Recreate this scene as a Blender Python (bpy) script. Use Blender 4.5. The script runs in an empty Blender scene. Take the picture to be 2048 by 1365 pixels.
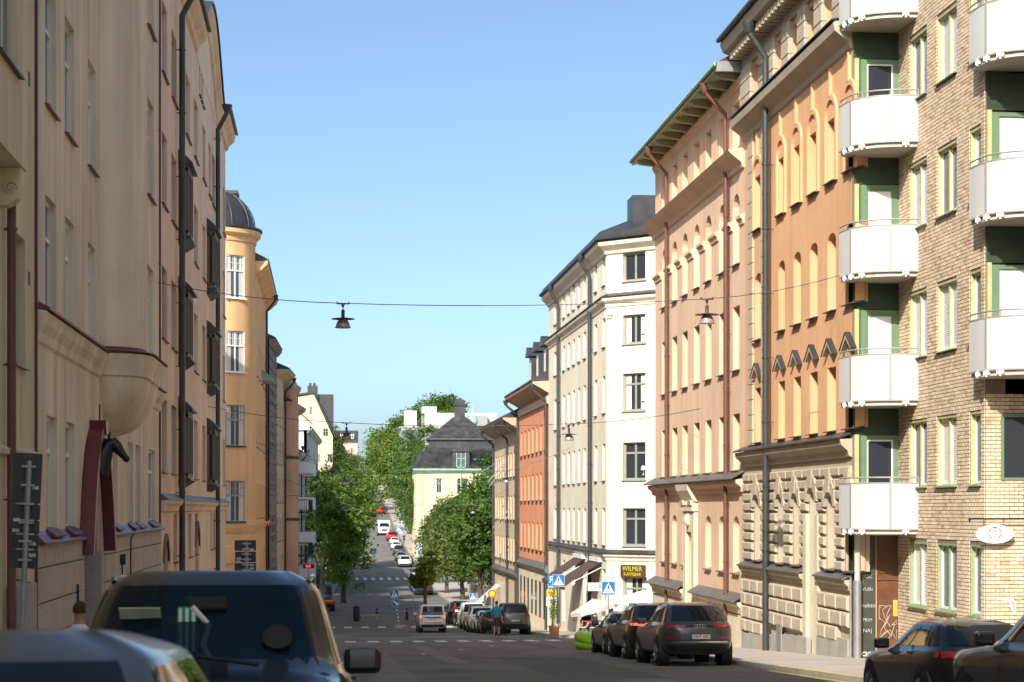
import bpy, bmesh, math, random
from mathutils import Vector, Matrix, Euler
R = math.radians
random.seed(7)
SC = bpy.context.scene

# ---------------------------------------------------------------- camera
FPX, CX, HORIZON = 3700.0, 1024.0, 1017.0          # focal length and horizon row in photo pixels
YAW = math.atan((CX - 655.0) / FPX)                # street runs along +Y, camera looks a little right of it
SY, CY = math.sin(YAW), math.cos(YAW)
cam = bpy.data.cameras.new('camera')
cam.sensor_width = 36.0
cam.lens = FPX / 2048.0 * 36.0
cam.shift_y = (HORIZON - 682.5) / 2048.0
cam.clip_start, cam.clip_end = 0.1, 5000.0
cam.dof.use_dof = True
cam.dof.focus_distance = 60.0
cam.dof.aperture_fstop = 4.5
camo = bpy.data.objects.new('camera', cam)
SC.collection.objects.link(camo)
camo.rotation_euler = (R(90), 0, -YAW)
SC.camera = camo

# ---------------------------------------------------------------- sky, sun, exposure
SUN_DIR = Vector((1.0, 2.0, -1.53)).normalized()   # the way the light travels
world = bpy.data.worlds.new('World'); SC.world = world
world.use_nodes = True
wn = world.node_tree
sky = wn.nodes.new('ShaderNodeTexSky')
sky.sky_type = 'NISHITA'; sky.sun_disc = False
sky.sun_elevation = math.asin(-SUN_DIR.z)
sky.sun_rotation = math.atan2(-SUN_DIR.x, -SUN_DIR.y)
sky.air_density = 0.6; sky.dust_density = 2.2; sky.ozone_density = 2.5; sky.altitude = 30
bg = wn.nodes['Background']; bg.inputs['Strength'].default_value = 0.073
wb = wn.nodes.new('ShaderNodeVectorMath'); wb.operation = 'MULTIPLY'; wb.inputs[1].default_value = (0.99, 1.025, 0.93)   # white balance of the whole sky
wn.links.new(sky.outputs[0], wb.inputs[0]); wn.links.new(wb.outputs[0], bg.inputs['Color'])
sun = bpy.data.lights.new('sun', 'SUN')
sun.energy = 2.0; sun.angle = R(0.5); sun.color = (1.0, 0.93, 0.82)
suno = bpy.data.objects.new('sun', sun); SC.collection.objects.link(suno)
suno.rotation_euler = SUN_DIR.to_track_quat('-Z', 'Y').to_euler()
suno.location = (-30, -60, 60)
SC.view_settings.view_transform = 'Standard'; SC.view_settings.look = 'None'
SC.view_settings.gamma = 1.0; SC.view_settings.use_curve_mapping = False
SC.view_settings.exposure = 1.74
SC.cycles.max_bounces = 6; SC.cycles.transparent_max_bounces = 8
SC.cycles.use_denoising = True

# ---------------------------------------------------------------- pixel helpers (a pixel is a direction only)
def ray(px, py=HORIZON):
    u, v = (px - CX) / FPX, (HORIZON - py) / FPX
    return Vector((u * CY + SY, CY - u * SY, v))
def onX(px, X, py=HORIZON):            # where the ray meets the wall plane x = X
    r = ray(px, py); return r * (X / r.x)
def onY(px, Y, py=HORIZON):
    r = ray(px, py); return r * (Y / r.y)
def Yw(px, X): return onX(px, X).y
def Zw(px, py, X): return onX(px, X, py).z

# ground profile along the street: falls to a dip, then climbs
PROF = [(-80, 1.2), (-40, 0.2), (0, -1.7), (13.5, -2.4), (48, -4.16), (104, -7.15), (122, -8.2), (150, -9.05), (200, -9.55), (235, -9.3),
        (270, -8.4), (355, -4.9), (440, 0.3), (518, 5.4), (600, 11.5), (700, 17), (1600, 30)]
def gz(y):
    if y <= PROF[0][0]: return PROF[0][1]
    for (a, za), (b, zb) in zip(PROF, PROF[1:]):
        if y <= b:
            return za + (zb - za) * (y - a) / (b - a)
    return PROF[-1][1]
def slope(y): return (gz(y + 2) - gz(y - 2)) / 4.0

# ---------------------------------------------------------------- materials
MATS = {}
def _nt(name):
    m = bpy.data.materials.new(name); m.use_nodes = True
    return m, m.node_tree, m.node_tree.nodes['Principled BSDF']
def mat(name, col, rough=0.8, var=0.12, scale=1.5, bump=0.0, bscale=40.0, metal=0.0, streak=0.0, spec=0.4, coat=0.0, emit=None, estr=0.0, fine=0.0):
    if name in MATS: return MATS[name]
    m, t, p = _nt(name)
    N, L = t.nodes.new, t.links.new
    p.inputs['Roughness'].default_value = rough
    p.inputs['Metallic'].default_value = metal
    p.inputs['Specular IOR Level'].default_value = spec
    p.inputs['Coat Weight'].default_value = coat
    p.inputs['Coat Roughness'].default_value = 0.04
    c = tuple(col) + (1,)
    p.inputs['Base Color'].default_value = c
    tc = N('ShaderNodeTexCoord')
    geo = N('ShaderNodeNewGeometry')
    cur = None
    def mul(fac_socket, lo, hi, prev):
        mr = N('ShaderNodeMapRange'); mr.inputs[1].default_value = 0.3; mr.inputs[2].default_value = 0.7
        mr.inputs[3].default_value = lo; mr.inputs[4].default_value = hi
        L(fac_socket, mr.inputs[0])
        mx = N('ShaderNodeVectorMath'); mx.operation = 'SCALE'
        if prev is None: mx.inputs[0].default_value = col
        else: L(prev, mx.inputs[0])
        L(mr.outputs[0], mx.inputs['Scale'])
        return mx.outputs[0]
    if var > 0:
        n = N('ShaderNodeTexNoise'); n.inputs['Scale'].default_value = scale; n.inputs['Detail'].default_value = 6; n.inputs['Roughness'].default_value = 0.6
        L(geo.outputs['Position'], n.inputs['Vector'])
        cur = mul(n.outputs[0], 1 - var, 1 + var, cur)
    if streak > 0:
        mp = N('ShaderNodeMapping'); mp.inputs['Scale'].default_value = (2.2, 2.2, 0.12)
        L(geo.outputs['Position'], mp.inputs['Vector'])
        n = N('ShaderNodeTexNoise'); n.inputs['Scale'].default_value = 1.0; n.inputs['Detail'].default_value = 5
        L(mp.outputs[0], n.inputs['Vector'])
        cur = mul(n.outputs[0], 1 - streak, 1 + streak * 0.5, cur)
    if fine > 0:
        n = N('ShaderNodeTexNoise'); n.inputs['Scale'].default_value = 60; n.inputs['Detail'].default_value = 3
        L(geo.outputs['Position'], n.inputs['Vector'])
        cur = mul(n.outputs[0], 1 - fine, 1 + fine, cur)
    if cur is not None: L(cur, p.inputs['Base Color'])
    if bump > 0:
        n = N('ShaderNodeTexNoise'); n.inputs['Scale'].default_value = bscale; n.inputs['Detail'].default_value = 4
        L(geo.outputs['Position'], n.inputs['Vector'])
        b = N('ShaderNodeBump'); b.inputs['Strength'].default_value = bump; b.inputs['Distance'].default_value = 0.02
        L(n.outputs[0], b.inputs['Height']); L(b.outputs[0], p.inputs['Normal'])
    if emit:
        p.inputs['Emission Color'].default_value = tuple(emit) + (1,); p.inputs['Emission Strength'].default_value = estr
    MATS[name] = m
    return m
def plaster(name, col, streak=0.10): return mat(name, col, 0.9, 0.10, 0.35, 0.25, 55, streak=streak * 1.4, spec=0.2, fine=0.04)
def permat(name, cols, rough=0.85, bump=0.3):
    """colour differs from piece to piece (random per mesh island)"""
    if name in MATS: return MATS[name]
    m, t, p = _nt(name); N, L = t.nodes.new, t.links.new
    g = N('ShaderNodeNewGeometry'); rp = N('ShaderNodeValToRGB'); rp.color_ramp.interpolation = 'LINEAR'
    el = rp.color_ramp.elements
    for i, c in enumerate(cols):
        e = el[i] if i < 2 else el.new(0.5)
        e.position = i / (len(cols) - 1); 
    for i, c in enumerate(cols):
        el[i].position = i / (len(cols) - 1); el[i].color = tuple(c) + (1,)
    L(g.outputs['Random Per Island'], rp.inputs[0])
    n = N('ShaderNodeTexNoise'); n.inputs['Scale'].default_value = 14; n.inputs['Detail'].default_value = 5
    L(g.outputs['Position'], n.inputs['Vector'])
    mr = N('ShaderNodeMapRange'); mr.inputs[1].default_value = 0.3; mr.inputs[2].default_value = 0.7; mr.inputs[3].default_value = 0.85; mr.inputs[4].default_value = 1.12
    L(n.outputs[0], mr.inputs[0])
    mx = N('ShaderNodeVectorMath'); mx.operation = 'SCALE'; L(rp.outputs[0], mx.inputs[0]); L(mr.outputs[0], mx.inputs['Scale'])
    n3 = N('ShaderNodeTexNoise'); n3.inputs['Scale'].default_value = 0.7; n3.inputs['Detail'].default_value = 5; L(g.outputs['Position'], n3.inputs['Vector'])
    m3 = N('ShaderNodeMapRange'); m3.inputs[1].default_value = 0.3; m3.inputs[2].default_value = 0.7; m3.inputs[3].default_value = 0.88; m3.inputs[4].default_value = 1.07; L(n3.outputs[0], m3.inputs[0])
    mx3 = N('ShaderNodeVectorMath'); mx3.operation = 'SCALE'; L(mx.outputs[0], mx3.inputs[0]); L(m3.outputs[0], mx3.inputs['Scale'])
    L(mx3.outputs[0], p.inputs['Base Color'])
    b = N('ShaderNodeBump'); b.inputs['Strength'].default_value = bump; b.inputs['Distance'].default_value = 0.015
    n2 = N('ShaderNodeTexNoise'); n2.inputs['Scale'].default_value = 60; L(g.outputs['Position'], n2.inputs['Vector'])
    L(n2.outputs[0], b.inputs['Height']); L(b.outputs[0], p.inputs['Normal'])
    p.inputs['Roughness'].default_value = rough; p.inputs['Specular IOR Level'].default_value = 0.25
    MATS[name] = m; return m
def glassmat(name, tint=(0.02, 0.025, 0.03), clear=0.0, rough=0.02):
    """window glass: a mirror-like coat over a dark room; CLEAR lets part of it see through"""
    if name in MATS: return MATS[name]
    m, t, p = _nt(name); N, L = t.nodes.new, t.links.new
    p.inputs['Base Color'].default_value = tuple(tint) + (1,); p.inputs['Roughness'].default_value = rough
    p.inputs['Specular IOR Level'].default_value = 0.32
    if clear > 0:
        tr = N('ShaderNodeBsdfTransparent'); tr.inputs[0].default_value = (0.75, 0.85, 0.85, 1)
        mx = N('ShaderNodeMixShader'); mx.inputs[0].default_value = clear
        L(p.outputs[0], mx.inputs[1]); L(tr.outputs[0], mx.inputs[2])
        L(mx.outputs[0], t.nodes['Material Output'].inputs[0])
    MATS[name] = m; return m
def leafmat(name, c1, c2):
    if name in MATS: return MATS[name]
    m, t, p = _nt(name); N, L = t.nodes.new, t.links.new
    g = N('ShaderNodeNewGeometry'); rp = N('ShaderNodeValToRGB')
    rp.color_ramp.elements[0].color = tuple(c1) + (1,); rp.color_ramp.elements[1].color = tuple(c2) + (1,)
    L(g.outputs['Random Per Island'], rp.inputs[0])
    L(rp.outputs[0], p.inputs['Base Color']); p.inputs['Roughness'].default_value = 0.5; p.inputs['Specular IOR Level'].default_value = 0.3
    tl = N('ShaderNodeBsdfTranslucent')
    sc = N('ShaderNodeVectorMath'); sc.operation = 'MULTIPLY'; sc.inputs[1].default_value = (1.5, 1.5, 0.5); L(rp.outputs[0], sc.inputs[0]); L(sc.outputs[0], tl.inputs[0])
    mx = N('ShaderNodeMixShader'); mx.inputs[0].default_value = 0.35
    L(p.outputs[0], mx.inputs[1]); L(tl.outputs[0], mx.inputs[2]); L(mx.outputs[0], t.nodes['Material Output'].inputs[0])
    MATS[name] = m; return m

# ---------------------------------------------------------------- mesh builder
class MB:
    def __init__(s): s.v, s.f, s.mi, s.cur = [], [], [], 0
    def add(s, vs, fs):
        o = len(s.v); s.v += [tuple(p) for p in vs]
        s.f += [tuple(i + o for i in q) for q in fs]; s.mi += [s.cur] * len(fs); return s
    def quad(s, a, b, c, d): return s.add([a, b, c, d], [(0, 1, 2, 3)])
    def poly(s, pts): return s.add(pts, [tuple(range(len(pts)))])
    def box(s, x0, x1, y0, y1, z0, z1, skip=()):
        v = [(x0, y0, z0), (x1, y0, z0), (x1, y1, z0), (x0, y1, z0), (x0, y0, z1), (x1, y0, z1), (x1, y1, z1), (x0, y1, z1)]
        F = {'b': (0, 3, 2, 1), 't': (4, 5, 6, 7), 'f': (0, 1, 5, 4), 'r': (1, 2, 6, 5), 'k': (2, 3, 7, 6), 'l': (3, 0, 4, 7)}
        return s.add(v, [q for k, q in F.items() if k not in skip])
    def prism(s, prof, axis, a, b):
        """polygon PROF extruded from a to b; axis 0: prof=(y,z) along x; 1: (x,z) along y; 2: (x,y) along z"""
        def P(p, t): return {0: (t, p[0], p[1]), 1: (p[0], t, p[1]), 2: (p[0], p[1], t)}[axis]
        n = len(prof); vs = [P(p, a) for p in prof] + [P(p, b) for p in prof]
        fs = [tuple(range(n))[::-1], tuple(range(n, 2 * n))] + [(i, (i + 1) % n, n + (i + 1) % n, n + i) for i in range(n)]
        return s.add(vs, fs)
    def lathe(s, prof, seg=16, c=(0, 0, 0), cap=True):
        """prof: list of (r, z)"""
        n = len(prof); vs, fs = [], []
        for k in range(seg):
            a = 2 * math.pi * k / seg
            vs += [(c[0] + r * math.cos(a), c[1] + r * math.sin(a), c[2] + z) for r, z in prof]
        for k in range(seg):
            k2 = (k + 1) % seg
            fs += [(k * n + i, k2 * n + i, k2 * n + i + 1, k * n + i + 1) for i in range(n - 1)]
        if cap:
            fs.append(tuple(k * n for k in range(seg))[::-1]); fs.append(tuple(k * n + n - 1 for k in range(seg)))
        return s.add(vs, fs)
    def tube(s, pts, r, seg=8, cap=True):
        pts = [Vector(p) for p in pts]; n = len(pts)
        rs = r if isinstance(r, (list, tuple)) else [r] * n
        vs, fs, up = [], [], None
        for i, p in enumerate(pts):
            d = (pts[min(i + 1, n - 1)] - pts[max(i - 1, 0)]).normalized()
            if up is None: up = Vector((0, 0, 1)) if abs(d.z) < 0.9 else Vector((1, 0, 0))
            a = d.cross(up).normalized(); b = a.cross(d).normalized(); up = b
            vs += [p + (a * math.cos(2 * math.pi * k / seg) + b * math.sin(2 * math.pi * k / seg)) * rs[i] for k in range(seg)]
        for i in range(n - 1):
            fs += [(i * seg + k, i * seg + (k + 1) % seg, (i + 1) * seg + (k + 1) % seg, (i + 1) * seg + k) for k in range(seg)]
        if cap:
            fs.append(tuple(range(seg))[::-1]); fs.append(tuple((n - 1) * seg + k for k in range(seg)))
        return s.add(vs, fs)
    def mesh(s, name, mats, smooth=False):
        me = bpy.data.meshes.new(name)
        me.from_pydata(s.v, [], s.f)
        for m in (mats if isinstance(mats, (list, tuple)) else [mats]): me.materials.append(m)
        if any(s.mi): me.polygons.foreach_set('material_index', s.mi)
        if smooth: me.polygons.foreach_set('use_smooth', [True] * len(me.polygons))
        me.update(); return me
def smooth_by_angle(me, deg=40):
    me.polygons.foreach_set('use_smooth', [True] * len(me.polygons))
    bm = bmesh.new(); bm.from_mesh(me); bmesh.ops.remove_doubles(bm, verts=bm.verts, dist=1e-5)
    bmesh.ops.recalc_face_normals(bm, faces=bm.faces)
    for e in bm.edges:
        if len(e.link_faces) == 2 and e.calc_face_angle(0) > R(deg): e.smooth = False
    bm.to_mesh(me); bm.free(); return me
def bevel(me, w, seg=2, deg=30):
    bm = bmesh.new(); bm.from_mesh(me); bmesh.ops.remove_doubles(bm, verts=bm.verts, dist=1e-5)
    es = [e for e in bm.edges if len(e.link_faces) == 2 and e.calc_face_angle(0) > R(deg)]
    bmesh.ops.bevel(bm, geom=es, offset=w, segments=seg, profile=0.5, affect='EDGES', clamp_overlap=True)
    bm.to_mesh(me); bm.free(); return me
COL = SC.collection
def link(name, me, parent=None, loc=(0, 0, 0), rot=(0, 0, 0), scale=None):
    o = bpy.data.objects.new(name, me); COL.objects.link(o)
    o.parent = parent; o.location = loc; o.rotation_euler = rot
    if scale: o.scale = scale
    return o
def obj(name, mb, mats, parent=None, loc=(0, 0, 0), rot=(0, 0, 0), smooth=None, bev=0):
    me = mb.mesh(name, mats)
    if bev: bevel(me, bev)
    if smooth: smooth_by_angle(me, smooth)
    return link(name, me, parent, loc, rot)
def tag(o, label=None, cat=None, group=None, kind=None):
    if label: o['label'] = label
    if cat: o['category'] = cat
    if group: o['group'] = group
    if kind: o['kind'] = kind
    return o
def thing(name, label, cat, loc=(0, 0, 0), rz=0, group=None, rx=0):
    o = link(name, None, None, loc, (rx, 0, rz)); o.empty_display_size = 0.3
    return tag(o, label, cat, group)
def copy_tree(o, parent=None):
    c = o.copy(); COL.objects.link(c); c.parent = parent
    for ch in list(o.children): copy_tree(ch, c)
    return c
def text_mesh(s, size, mat_, thick=0.004, align='CENTER', bold=0.0):
    cu = bpy.data.curves.new('text', 'FONT'); cu.body = s; cu.size = size; cu.align_x = align; cu.align_y = 'CENTER'; cu.extrude = thick; cu.offset = bold
    o = bpy.data.objects.new('text', cu); COL.objects.link(o)
    dg = bpy.context.evaluated_depsgraph_get(); me = bpy.data.meshes.new_from_object(o.evaluated_get(dg))
    bpy.data.objects.remove(o); me.materials.clear(); me.materials.append(mat_); return me
def skin_mesh(name, verts, edges, radii, mats, subs=2, root=0):
    me = bpy.data.meshes.new(name); me.from_pydata(verts, edges, [])
    o = bpy.data.objects.new(name, me); COL.objects.link(o)
    md = o.modifiers.new('skin', 'SKIN'); md.use_smooth_shade = True
    ss = o.modifiers.new('sub', 'SUBSURF'); ss.levels = subs; ss.render_levels = subs
    for i, sv in enumerate(me.skin_vertices[0].data):
        r = radii[i]; sv.radius = r if isinstance(r, (tuple, list)) else (r, r); sv.use_root = (i == root)
    dg = bpy.context.evaluated_depsgraph_get(); out = bpy.data.meshes.new_from_object(o.evaluated_get(dg))
    bpy.data.objects.remove(o); bpy.data.meshes.remove(me)
    out.materials.clear()
    for m in (mats if isinstance(mats, (list, tuple)) else [mats]): out.materials.append(m)
    out.polygons.foreach_set('use_smooth', [True] * len(out.polygons)); return out

# ---------------------------------------------------------------- facade frames
class Fr:
    """vertical face: local x = along the wall, local y = outward normal, local z = up (world height)"""
    def __init__(s, root, ox, oy, deg):
        s.root, s.o, s.a = root, Vector((ox, oy, 0)), R(deg)
        s.d = Vector((math.cos(s.a), math.sin(s.a), 0)); s.n = Vector((-s.d.y, s.d.x, 0))
    def s_at(s, x, y): return (Vector((x, y, 0)) - s.o).dot(s.d)
    def put(s, name, me, at=(0, 0, 0), parent=None):
        w = s.o + s.d * at[0] + s.n * at[1] + Vector((0, 0, at[2]))
        return link(name, me, parent or s.root, w - s.root.location if not parent else w - s.root.location, (0, 0, s.a))
    def mk(s, name, mb, mats, at=(0, 0, 0), smooth=None, bev=0):
        me = mb.mesh(name, mats)
        if bev: bevel(me, bev)
        if smooth: smooth_by_angle(me, smooth)
        return s.put(name, me, at)
def sub(o, name, me, at=(0, 0, 0), rot=(0, 0, 0)): return link(name, me, o, at, rot)

def wall(fr, s0, s1, z0, z1, ops, m, depth=0.3, name='wall', top=None):
    """front skin with openings (sa, sb, za, zb, rise) and their reveals; z0 may be a function of s"""
    mb = MB()
    zlo = z0 if not callable(z0) else min(z0(s0), z0(s1))
    S = sorted({round(x, 4) for x in [s0, s1] + [q for o in ops for q in o[:2]] if s0 <= x <= s1})
    Z = sorted({round(x, 4) for x in [zlo, z1] + [q for o in ops for q in o[2:4]] if zlo <= x <= z1})
    for a, b in zip(S, S[1:]):
        run = None
        for c, d in zip(Z, Z[1:]):
            ms, mz = (a + b) / 2, (c + d) / 2
            hole = any(o[0] < ms < o[1] and o[2] < mz < o[3] for o in ops)
            if hole:
                if run: mb.quad((a, 0, run[0]), (b, 0, run[0]), (b, 0, run[1]), (a, 0, run[1])); run = None
            else: run = (run[0], d) if run else (c, d)
        if run: mb.quad((a, 0, run[0]), (b, 0, run[0]), (b, 0, run[1]), (a, 0, run[1]))
    for o in ops:
        sa, sb, za, zb = o[:4]; rise = o[4] if len(o) > 4 else 0; dp = -(o[5] if len(o) > 5 else depth)
        pts = [(sb, za), ]
        if rise > 0:
            n = 10; cs = (sa + sb) / 2; hw = (sb - sa) / 2; zs = zb - rise
            arc = [(cs + hw * math.cos(math.pi * k / n), zs + rise * math.sin(math.pi * k / n)) for k in range(n + 1)]
            h = n // 2
            mb.poly([(p[0], 0, p[1]) for p in arc[:h + 1]][::-1] + [(sb, 0, zb)][:0] + [] + [(sb, 0, zb)]) if True else None
            mb.poly([(p[0], 0, p[1]) for p in arc[h:]][::-1] + [(sa, 0, zb)])
            ring = [(sa, za)] + arc[::-1] + [(sb, za)]
        else: ring = [(sa, za), (sa, zb), (sb, zb), (sb, za)]
        for p, q in zip(ring, ring[1:] + ring[:1]):
            mb.quad((p[0], 0, p[1]), (q[0], 0, q[1]), (q[0], dp, q[1]), (p[0], dp, p[1]))
    return fr.mk(name, mb, m)

WCACHE = {}
WRND = random.Random(4)
def window(fr, sa, sb, za, zb, fm, gm, depth=0.22, fw=0.07, cols=2, transom=0.68, sill=None, rise=0, grid=0, curtain=None, sub_parts=True, sill_out=0.09):
    """a window as part of the building: frame mesh > pane, sill"""
    w, h = round(sb - sa, 3), round(zb - za, 3)
    key = (w, h, fm.name, cols, transom, rise, grid, fw)
    if key not in WCACHE:
        mb = MB(); hw = w / 2; t = 0.06
        mb.box(-hw, -hw + fw, 0, t, 0, h); mb.box(hw - fw, hw, 0, t, 0, h)
        mb.box(-hw + fw, hw - fw, 0, t, 0, fw); mb.box(-hw + fw, hw - fw, 0, t, h - fw, h)
        for i in range(1, cols):
            x = -hw + w * i / cols; mb.box(x - fw * .55, x + fw * .55, 0.002, t + .004, fw, h - fw)
        if transom: mb.box(-hw + fw, hw - fw, 0.004, t + .01, h * transom - fw * .5, h * transom + fw * .5)
        for g in range(grid):
            zz = h * transom + (h * (1 - transom)) * (g + 1) / (grid + 1)
            mb.box(-hw + fw, hw - fw, 0.01, t - .01, zz - .015, zz + .015)
        if grid:
            for i in range(1, 5):
                x = -hw + w * i / 5; mb.box(x - .014, x + .014, .011, t - .012, h * transom, h - fw)
        pb = MB().quad((-hw, .02, 0), (hw, .02, 0), (hw, .02, h), (-hw, .02, h))
        WCACHE[key] = (mb.mesh('window', fm), pb)
    fme, pb = WCACHE[key]
    pk = key + (gm.name,)
    if pk not in WCACHE: WCACHE[pk] = pb.mesh('pane', gm)
    o = fr.put('window', fme, ((sa + sb) / 2, -depth - .03, za))
    if sub_parts:
        sub(o, 'pane', WCACHE[pk])
        if curtain is None and WRND.random() < .4: curtain = MATS.get('curtain')
        if curtain:
            ck = ('curtain', w, h, curtain.name)
            if ck not in WCACHE:
                cb = MB(); hw = w / 2
                for sgn in (-1, 1):
                    for i in range(4):
                        x0 = sgn * (hw - .02 - i * w * .07); x1 = sgn * (hw - .02 - (i + 1) * w * .07)
                        cb.quad((x0, .021 + .0 , .05), (x1, .021, .05), (x1, .021, h - .05), (x0, .021, h - .05))
                WCACHE[ck] = cb.mesh('curtain', curtain)
            sub(o, 'curtain', WCACHE[ck], (0, .003, 0))
        if sill:
            sk = ('sill', w, sill.name, sill_out, depth)
            if sk not in WCACHE:
                hw = w / 2 + .05
                WCACHE[sk] = MB().prism([(0.07, .035), (depth + .03 + sill_out, -.03), (depth + .03 + sill_out, -.06), (0.07, -.015)], 0, -hw, hw).mesh('sill', sill)
            sub(o, 'sill', WCACHE[sk])
    return o
def box_part(fr, name, s0, s1, d0, d1, z0, z1, m, bev=0):
    return fr.mk(name, MB().box(s0, s1, d0, d1, z0, z1), m, bev=bev)
def cornice(fr, name, s0, s1, z, prof, m):
    """moulding: prof = list of (out, up) from wall outwards, closed back to the wall"""
    return fr.mk(name, MB().prism([(p[0], p[1]) for p in prof], 0, s0, s1), m, (0, 0, z))
def downpipe(fr, s, z0, z1, m, r=0.06, out=0.16, top=None, name='downpipe'):
    pts = [(s, out, z0)]
    pts += [(s, out, z1 - .5), (s, out, z1 - .25)]
    if top: pts += [(s, out + top * .45, z1 + .1), (s, out + top * .9, z1 + .45), (s, out + top, z1 + .6)]
    mb = MB().tube(pts, r, 10)
    z = z0 + 1.2
    while z < z1 - .6:
        mb.tube([(s, out, z), (s, out, z + .05)], r * 1.25, 10); mb.box(s - .012, s + .012, -.0, out, z + .01, z + .035); z += 2.1
    if top: mb.lathe([(r * 1.1, 0), (r * 2.4, .32), (r * 2.4, .36)], 10, (s, out + top, z1 + .5))
    return fr.mk(name, mb, m, smooth=50)
def body(fr, s0, s1, z0, z1, back, m, front=-0.5, name='building_body'):
    return fr.mk(name, MB().box(s0, s1, -back, front, z0, z1), m)
def intervals(a, b, cuts):
    out = [(a, b)]
    for c, d in cuts:
        nxt = []
        for x, y in out:
            if d <= x or c >= y: nxt.append((x, y)); continue
            if c > x: nxt.append((x, c))
            if d < y: nxt.append((d, y))
        out = nxt
    return [i for i in out if i[1] - i[0] > .02]
# ================================================================= materials used all over
M_ASPH = mat('asphalt', (0.175, 0.160, 0.146), 0.9, 0.24, 0.35, 0.5, 90, spec=0.25, fine=0.18)
M_WALK = mat('paving_concrete', (0.42, 0.375, 0.33), 0.9, 0.14, 0.6, 0.3, 60, fine=0.10)
M_KERB = mat('kerb_granite', (0.33, 0.31, 0.29), 0.85, 0.15, 3, 0.3, 70)
M_EARTH = mat('earth', (0.16, 0.15, 0.12), 0.95, 0.2, 0.05)
M_LINE = mat('road_paint', (0.62, 0.61, 0.58), 0.8, 0.30, 3.0, fine=0.2)
M_YLINE = mat('yellow_paint', (0.70, 0.52, 0.10), 0.8, 0.25, 3.0, fine=0.2)
M_DKMETAL = mat('dark_roof_metal', (0.055, 0.055, 0.06), 0.45, 0.25, 1.2, 0.05, 20, metal=0.3, spec=0.5)
M_GREYMETAL = mat('galvanised_steel', (0.36, 0.37, 0.38), 0.45, 0.12, 4, metal=0.6)
M_BLACK = mat('black_iron', (0.018, 0.018, 0.02), 0.5, 0.1, 5)
M_WHITE = mat('white_paint', (0.80, 0.79, 0.76), 0.55, 0.04, 2)
M_GLASS = glassmat('window_glass', (0.03, 0.036, 0.045))
M_GLASSLIT = glassmat('window_glass_pale', (0.10, 0.12, 0.14))
M_CURT = mat('curtain', (0.62, 0.60, 0.55), 0.9, 0.08, 3)
M_COPPER = mat('plum_sheet_metal', (0.15, 0.035, 0.04), 0.42, 0.15, 2, 0.05, 15, spec=0.5)
M_PIPE_DK = mat('dark_pipe', (0.045, 0.05, 0.05), 0.45, 0.2, 3, spec=0.5)
M_PIPE_BR = mat('brown_pipe', (0.155, 0.068, 0.05), 0.5, 0.15, 3)
M_VERDI = mat('verdigris_copper', (0.30, 0.50, 0.40), 0.7, 0.2, 2)
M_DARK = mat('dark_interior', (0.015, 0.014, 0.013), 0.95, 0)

# ================================================================= ground, road, pavements
YS = [81, 94, -80, -40, -20, 0, 13.5, 30, 48, 66, 85, 104, 113, 122, 136, 150, 175, 200, 220, 235, 252, 270, 310, 355, 400, 440, 480, 518, 560, 600, 650, 700, 900, 1600]
YS.sort()
def lerp_tab(tab, y):
    for (a, va), (b, vb) in zip(tab, tab[1:]):
        if y <= b: return va + (vb - va) * max(0, (y - a)) / (b - a)
    return tab[-1][1]
XL = [(-80, -1.9), (150, -1.9), (200, 0.2), (270, 3.2), (355, 5.4), (518, 7.0), (700, 9.0)]
XR = [(-80, 10.9), (81, 10.9), (94, 11.7), (150, 11.7), (270, 12.8), (355, 13.4), (518, 14.2), (700, 15.5)]
def xl(y): return lerp_tab(XL, y)
def xr(y): return lerp_tab(XR, y)
mb = MB()
GX = [-900, -300, -120, -40, -6, 15, 45, 120, 300, 900]
for (y0, y1) in zip(YS, YS[1:]):
    for a, b in zip(GX, GX[1:]):
        def g(x, y): return gz(y) - 0.14 + (0.0 if abs(x) < 50 else (abs(x) - 50) * 0.012)
        mb.quad((a, y0, g(a, y0)), (b, y0, g(b, y0)), (b, y1, g(b, y1)), (a, y1, g(a, y1)))
tag(obj('ground', mb, M_EARTH), kind='structure')
def strip(name, fl, fr_, y0, y1, dz, m, side=None):
    mb = MB(); ys = sorted({y0, y1, *[y for y in YS if y0 < y < y1]})
    for a, b in zip(ys, ys[1:]):
        mb.quad((fl(a), a, gz(a) + dz), (fr_(a), a, gz(a) + dz), (fr_(b), b, gz(b) + dz), (fl(b), b, gz(b) + dz))
        if side:
            for f in (fl, fr_):
                mb.quad((f(a), a, gz(a) - .13), (f(b), b, gz(b) - .13), (f(b), b, gz(b) + dz), (f(a), a, gz(a) + dz))
    if side:
        for y in (ys[0], ys[-1]):
            mb.quad((fl(y), y, gz(y) - .13), (fr_(y), y, gz(y) - .13), (fr_(y), y, gz(y) + dz), (fl(y), y, gz(y) + dz))
    return tag(obj(name, mb, m), kind='structure')
strip('road', lambda y: xl(y) - .05, lambda y: xr(y) + .05, -80, 690, 0.0, M_ASPH)
strip('side_street', lambda y: -120, lambda y: xl(y) - .05, 91.5, 108.5, -0.002, M_ASPH)
strip('side_street', lambda y: xr(y) + .05, lambda y: 120, 80.5, 93.2, -0.002, M_ASPH)
def walk(y0, y1, left):
    if left:
        strip('pavement', lambda y: min(-5.3, xl(y) - 3.2), lambda y: xl(y) - .16, y0, y1, .12, M_WALK, True)
        strip('kerb', lambda y: xl(y) - .16, lambda y: xl(y), y0, y1, .125, M_KERB, True)
    else:
        strip('pavement', lambda y: xr(y) + .16, lambda y: max(17.3, xr(y) + 3.5), y0, y1, .12, M_WALK, True)
        strip('kerb', lambda y: xr(y), lambda y: xr(y) + .16, y0, y1, .125, M_KERB, True)
walk(-80, 90.0, True); walk(109.5, 690, True); walk(-80, 80, False); walk(93.5, 690, False)
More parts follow.
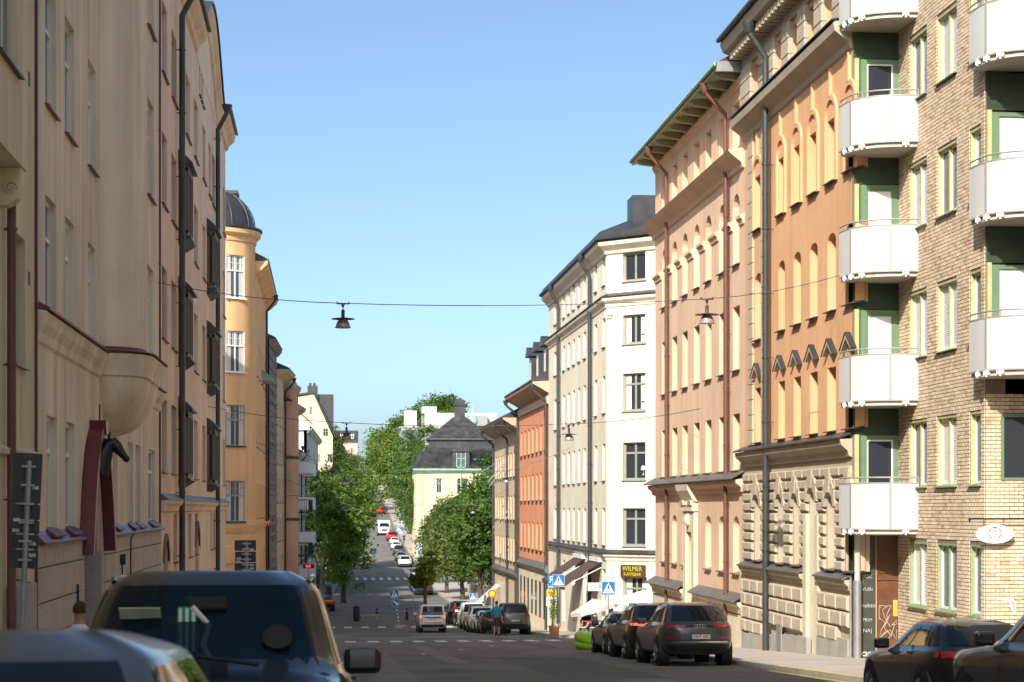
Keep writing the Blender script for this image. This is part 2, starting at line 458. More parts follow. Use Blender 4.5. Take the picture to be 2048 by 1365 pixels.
# painted markings
def mark(name, x0, x1, y0, y1, m, dz=.004, skew=0):
    mb = MB().quad((x0, y0, gz(y0) + dz), (x1, y0, gz(y0) + dz), (x1 + skew, y1, gz(y1) + dz), (x0 + skew, y1, gz(y1) + dz))
    return mb
mb = MB()
for i in range(12):
    x = -1.3 + i * 1.05
    q = mark('z', x, x + .52, 84.2, 87.6, M_LINE); mb.add(q.v, q.f)
tag(obj('zebra_crossing', mb, M_LINE), kind='structure')
mb = MB()
for i in range(10):
    x = -1.2 + i * 1.2
    q = mark('z', x, x + .55, 131.5, 134.5, M_LINE); mb.add(q.v, q.f)
tag(obj('zebra_crossing', mb, M_LINE), kind='structure')
mb = MB()
for i in range(9):
    x = 2.5 + i * 1.05
    q = mark('z', x, x + .5, 238, 243, M_LINE); mb.add(q.v, q.f)
tag(obj('zebra_crossing', mb, M_LINE), kind='structure')
mb = mark('l', 4.4, 10.2, 98.0, 98.5, M_LINE); tag(obj('stop_line', mb, M_LINE), kind='structure')
mb = MB()
for k in range(3):
    q = mark('l', 3.2 + k * 1.7, 3.29 + k * 1.7, 62 + k * 6, 63.6 + k * 6, M_LINE); mb.add(q.v, q.f)
tag(obj('lane_line', mb, M_LINE), kind='structure')
mb = MB()
for a, b in ((33, 39), (39, 44.5)):
    mb.quad((10.66, a, gz(a) + .005), (10.86, a, gz(a) + .005), (10.86, b, gz(b) + .005), (10.66, b, gz(b) + .005))
    mb.quad((10.93, a, gz(a) + .130), (11.05, a, gz(a) + .130), (11.05, b, gz(b) + .130), (10.93, b, gz(b) + .130))
tag(obj('yellow_kerb_line', mb, M_YLINE), kind='structure')
# repairs, manholes and wear on the carriageway
M_PATCH = mat('asphalt_patch', (0.125, 0.116, 0.108), 0.9, 0.15, 1.0, 0.5, 90, spec=0.25, fine=0.15)
M_PALEP = mat('worn_asphalt', (0.22, 0.20, 0.18), 0.9, 0.2, 0.8, 0.5, 90, spec=0.25, fine=0.2)
for i, (x0, x1, y0, y1, m) in enumerate(((5.2, 7.6, 41, 58, M_PATCH), (1.0, 2.0, 34, 66, M_PALEP), (8.2, 8.9, 70, 96, M_PATCH), (3.4, 4.0, 52, 75, M_PALEP), (1.4, 4.8, 100, 112, M_PATCH), (6.4, 7.4, 30, 40, M_PALEP))):
    ys = sorted({y0, y1, *[y for y in YS if y0 < y < y1]}); mb = MB()
    for a, b in zip(ys, ys[1:]): mb.quad((x0, a, gz(a) + .002 + i * .0003), (x1, a, gz(a) + .002 + i * .0003), (x1, b, gz(b) + .002 + i * .0003), (x0, b, gz(b) + .002 + i * .0003))
    tag(obj('road_patch', mb, m), kind='structure')
M_IRON = mat('manhole_iron', (.05, .047, .045), .6, .2, 8, .6, 60, metal=.5)
for x, y in ((3.1, 47), (6.2, 63), (4.6, 90), (2.4, 80), (7.0, 36)):
    o = obj('manhole_cover', MB().lathe([(.001, .0), (.30, .0), (.31, -.02)], 24, cap=False), M_IRON, None, (x, y, gz(y) + .008), (math.atan(slope(y)), 0, 0)); tag(o, kind='structure')
# ================================================================= left row of buildings (in the shade)
def lroot(name, label, y, x=-5.0):
    return thing(name, label, 'building', (x, y, gz(y)))
def YY(a, b): return (-b, -a)                         # world Y range -> local s range on a left wall
CACHE_BLOCK = {}
def block_mesh(w, h, d, m, ch=0.03, name='stone_block'):
    key = (round(w, 2), round(h, 2), round(d, 3), m.name, ch, name)
    if key not in CACHE_BLOCK:
        a, b = w / 2, h / 2; c = ch
        v = [(-a, 0, -b), (a, 0, -b), (a, 0, b), (-a, 0, b), (-a, d - c, -b), (a, d - c, -b), (a, d - c, b), (-a, d - c, b),
             (-a + c, d, -b + c), (a - c, d, -b + c), (a - c, d, b - c), (-a + c, d, b - c)]
        f = [(0, 1, 5, 4), (1, 2, 6, 5), (2, 3, 7, 6), (3, 0, 4, 7), (4, 5, 9, 8), (5, 6, 10, 9), (6, 7, 11, 10), (7, 4, 8, 11), (8, 9, 10, 11)]
        CACHE_BLOCK[key] = MB().add(v, f).mesh(name, m)
    return CACHE_BLOCK[key]
def outline_band(fr, name, pts, prof, m, smooth=35):
    """moulding that follows a plan outline pts [(s, d)], prof [(out, z)] closed"""
    n = len(pts); mb = MB(); P = len(prof)
    nor = []
    for i in range(n):
        a, b = pts[max(i - 1, 0)], pts[min(i + 1, n - 1)]
        t = Vector((b[0] - a[0], b[1] - a[1], 0)).normalized(); nor.append((-t.y, t.x))
    vs = [(p[0] + q[0] * o, p[1] + q[1] * o, z) for p, q in zip(pts, nor) for o, z in prof]
    fs = [(i * P + k, i * P + (k + 1) % P, (i + 1) * P + (k + 1) % P, (i + 1) * P + k) for i in range(n - 1) for k in range(P)]
    fs += [tuple(range(P)), tuple((n - 1) * P + k for k in range(P))[::-1]]
    mb.add(vs, fs); return fr.mk(name, mb, m, smooth=smooth)

P_OCHRE = plaster('ochre_plaster', (0.72, 0.63, 0.44))
P_BEIGE = plaster('beige_plaster', (0.80, 0.68, 0.52), 0.17)
P_PINK = plaster('pink_plaster', (0.86, 0.66, 0.48), 0.10)
P_ORANGE = plaster('orange_plaster', (0.85, 0.53, 0.27), 0.08)
M_GRAN = permat('granite_block', [(0.44, 0.37, 0.31), (0.56, 0.48, 0.40), (0.50, 0.42, 0.35)])
M_JOINT = mat('dark_joint', (0.14, 0.115, 0.095), 0.95, 0.1, 3)
M_WINBR = mat('brown_window_paint', (0.17, 0.13, 0.10), 0.6, 0.1, 4)
M_WINGY = mat('grey_green_paint', (0.27, 0.29, 0.25), 0.6, 0.1, 4)

# ---- A: ochre house with bay on a scroll bracket
rA = lroot('ochre_apartment_house', 'ochre plaster house at the far left edge with a bay on scroll bracket', 20)
fA = Fr(rA, -5, 0, -90)
ops = [YY(30.1, 31.4) + (2.34, 4.45), YY(26.4, 27.7) + (2.34, 4.45), YY(30.1, 31.4) + (-1.2, .55)]
wall(fA, -32.38, 45, gz(32) - .3, 19.5, ops, P_OCHRE)
body(fA, -32.3, 45, gz(32) - .3, 19.45, 13, P_OCHRE)
for o in ops: window(fA, o[0], o[1], o[2], o[3], M_WINGY, M_GLASS, 0.2, 0.08, 2, 0.62, M_DKMETAL)
fA2 = Fr(rA, -4.62, 0, -90)
ob = [YY(26.6, 28.4) + (6.5, 9.2), YY(26.6, 28.4) + (10.4, 13)]
wall(fA2, -29.2, -22, 5.2, 19.3, ob, P_OCHRE, 0.25, name='bay_wall')
fA.mk('bay_side', MB().quad((-29.2, 0, 5.2), (-29.2, .38, 5.2), (-29.2, .38, 19.3), (-29.2, 0, 19.3)).quad((-29.2, 0, 5.2), (-29.2, .38, 5.2), (-22, .38, 5.2), (-22, 0, 5.2)), P_OCHRE)
for o in ob: window(fA2, o[0], o[1], o[2], o[3], M_WINGY, M_GLASS, 0.2, 0.09, 3, 0.6, M_DKMETAL)
def scroll(fr, s):
    pr = [(0, 5.2), (.36, 5.2), (.36, 4.92), (.30, 4.72), (.16, 4.62), (0, 4.6)]
    o = fr.mk('scroll_bracket', MB().prism(pr, 0, s - .16, s + .16), P_OCHRE, bev=.02)
    for q in (s - .19, s + .17):
        mb = MB(); c = [(q, .20 + .11 * (1 - k / 22) * math.cos(k * .6), 4.88 + .11 * (1 - k / 22) * math.sin(k * .6)) for k in range(19)]
        mb.tube(c, .022, 6); fr.mk('scroll_volute', mb, P_OCHRE, smooth=60)
for y in (28.95, 26.6, 24.2): scroll(fA, -y)
cornice(fA, 'string_course', -32.36, 40, .80, [(0, 0), (.10, .04), (.12, .12), (.05, .16), (0, .18)], P_OCHRE)
box_part(fA, 'pier', -30.6, -29.6, 0.0, .32, gz(30) - .1, -1.2, mat('pale_stone', (.42, .38, .33), .85, .1, 2, .2), .03)
downpipe(fA, -29.35, gz(29), 5.0, M_PIPE_BR, .07, .12)
box_part(fA, 'wall_vent', -31.86, -31.72, 0, .012, 3.75, 3.98, M_BLACK)
box_part(fA, 'wall_vent', -31.86, -31.72, 0, .012, 7.1, 7.34, M_BLACK)
cornice(fA, 'roof_cornice', -32.36, 45, 18.9, [(0, 0), (.3, .15), (.55, .4), (.6, .6), (0, .65)], P_OCHRE)

# ---- B: beige house with rounded oriel, plum ledges, stone base and portal
rB = lroot('beige_apartment_house', 'beige plaster house with rounded oriel, plum metal ledges and pale stone base', 44)
fB = Fr(rB, -5, 0, -90)
rows = [(3.53, 5.6), (7.22, 9.46), (11.1, 13.34), (15.0, 17.2)]
cols3 = [(33.6, 34.9), (36.1, 37.4), (39.5, 40.8), (48.4, 49.7), (51.2, 52.5), (53.6, 54.9)]
opsB = [YY(*c) + r for c in cols3 for r in rows]
gcols = [(33.75, 35.0), (36.2, 37.45), (43.95, 45.0), (47.3, 48.55), (49.2, 50.5), (52.7, 54.8)]
opsG = [YY(*c) + (-.40, 1.67) for c in gcols]
PORT = YY(38.25, 41.85) + (gz(40) - .3, 1.72, 2.55, 0.9)
wall(fB, -55.95, -32.4, gz(56) - .3, 20, opsB + opsG + [PORT], P_BEIGE, 0.2)
body(fB, -55.9, -32.45, gz(56) - .3, 19.95, 13, P_BEIGE, -1.0)
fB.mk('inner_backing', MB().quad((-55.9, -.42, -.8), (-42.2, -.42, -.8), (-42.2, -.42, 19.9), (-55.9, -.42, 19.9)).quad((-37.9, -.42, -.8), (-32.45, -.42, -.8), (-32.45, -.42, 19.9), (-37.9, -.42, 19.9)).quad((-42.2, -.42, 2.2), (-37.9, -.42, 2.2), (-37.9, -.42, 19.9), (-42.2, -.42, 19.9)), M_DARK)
for o in opsB: window(fB, *o[:4], M_WHITE, M_GLASSLIT, 0.14, 0.08, 2, 0.66, M_COPPER)
for o in opsG: window(fB, *o[:4], M_WHITE, M_GLASSLIT, 0.14, 0.08, 2, 0.7)
# oriel
def bay_outline(k=1.0, so=0.0):
    pts = []; rr = .9
    for i in range(9):
        a = math.pi / 2 * i / 8; pts.append((46.5 - rr + rr * math.cos(a) , rr * math.sin(a)))
    pts = [(p[0], p[1]) for p in pts]
    for i in range(9):
        a = math.pi / 2 + math.pi / 2 * i / 8; pts.append((41.5 + rr + rr * math.cos(a), rr * math.sin(a)))
    c = 44.0
    return [(-(c + (p[0] - c) * (0.30 + 0.70 * k)), p[1] * k) for p in pts]
out = bay_outline()
mb = MB()
for (a, b) in zip(out, out[1:]):
    if abs(a[1] - .9) < .01 and abs(b[1] - .9) < .01: continue
    mb.quad((a[0], a[1], 3.0), (b[0], b[1], 3.0), (b[0], b[1], 20), (a[0], a[1], 20))
fB.mk('oriel_side', mb, P_BEIGE, smooth=40)
fB2 = Fr(rB, -4.1, 0, -90)
ob = [YY(42.95, 44.45) + r for r in rows]
wall(fB2, -45.6, -42.4, 3.0, 20, ob, P_BEIGE, .2, name='oriel_front')
for o in ob: window(fB2, *o[:4], M_WHITE, M_GLASSLIT, 0.14, 0.08, 2, 0.66, M_COPPER)
mb = MB(); lev = 10; L = []
for i in range(lev + 1):
    t = i / lev; k = max(.03, math.cos(t * math.pi / 2) ** .5); L.append([(p[0], p[1], 3.02 - 1.32 * t) for p in bay_outline(k)])
n = len(L[0])
mb.add([p for r in L for p in r], [(i * n + j, i * n + j + 1, (i + 1) * n + j + 1, (i + 1) * n + j) for i in range(lev) for j in range(n - 1)])
fB.mk('oriel_bulb', mb, P_BEIGE, smooth=60)
outline_band(fB, 'oriel_moulding', out, [(0, 2.92), (.06, 2.95), (.08, 3.1), (.16, 3.25), (.19, 3.42), (0, 3.46)], P_BEIGE)
outline_band(fB, 'oriel_ledge', out, [(0.0, 3.47), (.24, 3.45), (.25, 3.47), (0.04, 3.53), (0.0, 3.58)], M_COPPER)
for a, b in ((32.42, 41.5), (46.5, 55.93)):
    cornice(fB, 'string_course', -b, -a, 2.85, [(0, 0), (.05, .05), (.07, .2), (.15, .35), (.19, .55), (0, .58)], P_BEIGE)
    cornice(fB, 'metal_ledge', -b, -a, 3.43, [(0, 0), (.25, .0), (.26, .03), (.05, .12), (0, .2)], M_COPPER)
# plum ledge above the stone base with humps at the windows
for a, b in ((32.42, 38.05), (42.05, 55.93)):
    cornice(fB, 'base_ledge', -b, -a, -.62, [(0, 0), (.17, -.02), (.18, .02), (.04, .16), (0, .22)], M_COPPER)
for c in gcols:
    fB.mk('sill_hood', MB().prism([(.0, .06), (-.3, .10), (-.3, -.05), (.17, -.10), (.18, -.07)], 0, -c[1] - .06, -c[0] + .06), M_COPPER, (0, 0, -.42))
# stone base: blocks
cut_port = (-41.9, -38.2)
cell = [(-49.6, -48.5), (-53.6, -52.5)]
row = 0; z = -0.62
random.seed(11)
while z > gz(56) - .6:
    h = .62 if row else .42
    s = -55.93 + (0.0 if row % 2 else -.55)
    while s < -32.42:
        w = random.choice((1.15, 1.3, 1.45))
        a, b = max(s, -55.93), min(s + w, -32.42)
        cuts = [cut_port] + [c for c in cell if z < -1.7]
        if z > gz(-(a + b) / 2) - .4:
            for x0, x1 in intervals(a, b, cuts):
                if x1 - x0 > .12:
                    fB.put('stone_block', block_mesh(x1 - x0 - .022, h - .022, .075, M_GRAN, .018), ((x0 + x1) / 2, .0, z - h / 2))
        s += w
    z -= h; row += 1
fB.mk('stone_backing', MB().quad((-55.9, .02, gz(56) - .4), (-41.9, .02, gz(56) - .4), (-41.9, .02, -.62), (-55.9, .02, -.62)).quad((-38.2, .02, gz(56) - .4), (-32.45, .02, gz(56) - .4), (-32.45, .02, -.62), (-38.2, .02, -.62)), M_JOINT)
for c in cell:
    mb = MB(); n = 10; cx_, hw = (c[0] + c[1]) / 2, .5
    arc = [(cx_ + hw * math.cos(math.pi * k / n), .07, -2.25 + .5 * math.sin(math.pi * k / n)) for k in range(n + 1)]
    mb.poly(arc + [(cx_ - hw, .07, -4.6), (cx_ + hw, .07, -4.6)]); fB.mk('cellar_opening', mb, M_DARK)
    fB.mk('orange_shutter', MB().box(cx_ - .3, cx_ + .3, .085, .10, -3.4, -2.25), mat('orange_sheet', (.65, .13, .03), .5, .1, 3))
# portal: plum hood following the arch, gate
def arch_pts(n=24, hw=1.86, z0=-.95, h=2.45, p=2.3):
    return [(-40.05 + hw * (2 * k / n - 1), z0 + h * (1 - abs(2 * k / n - 1) ** p)) for k in range(n + 1)]
mb = MB(); A = arch_pts(); B2 = arch_pts(24, 2.04, -.95, 2.68)
for i in range(24):
    a, b, c, d = A[i], A[i + 1], B2[i + 1], B2[i]
    mb.quad((a[0], .30, a[1]), (b[0], .30, b[1]), (c[0], .30, c[1]), (d[0], .30, d[1]))
    mb.quad((a[0], 0, a[1]), (b[0], 0, b[1]), (b[0], .30, b[1]), (a[0], .30, a[1]))
    mb.quad((d[0], 0, d[1]), (c[0], 0, c[1]), (c[0], .30, c[1]), (d[0], .30, d[1]))
fB.mk('portal_hood', mb, M_COPPER, smooth=40)
fB.mk('hood_crest', MB().prism([(-.22, 1.98), (.22, 1.98), (.30, 2.28), (-.30, 2.28)], 1, 0.0, .34), M_COPPER, (-40.05, 0, -.42))
fB.mk('hood_finial', MB().tube([(-39.85, .2, 1.8), (-39.85, .2, 2.2)], .02, 6), M_COPPER)
mb = MB()
for i in range(24):
    a, b = arch_pts(24, 1.80, -.95, 2.38)[i], arch_pts(24, 1.80, -.95, 2.38)[i + 1]; c, d = arch_pts(24, 1.5, -.95, 2.2)[i + 1], arch_pts(24, 1.5, -.95, 2.2)[i]
    mb.quad((a[0], .05, a[1]), (b[0], .05, b[1]), (c[0], -.06, c[1]), (d[0], -.06, d[1])); mb.quad((d[0], -.06, d[1]), (c[0], -.06, c[1]), (c[0], -.5, c[1]), (d[0], -.5, d[1]))
fB.mk('stone_arch', mb, M_GRAN, smooth=40)
for sx in (-1.66, 1.66):
    fB.mk('stone_jamb', MB().box(-40.05 + sx - .17, -40.05 + sx + .17, -.5, .05, gz(40) - .2, -.95), M_GRAN, bev=.02)
mb = MB()
for i in range(-9, 10):
    x = i * .15; top = -.95 + 2.15 * (1 - abs(x / 1.5) ** 1.75)
    mb.box(-40.05 + x - .017, -40.05 + x + .017, -.42, -.39, gz(40), top)
fB.mk('gate_bars', mb, M_BLACK)
mb = MB(); W_ = mat('pale_iron', (.55, .52, .45), .5, .1, 4)
mb.tube([(p[0], -.36, p[1]) for p in arch_pts(20, 1.42, -.95, 2.05)], .035, 6)
mb.tube([(p[0], -.36, p[1]) for p in arch_pts(16, 1.1, -1.6, .95, 1.9)], .035, 6)
for sg in (-1, 1):
    mb.tube([(-40.05 + sg * (.09 + .32 * math.sin(k * .33)), -.35, -.55 + k * .085) for k in range(15)], .025, 6)
    mb.tube([(-40.05 + sg * (.28 + .16 * math.cos(k * .5)), -.35, -.35 + .16 * math.sin(k * .5)) for k in range(12)], .022, 6)
fB.mk('gate_scrollwork', mb, W_, smooth=60)
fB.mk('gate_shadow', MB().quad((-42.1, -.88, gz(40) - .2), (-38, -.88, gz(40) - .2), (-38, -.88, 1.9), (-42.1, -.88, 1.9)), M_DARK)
fB.mk('copper_strip', MB().box(-32.5, -32.40, 0, .05, gz(32), 18), M_COPPER)
fB.mk('copper_strip', MB().box(-55.99, -55.90, 0, .06, gz(56), 18), M_COPPER)
fB.mk('cable_conduit', MB().tube([(-47.1, .09, -4.0), (-47.1, .09, -1.2), (-47.0, .11, -.75), (-47.5, .2, -.5)], .018, 6), M_BLACK)
fB.mk('wall_lamp_post', MB().tube([(-44.9, .12, -4), (-44.9, .12, -1.35)], .02, 6).box(-44.96, -44.84, .08, .2, -1.35, -1.1), M_BLACK)
fB.mk('cable_conduit', MB().tube([(-37.2, .09, -3.8), (-37.2, .09, -1.5)], .03, 6), M_BLACK)

# horse head sculpture over the portal
M_HORSE = mat('black_horse_lacquer', (0.012, 0.012, 0.014), 0.38, 0.1, 6, spec=0.5)
path = [(-.34, -.58, .52, .2), (-.16, -.26, .40, .17), (.00, .04, .28, .14), (.14, .24, .20, .12), (.26, .27, .205, .12), (.37, .15, .195, .115), (.49, .0, .145, .09), (.61, -.15, .11, .078), (.69, -.25, .108, .078), (.735, -.31, .06, .05)]
mb = MB(); n = 14; rings = []
for i, (x, z, rh, rw) in enumerate(path):
    p0, p1 = path[max(i - 1, 0)], path[min(i + 1, len(path) - 1)]; t_ = Vector((p1[0] - p0[0], 0, p1[1] - p0[1])).normalized(); up = Vector((-t_.z, 0, t_.x))
    rings += [Vector((x, 0, z)) + up * rh * math.cos(2 * math.pi * k / n) + Vector((0, 1, 0)) * rw * 1.1 * math.sin(2 * math.pi * k / n) * (1.0 if math.cos(2 * math.pi * k / n) > 0 else .85) for k in range(n)]
m_ = len(path); mb.add(rings, [(i * n + k, i * n + (k + 1) % n, (i + 1) * n + (k + 1) % n, (i + 1) * n + k) for i in range(m_ - 1) for k in range(n)] + [tuple(range(n)), tuple((m_ - 1) * n + k for k in range(n))[::-1]])
for sg in (-1, 1): mb.tube([(.14, sg * .06, .40), (.13, sg * .08, .52), (.16, sg * .09, .64)], [.055, .05, .004], 8)
mb.tube([(.33, .098, .26), (.36, .10, .24)], .022, 6); mb.tube([(.33, -.098, .26), (.36, -.10, .24)], .022, 6)
mb.tube([(.05, 0, .40), (-.10, 0, .20), (-.26, 0, -.05), (-.36, 0, -.25)], [.03, .05, .055, .04], 8)
hm = smooth_by_angle(mb.mesh('horse_head', M_HORSE), 60)
horse = link('horse_head_sculpture', hm, None, (-4.98, 40.05, 1.22), (0, 0, 0))
tag(horse, 'black horse head sculpture jutting out above the plum arched portal', 'sculpture')
horse.location = (-4.70, 39.95, 1.20); horse.scale = (.66, .66, .66)

# ---- C: pink house with dark bay windows, curved gable
rC = lroot('pink_apartment_house', 'pink plaster house with dark metal bay windows, drainpipes and a curved gable', 74)
fC = Fr(rC, -5, 0, -90)
rowsC = [(1.14, 3.35), (5.2, 7.4), (9.3, 11.5), (13.3, 15.5)]
pxc = [(323.5, 334), (343, 353), (388, 395.5), (405, 411), (446, 450)]
colsC = [(Yw(a, -5), Yw(b, -5)) for a, b in pxc]
opsC = [YY(*c) + r for c in colsC for r in rowsC]
opsC += [YY(Yw(a, -5), Yw(b, -5)) + rowsC[3] for a, b in ((371, 380), (417, 422), (424, 430))]
opsC += [YY(Yw(a, -5), Yw(b, -5)) + (-1.75, -.2) for a, b in ((347, 354), (377, 383), (390, 395), (421, 424), (427, 430))]
opsC += [YY(a, a + .6) + (16.2, 17.7) for a in (73.2, 74.2, 75.2)]
doors = [YY(57.4, 59.0) + (gz(58) - .2, -1.0, .9, .5), YY(71.2, 73.0) + (gz(72) - .2, -.7, 1.0, .5)]
wall(fC, -92, -56, gz(92) - .3, 18.2, opsC + doors, P_PINK, .32)
body(fC, -91.95, -56.05, gz(92) - .3, 18.1, 12.5, P_PINK, -.6)
for o in opsC: window(fC, *o[:4], M_WINBR, M_GLASS, 0.26, 0.07, 2, 0.66, M_DKMETAL)
for o in doors:
    c = (o[0] + o[1]) / 2
    fC.mk('entrance_door', MB().box(o[0], o[1], -.48, -.42, o[2], o[3]), mat('dark_wood_door', (.07, .045, .03), .5, .2, 3))
    n = 12; hw = (o[1] - o[0]) / 2
    mb = MB(); ring = [(hw * math.cos(math.pi * k / n), o[3] - o[4] + o[4] * math.sin(math.pi * k / n)) for k in range(n + 1)]
    for p, q in zip(ring, ring[1:]):
        for rr, oo in ((1.0, 1.0),):
            mb.quad((c + p[0], .06, p[1]), (c + q[0], .06, q[1]), (c + q[0] * 1.3, .06, q[1] + .22 ), (c + p[0] * 1.3, .06, p[1] + .22))
            mb.quad((c + p[0] * 1.3, 0, p[1] + .22), (c + q[0] * 1.3, 0, q[1] + .22), (c + q[0] * 1.3, .06, q[1] + .22), (c + p[0] * 1.3, .06, p[1] + .22))
    fC.mk('door_surround', mb, mat('brown_stone', (.20, .15, .11), .85, .15, 2, .2))
cornice(fC, 'string_course', -92, -56, -.12, [(0, 0), (.10, .03), (.14, .18), (.24, .28), (.25, .36), (0, .36)], P_PINK)
cornice(fC, 'metal_ledge', -92, -56, .24, [(0, .0), (.28, .0), (.28, .03), (.03, .22), (0, .22)], mat('weathered_sheet', (.16, .15, .13), .5, .25, 1.5, metal=.3))
P_TRIM = plaster('apricot_trim', (0.78, 0.58, 0.38))
prC = [(0, 0), (.12, .05), (.18, .25), (.42, .45), (.48, .75), (0, .8)]
cornice(fC, 'roof_cornice', -71, -56, 17.3, prC, P_TRIM)
cornice(fC, 'roof_cornice', -92.2, -86, 17.6, prC, P_TRIM)
def swoop(y):
    t = abs(y - 77.5) / 8.5
    return 18.0 + 2.6 * (0.5 + 0.5 * math.cos(math.pi * min(1, t) ** 1.15))
gp = [(-y, swoop(y)) for y in [86 - i * .75 for i in range(21)]]
mb = MB(); mb.prism([(p[0], p[1]) for p in gp] + [(-71, 17.3), (-86, 17.3)], 1, -.5, 0.02); fC.mk('gable', mb, P_PINK)
mb = MB()
for p, q in zip(gp, gp[1:]):
    for prof in ([(0.0, -.95), (.10, -.9), (.16, -.5), (.30, -.3), (.32, -.02), (0, 0)],):
        k = len(prof)
        mb.add([(p[0], o, p[1] + z) for o, z in prof] + [(q[0], o, q[1] + z) for o, z in prof], [(i, (i + 1) % k, k + (i + 1) % k, k + i) for i in range(k)])
fC.mk('gable_moulding', mb, P_TRIM)
mb = MB()
for p, q in zip(gp, gp[1:]):
    mb.add([(p[0], -.8, p[1] + .01), (p[0], .40, p[1] + .01), (p[0], .40, p[1] + .10), (p[0], -.8, p[1] + .14), (q[0], -.8, q[1] + .01), (q[0], .40, q[1] + .01), (q[0], .40, q[1] + .10), (q[0], -.8, q[1] + .14)],
           [(0, 1, 5, 4), (1, 2, 6, 5), (2, 3, 7, 6)])
fC.mk('gable_capping', mb, M_DKMETAL)
mb = MB()
mb.prism([(.55, 0), (.55, .12), (-3.5, 2.6), (-9, 3.2), (-9, 0)], 0, -71, -56); fC.mk('roof', mb, M_DKMETAL, (0, 0, 18.08))
mb = MB().prism([(.55, 0), (.55, .12), (-3.5, 2.4), (-9, 3.0), (-9, 0)], 0, -92, -86); fC.mk('roof', mb, M_DKMETAL, (0, 0, 18.38))
mb = MB().prism([(-.6, 0), (-3.5, 2.6), (-9, 3.2), (-9, 0)], 0, -86, -71); fC.mk('roof', mb, M_DKMETAL, (0, 0, 18.0))
fC.mk('gutter', MB().tube([(-71, .56, 18.12), (-56, .56, 18.12)], .07, 8).tube([(-92.1, .56, 18.42), (-86, .56, 18.42)], .07, 8), M_DKMETAL, smooth=50)
downpipe(fC, -62.2, gz(62), 16.6, M_PIPE_DK, .10, .2, .4)
downpipe(fC, -82.3, gz(82), 16.9, M_PIPE_DK, .10, .2, .4)
def bay(fr, y0, y1, z0, z1, top_arch=False):
    s0, s1 = -y1, -y0; o = .32
    mb = MB().box(s0, s1, 0, o, z0, z0 + .18).box(s0, s1, 0, o, z1 - .22, z1)
    for x in (s0, s0 + (s1 - s0) * .33, s0 + (s1 - s0) * .66, s1 - .1): mb.box(x, x + .1, o - .1, o + .01, z0 + .1, z1 - .1)
    for x in (s0, s1 - .1): mb.box(x, x + .1, 0.0, .1, z0 + .1, z1 - .1)
    mb.box(s0 + .05, s1 - .05, .02, .08, z0 + (z1 - z0) * .66, z0 + (z1 - z0) * .66 + .09)
    b = fr.mk('bay_window', mb, M_WINBR)
    g = MB().quad((s0 + .04, o - .05, z0), (s1 - .04, o - .05, z0), (s1 - .04, o - .05, z1), (s0 + .04, o - .05, z1))
    for x in (s0 + .03, s1 - .03): g.quad((x, 0, z0), (x, o - .05, z0), (x, o - .05, z1), (x, 0, z1))
    sub(b, 'pane', g.mesh('pane', M_GLASS))
    h = MB().prism([(0, .45), (.12, .38), (o + .16, 0.02), (o + .16, -.04), (0, -.04)], 0, s0 - .12, s1 + .12)
    sub(b, 'bay_roof', h.mesh('bay_roof', M_DKMETAL), (0, 0, z1 + .04))
    k = MB().prism([(0, 0), (o + .10, 0), (o + .10, -.06), (0.05, -.30), (0, -.3)], 0, s0 - .06, s1 + .06)
    sub(b, 'bay_sill', k.mesh('bay_sill', M_DKMETAL), (0, 0, z0))
for (y0, y1) in ((63.2, 65.4), (78.0, 80.4)):
    for (z0, z1) in ((1.0, 3.3), (5.1, 7.35), (9.2, 11.6)): bay(fC, y0, y1, z0, z1)

# ---- D: orange corner house with round tower
rD = thing('orange_corner_house', 'orange plaster corner house with a round domed tower and white casement windows', 'building', (-6.8, 110.5, gz(110)))
P_ORD = P_ORANGE
XD = -4.25; rt = 2.5; tcx, tcy = XD - rt, 108 + rt
zc = 16.0
ang_w = math.atan2(-.81, .584)             # window axis on the tower, towards the camera
mb = MB()
rowsD = [(12.2, 14.7), (7.9, 10.3), (3.6, 6.0), (-.8, 1.6)]
seg = 72; half = 1.35 / 2 / rt
angs = sorted({round(2 * math.pi * k / seg - math.pi, 4) for k in range(seg)} | {round(ang_w - half, 4), round(ang_w + half, 4)})
Zs = sorted({gz(110) - .5, zc} | {z for r in rowsD for z in r})
def tp(a, z, r=rt): return (r * math.cos(a), r * math.sin(a), z)
for a, b in zip(angs, angs[1:] + [angs[0] + 2 * math.pi]):
    for c, d in zip(Zs, Zs[1:]):
        mid = (a + b) / 2
        if abs(mid - ang_w) < half and any(r[0] < (c + d) / 2 < r[1] for r in rowsD): continue
        mb.quad(tp(a, c), tp(b, c), tp(b, d), tp(a, d))
for r in rowsD:
    a0, a1 = ang_w - half, ang_w + half; ri = rt - .26
    for aa in (a0, a1): mb.quad(tp(aa, r[0]), tp(aa, r[1]), tp(aa, r[1], ri), tp(aa, r[0], ri))
    for zz in r: mb.quad(tp(a0, zz), tp(a1, zz), tp(a1, zz, ri), tp(a0, zz, ri))
base = Vector((tcx, tcy, 0)) - rD.location
o = link('tower_wall', smooth_by_angle(mb.mesh('tower_wall', P_ORD), 30), rD, base)
fT = Fr(rD, tcx + (rt) * math.cos(ang_w), tcy + rt * math.sin(ang_w), math.degrees(ang_w) - 90)
for i, r in enumerate(rowsD):
    window(fT, -.66, .66, r[0], r[1], M_WHITE if i < 2 else mat('grey_frame', (.36, .35, .33), .6, .1, 3), M_GLASSLIT, .12, .08, 2, .64, M_WHITE if i < 2 else M_DKMETAL, grid=1, curtain=M_CURT)
def ringband(name, prof, m):
    me = MB().lathe(prof, 48, cap=False).mesh(name, m); smooth_by_angle(me, 35); return link(name, me, rD, base)
ringband('tower_cornice', [(rt - .1, zc - .5), (rt + .06, zc - .45), (rt + .1, zc - .2), (rt + .32, zc), (rt + .35, zc + .25), (rt - .3, zc + .3)], P_ORD)
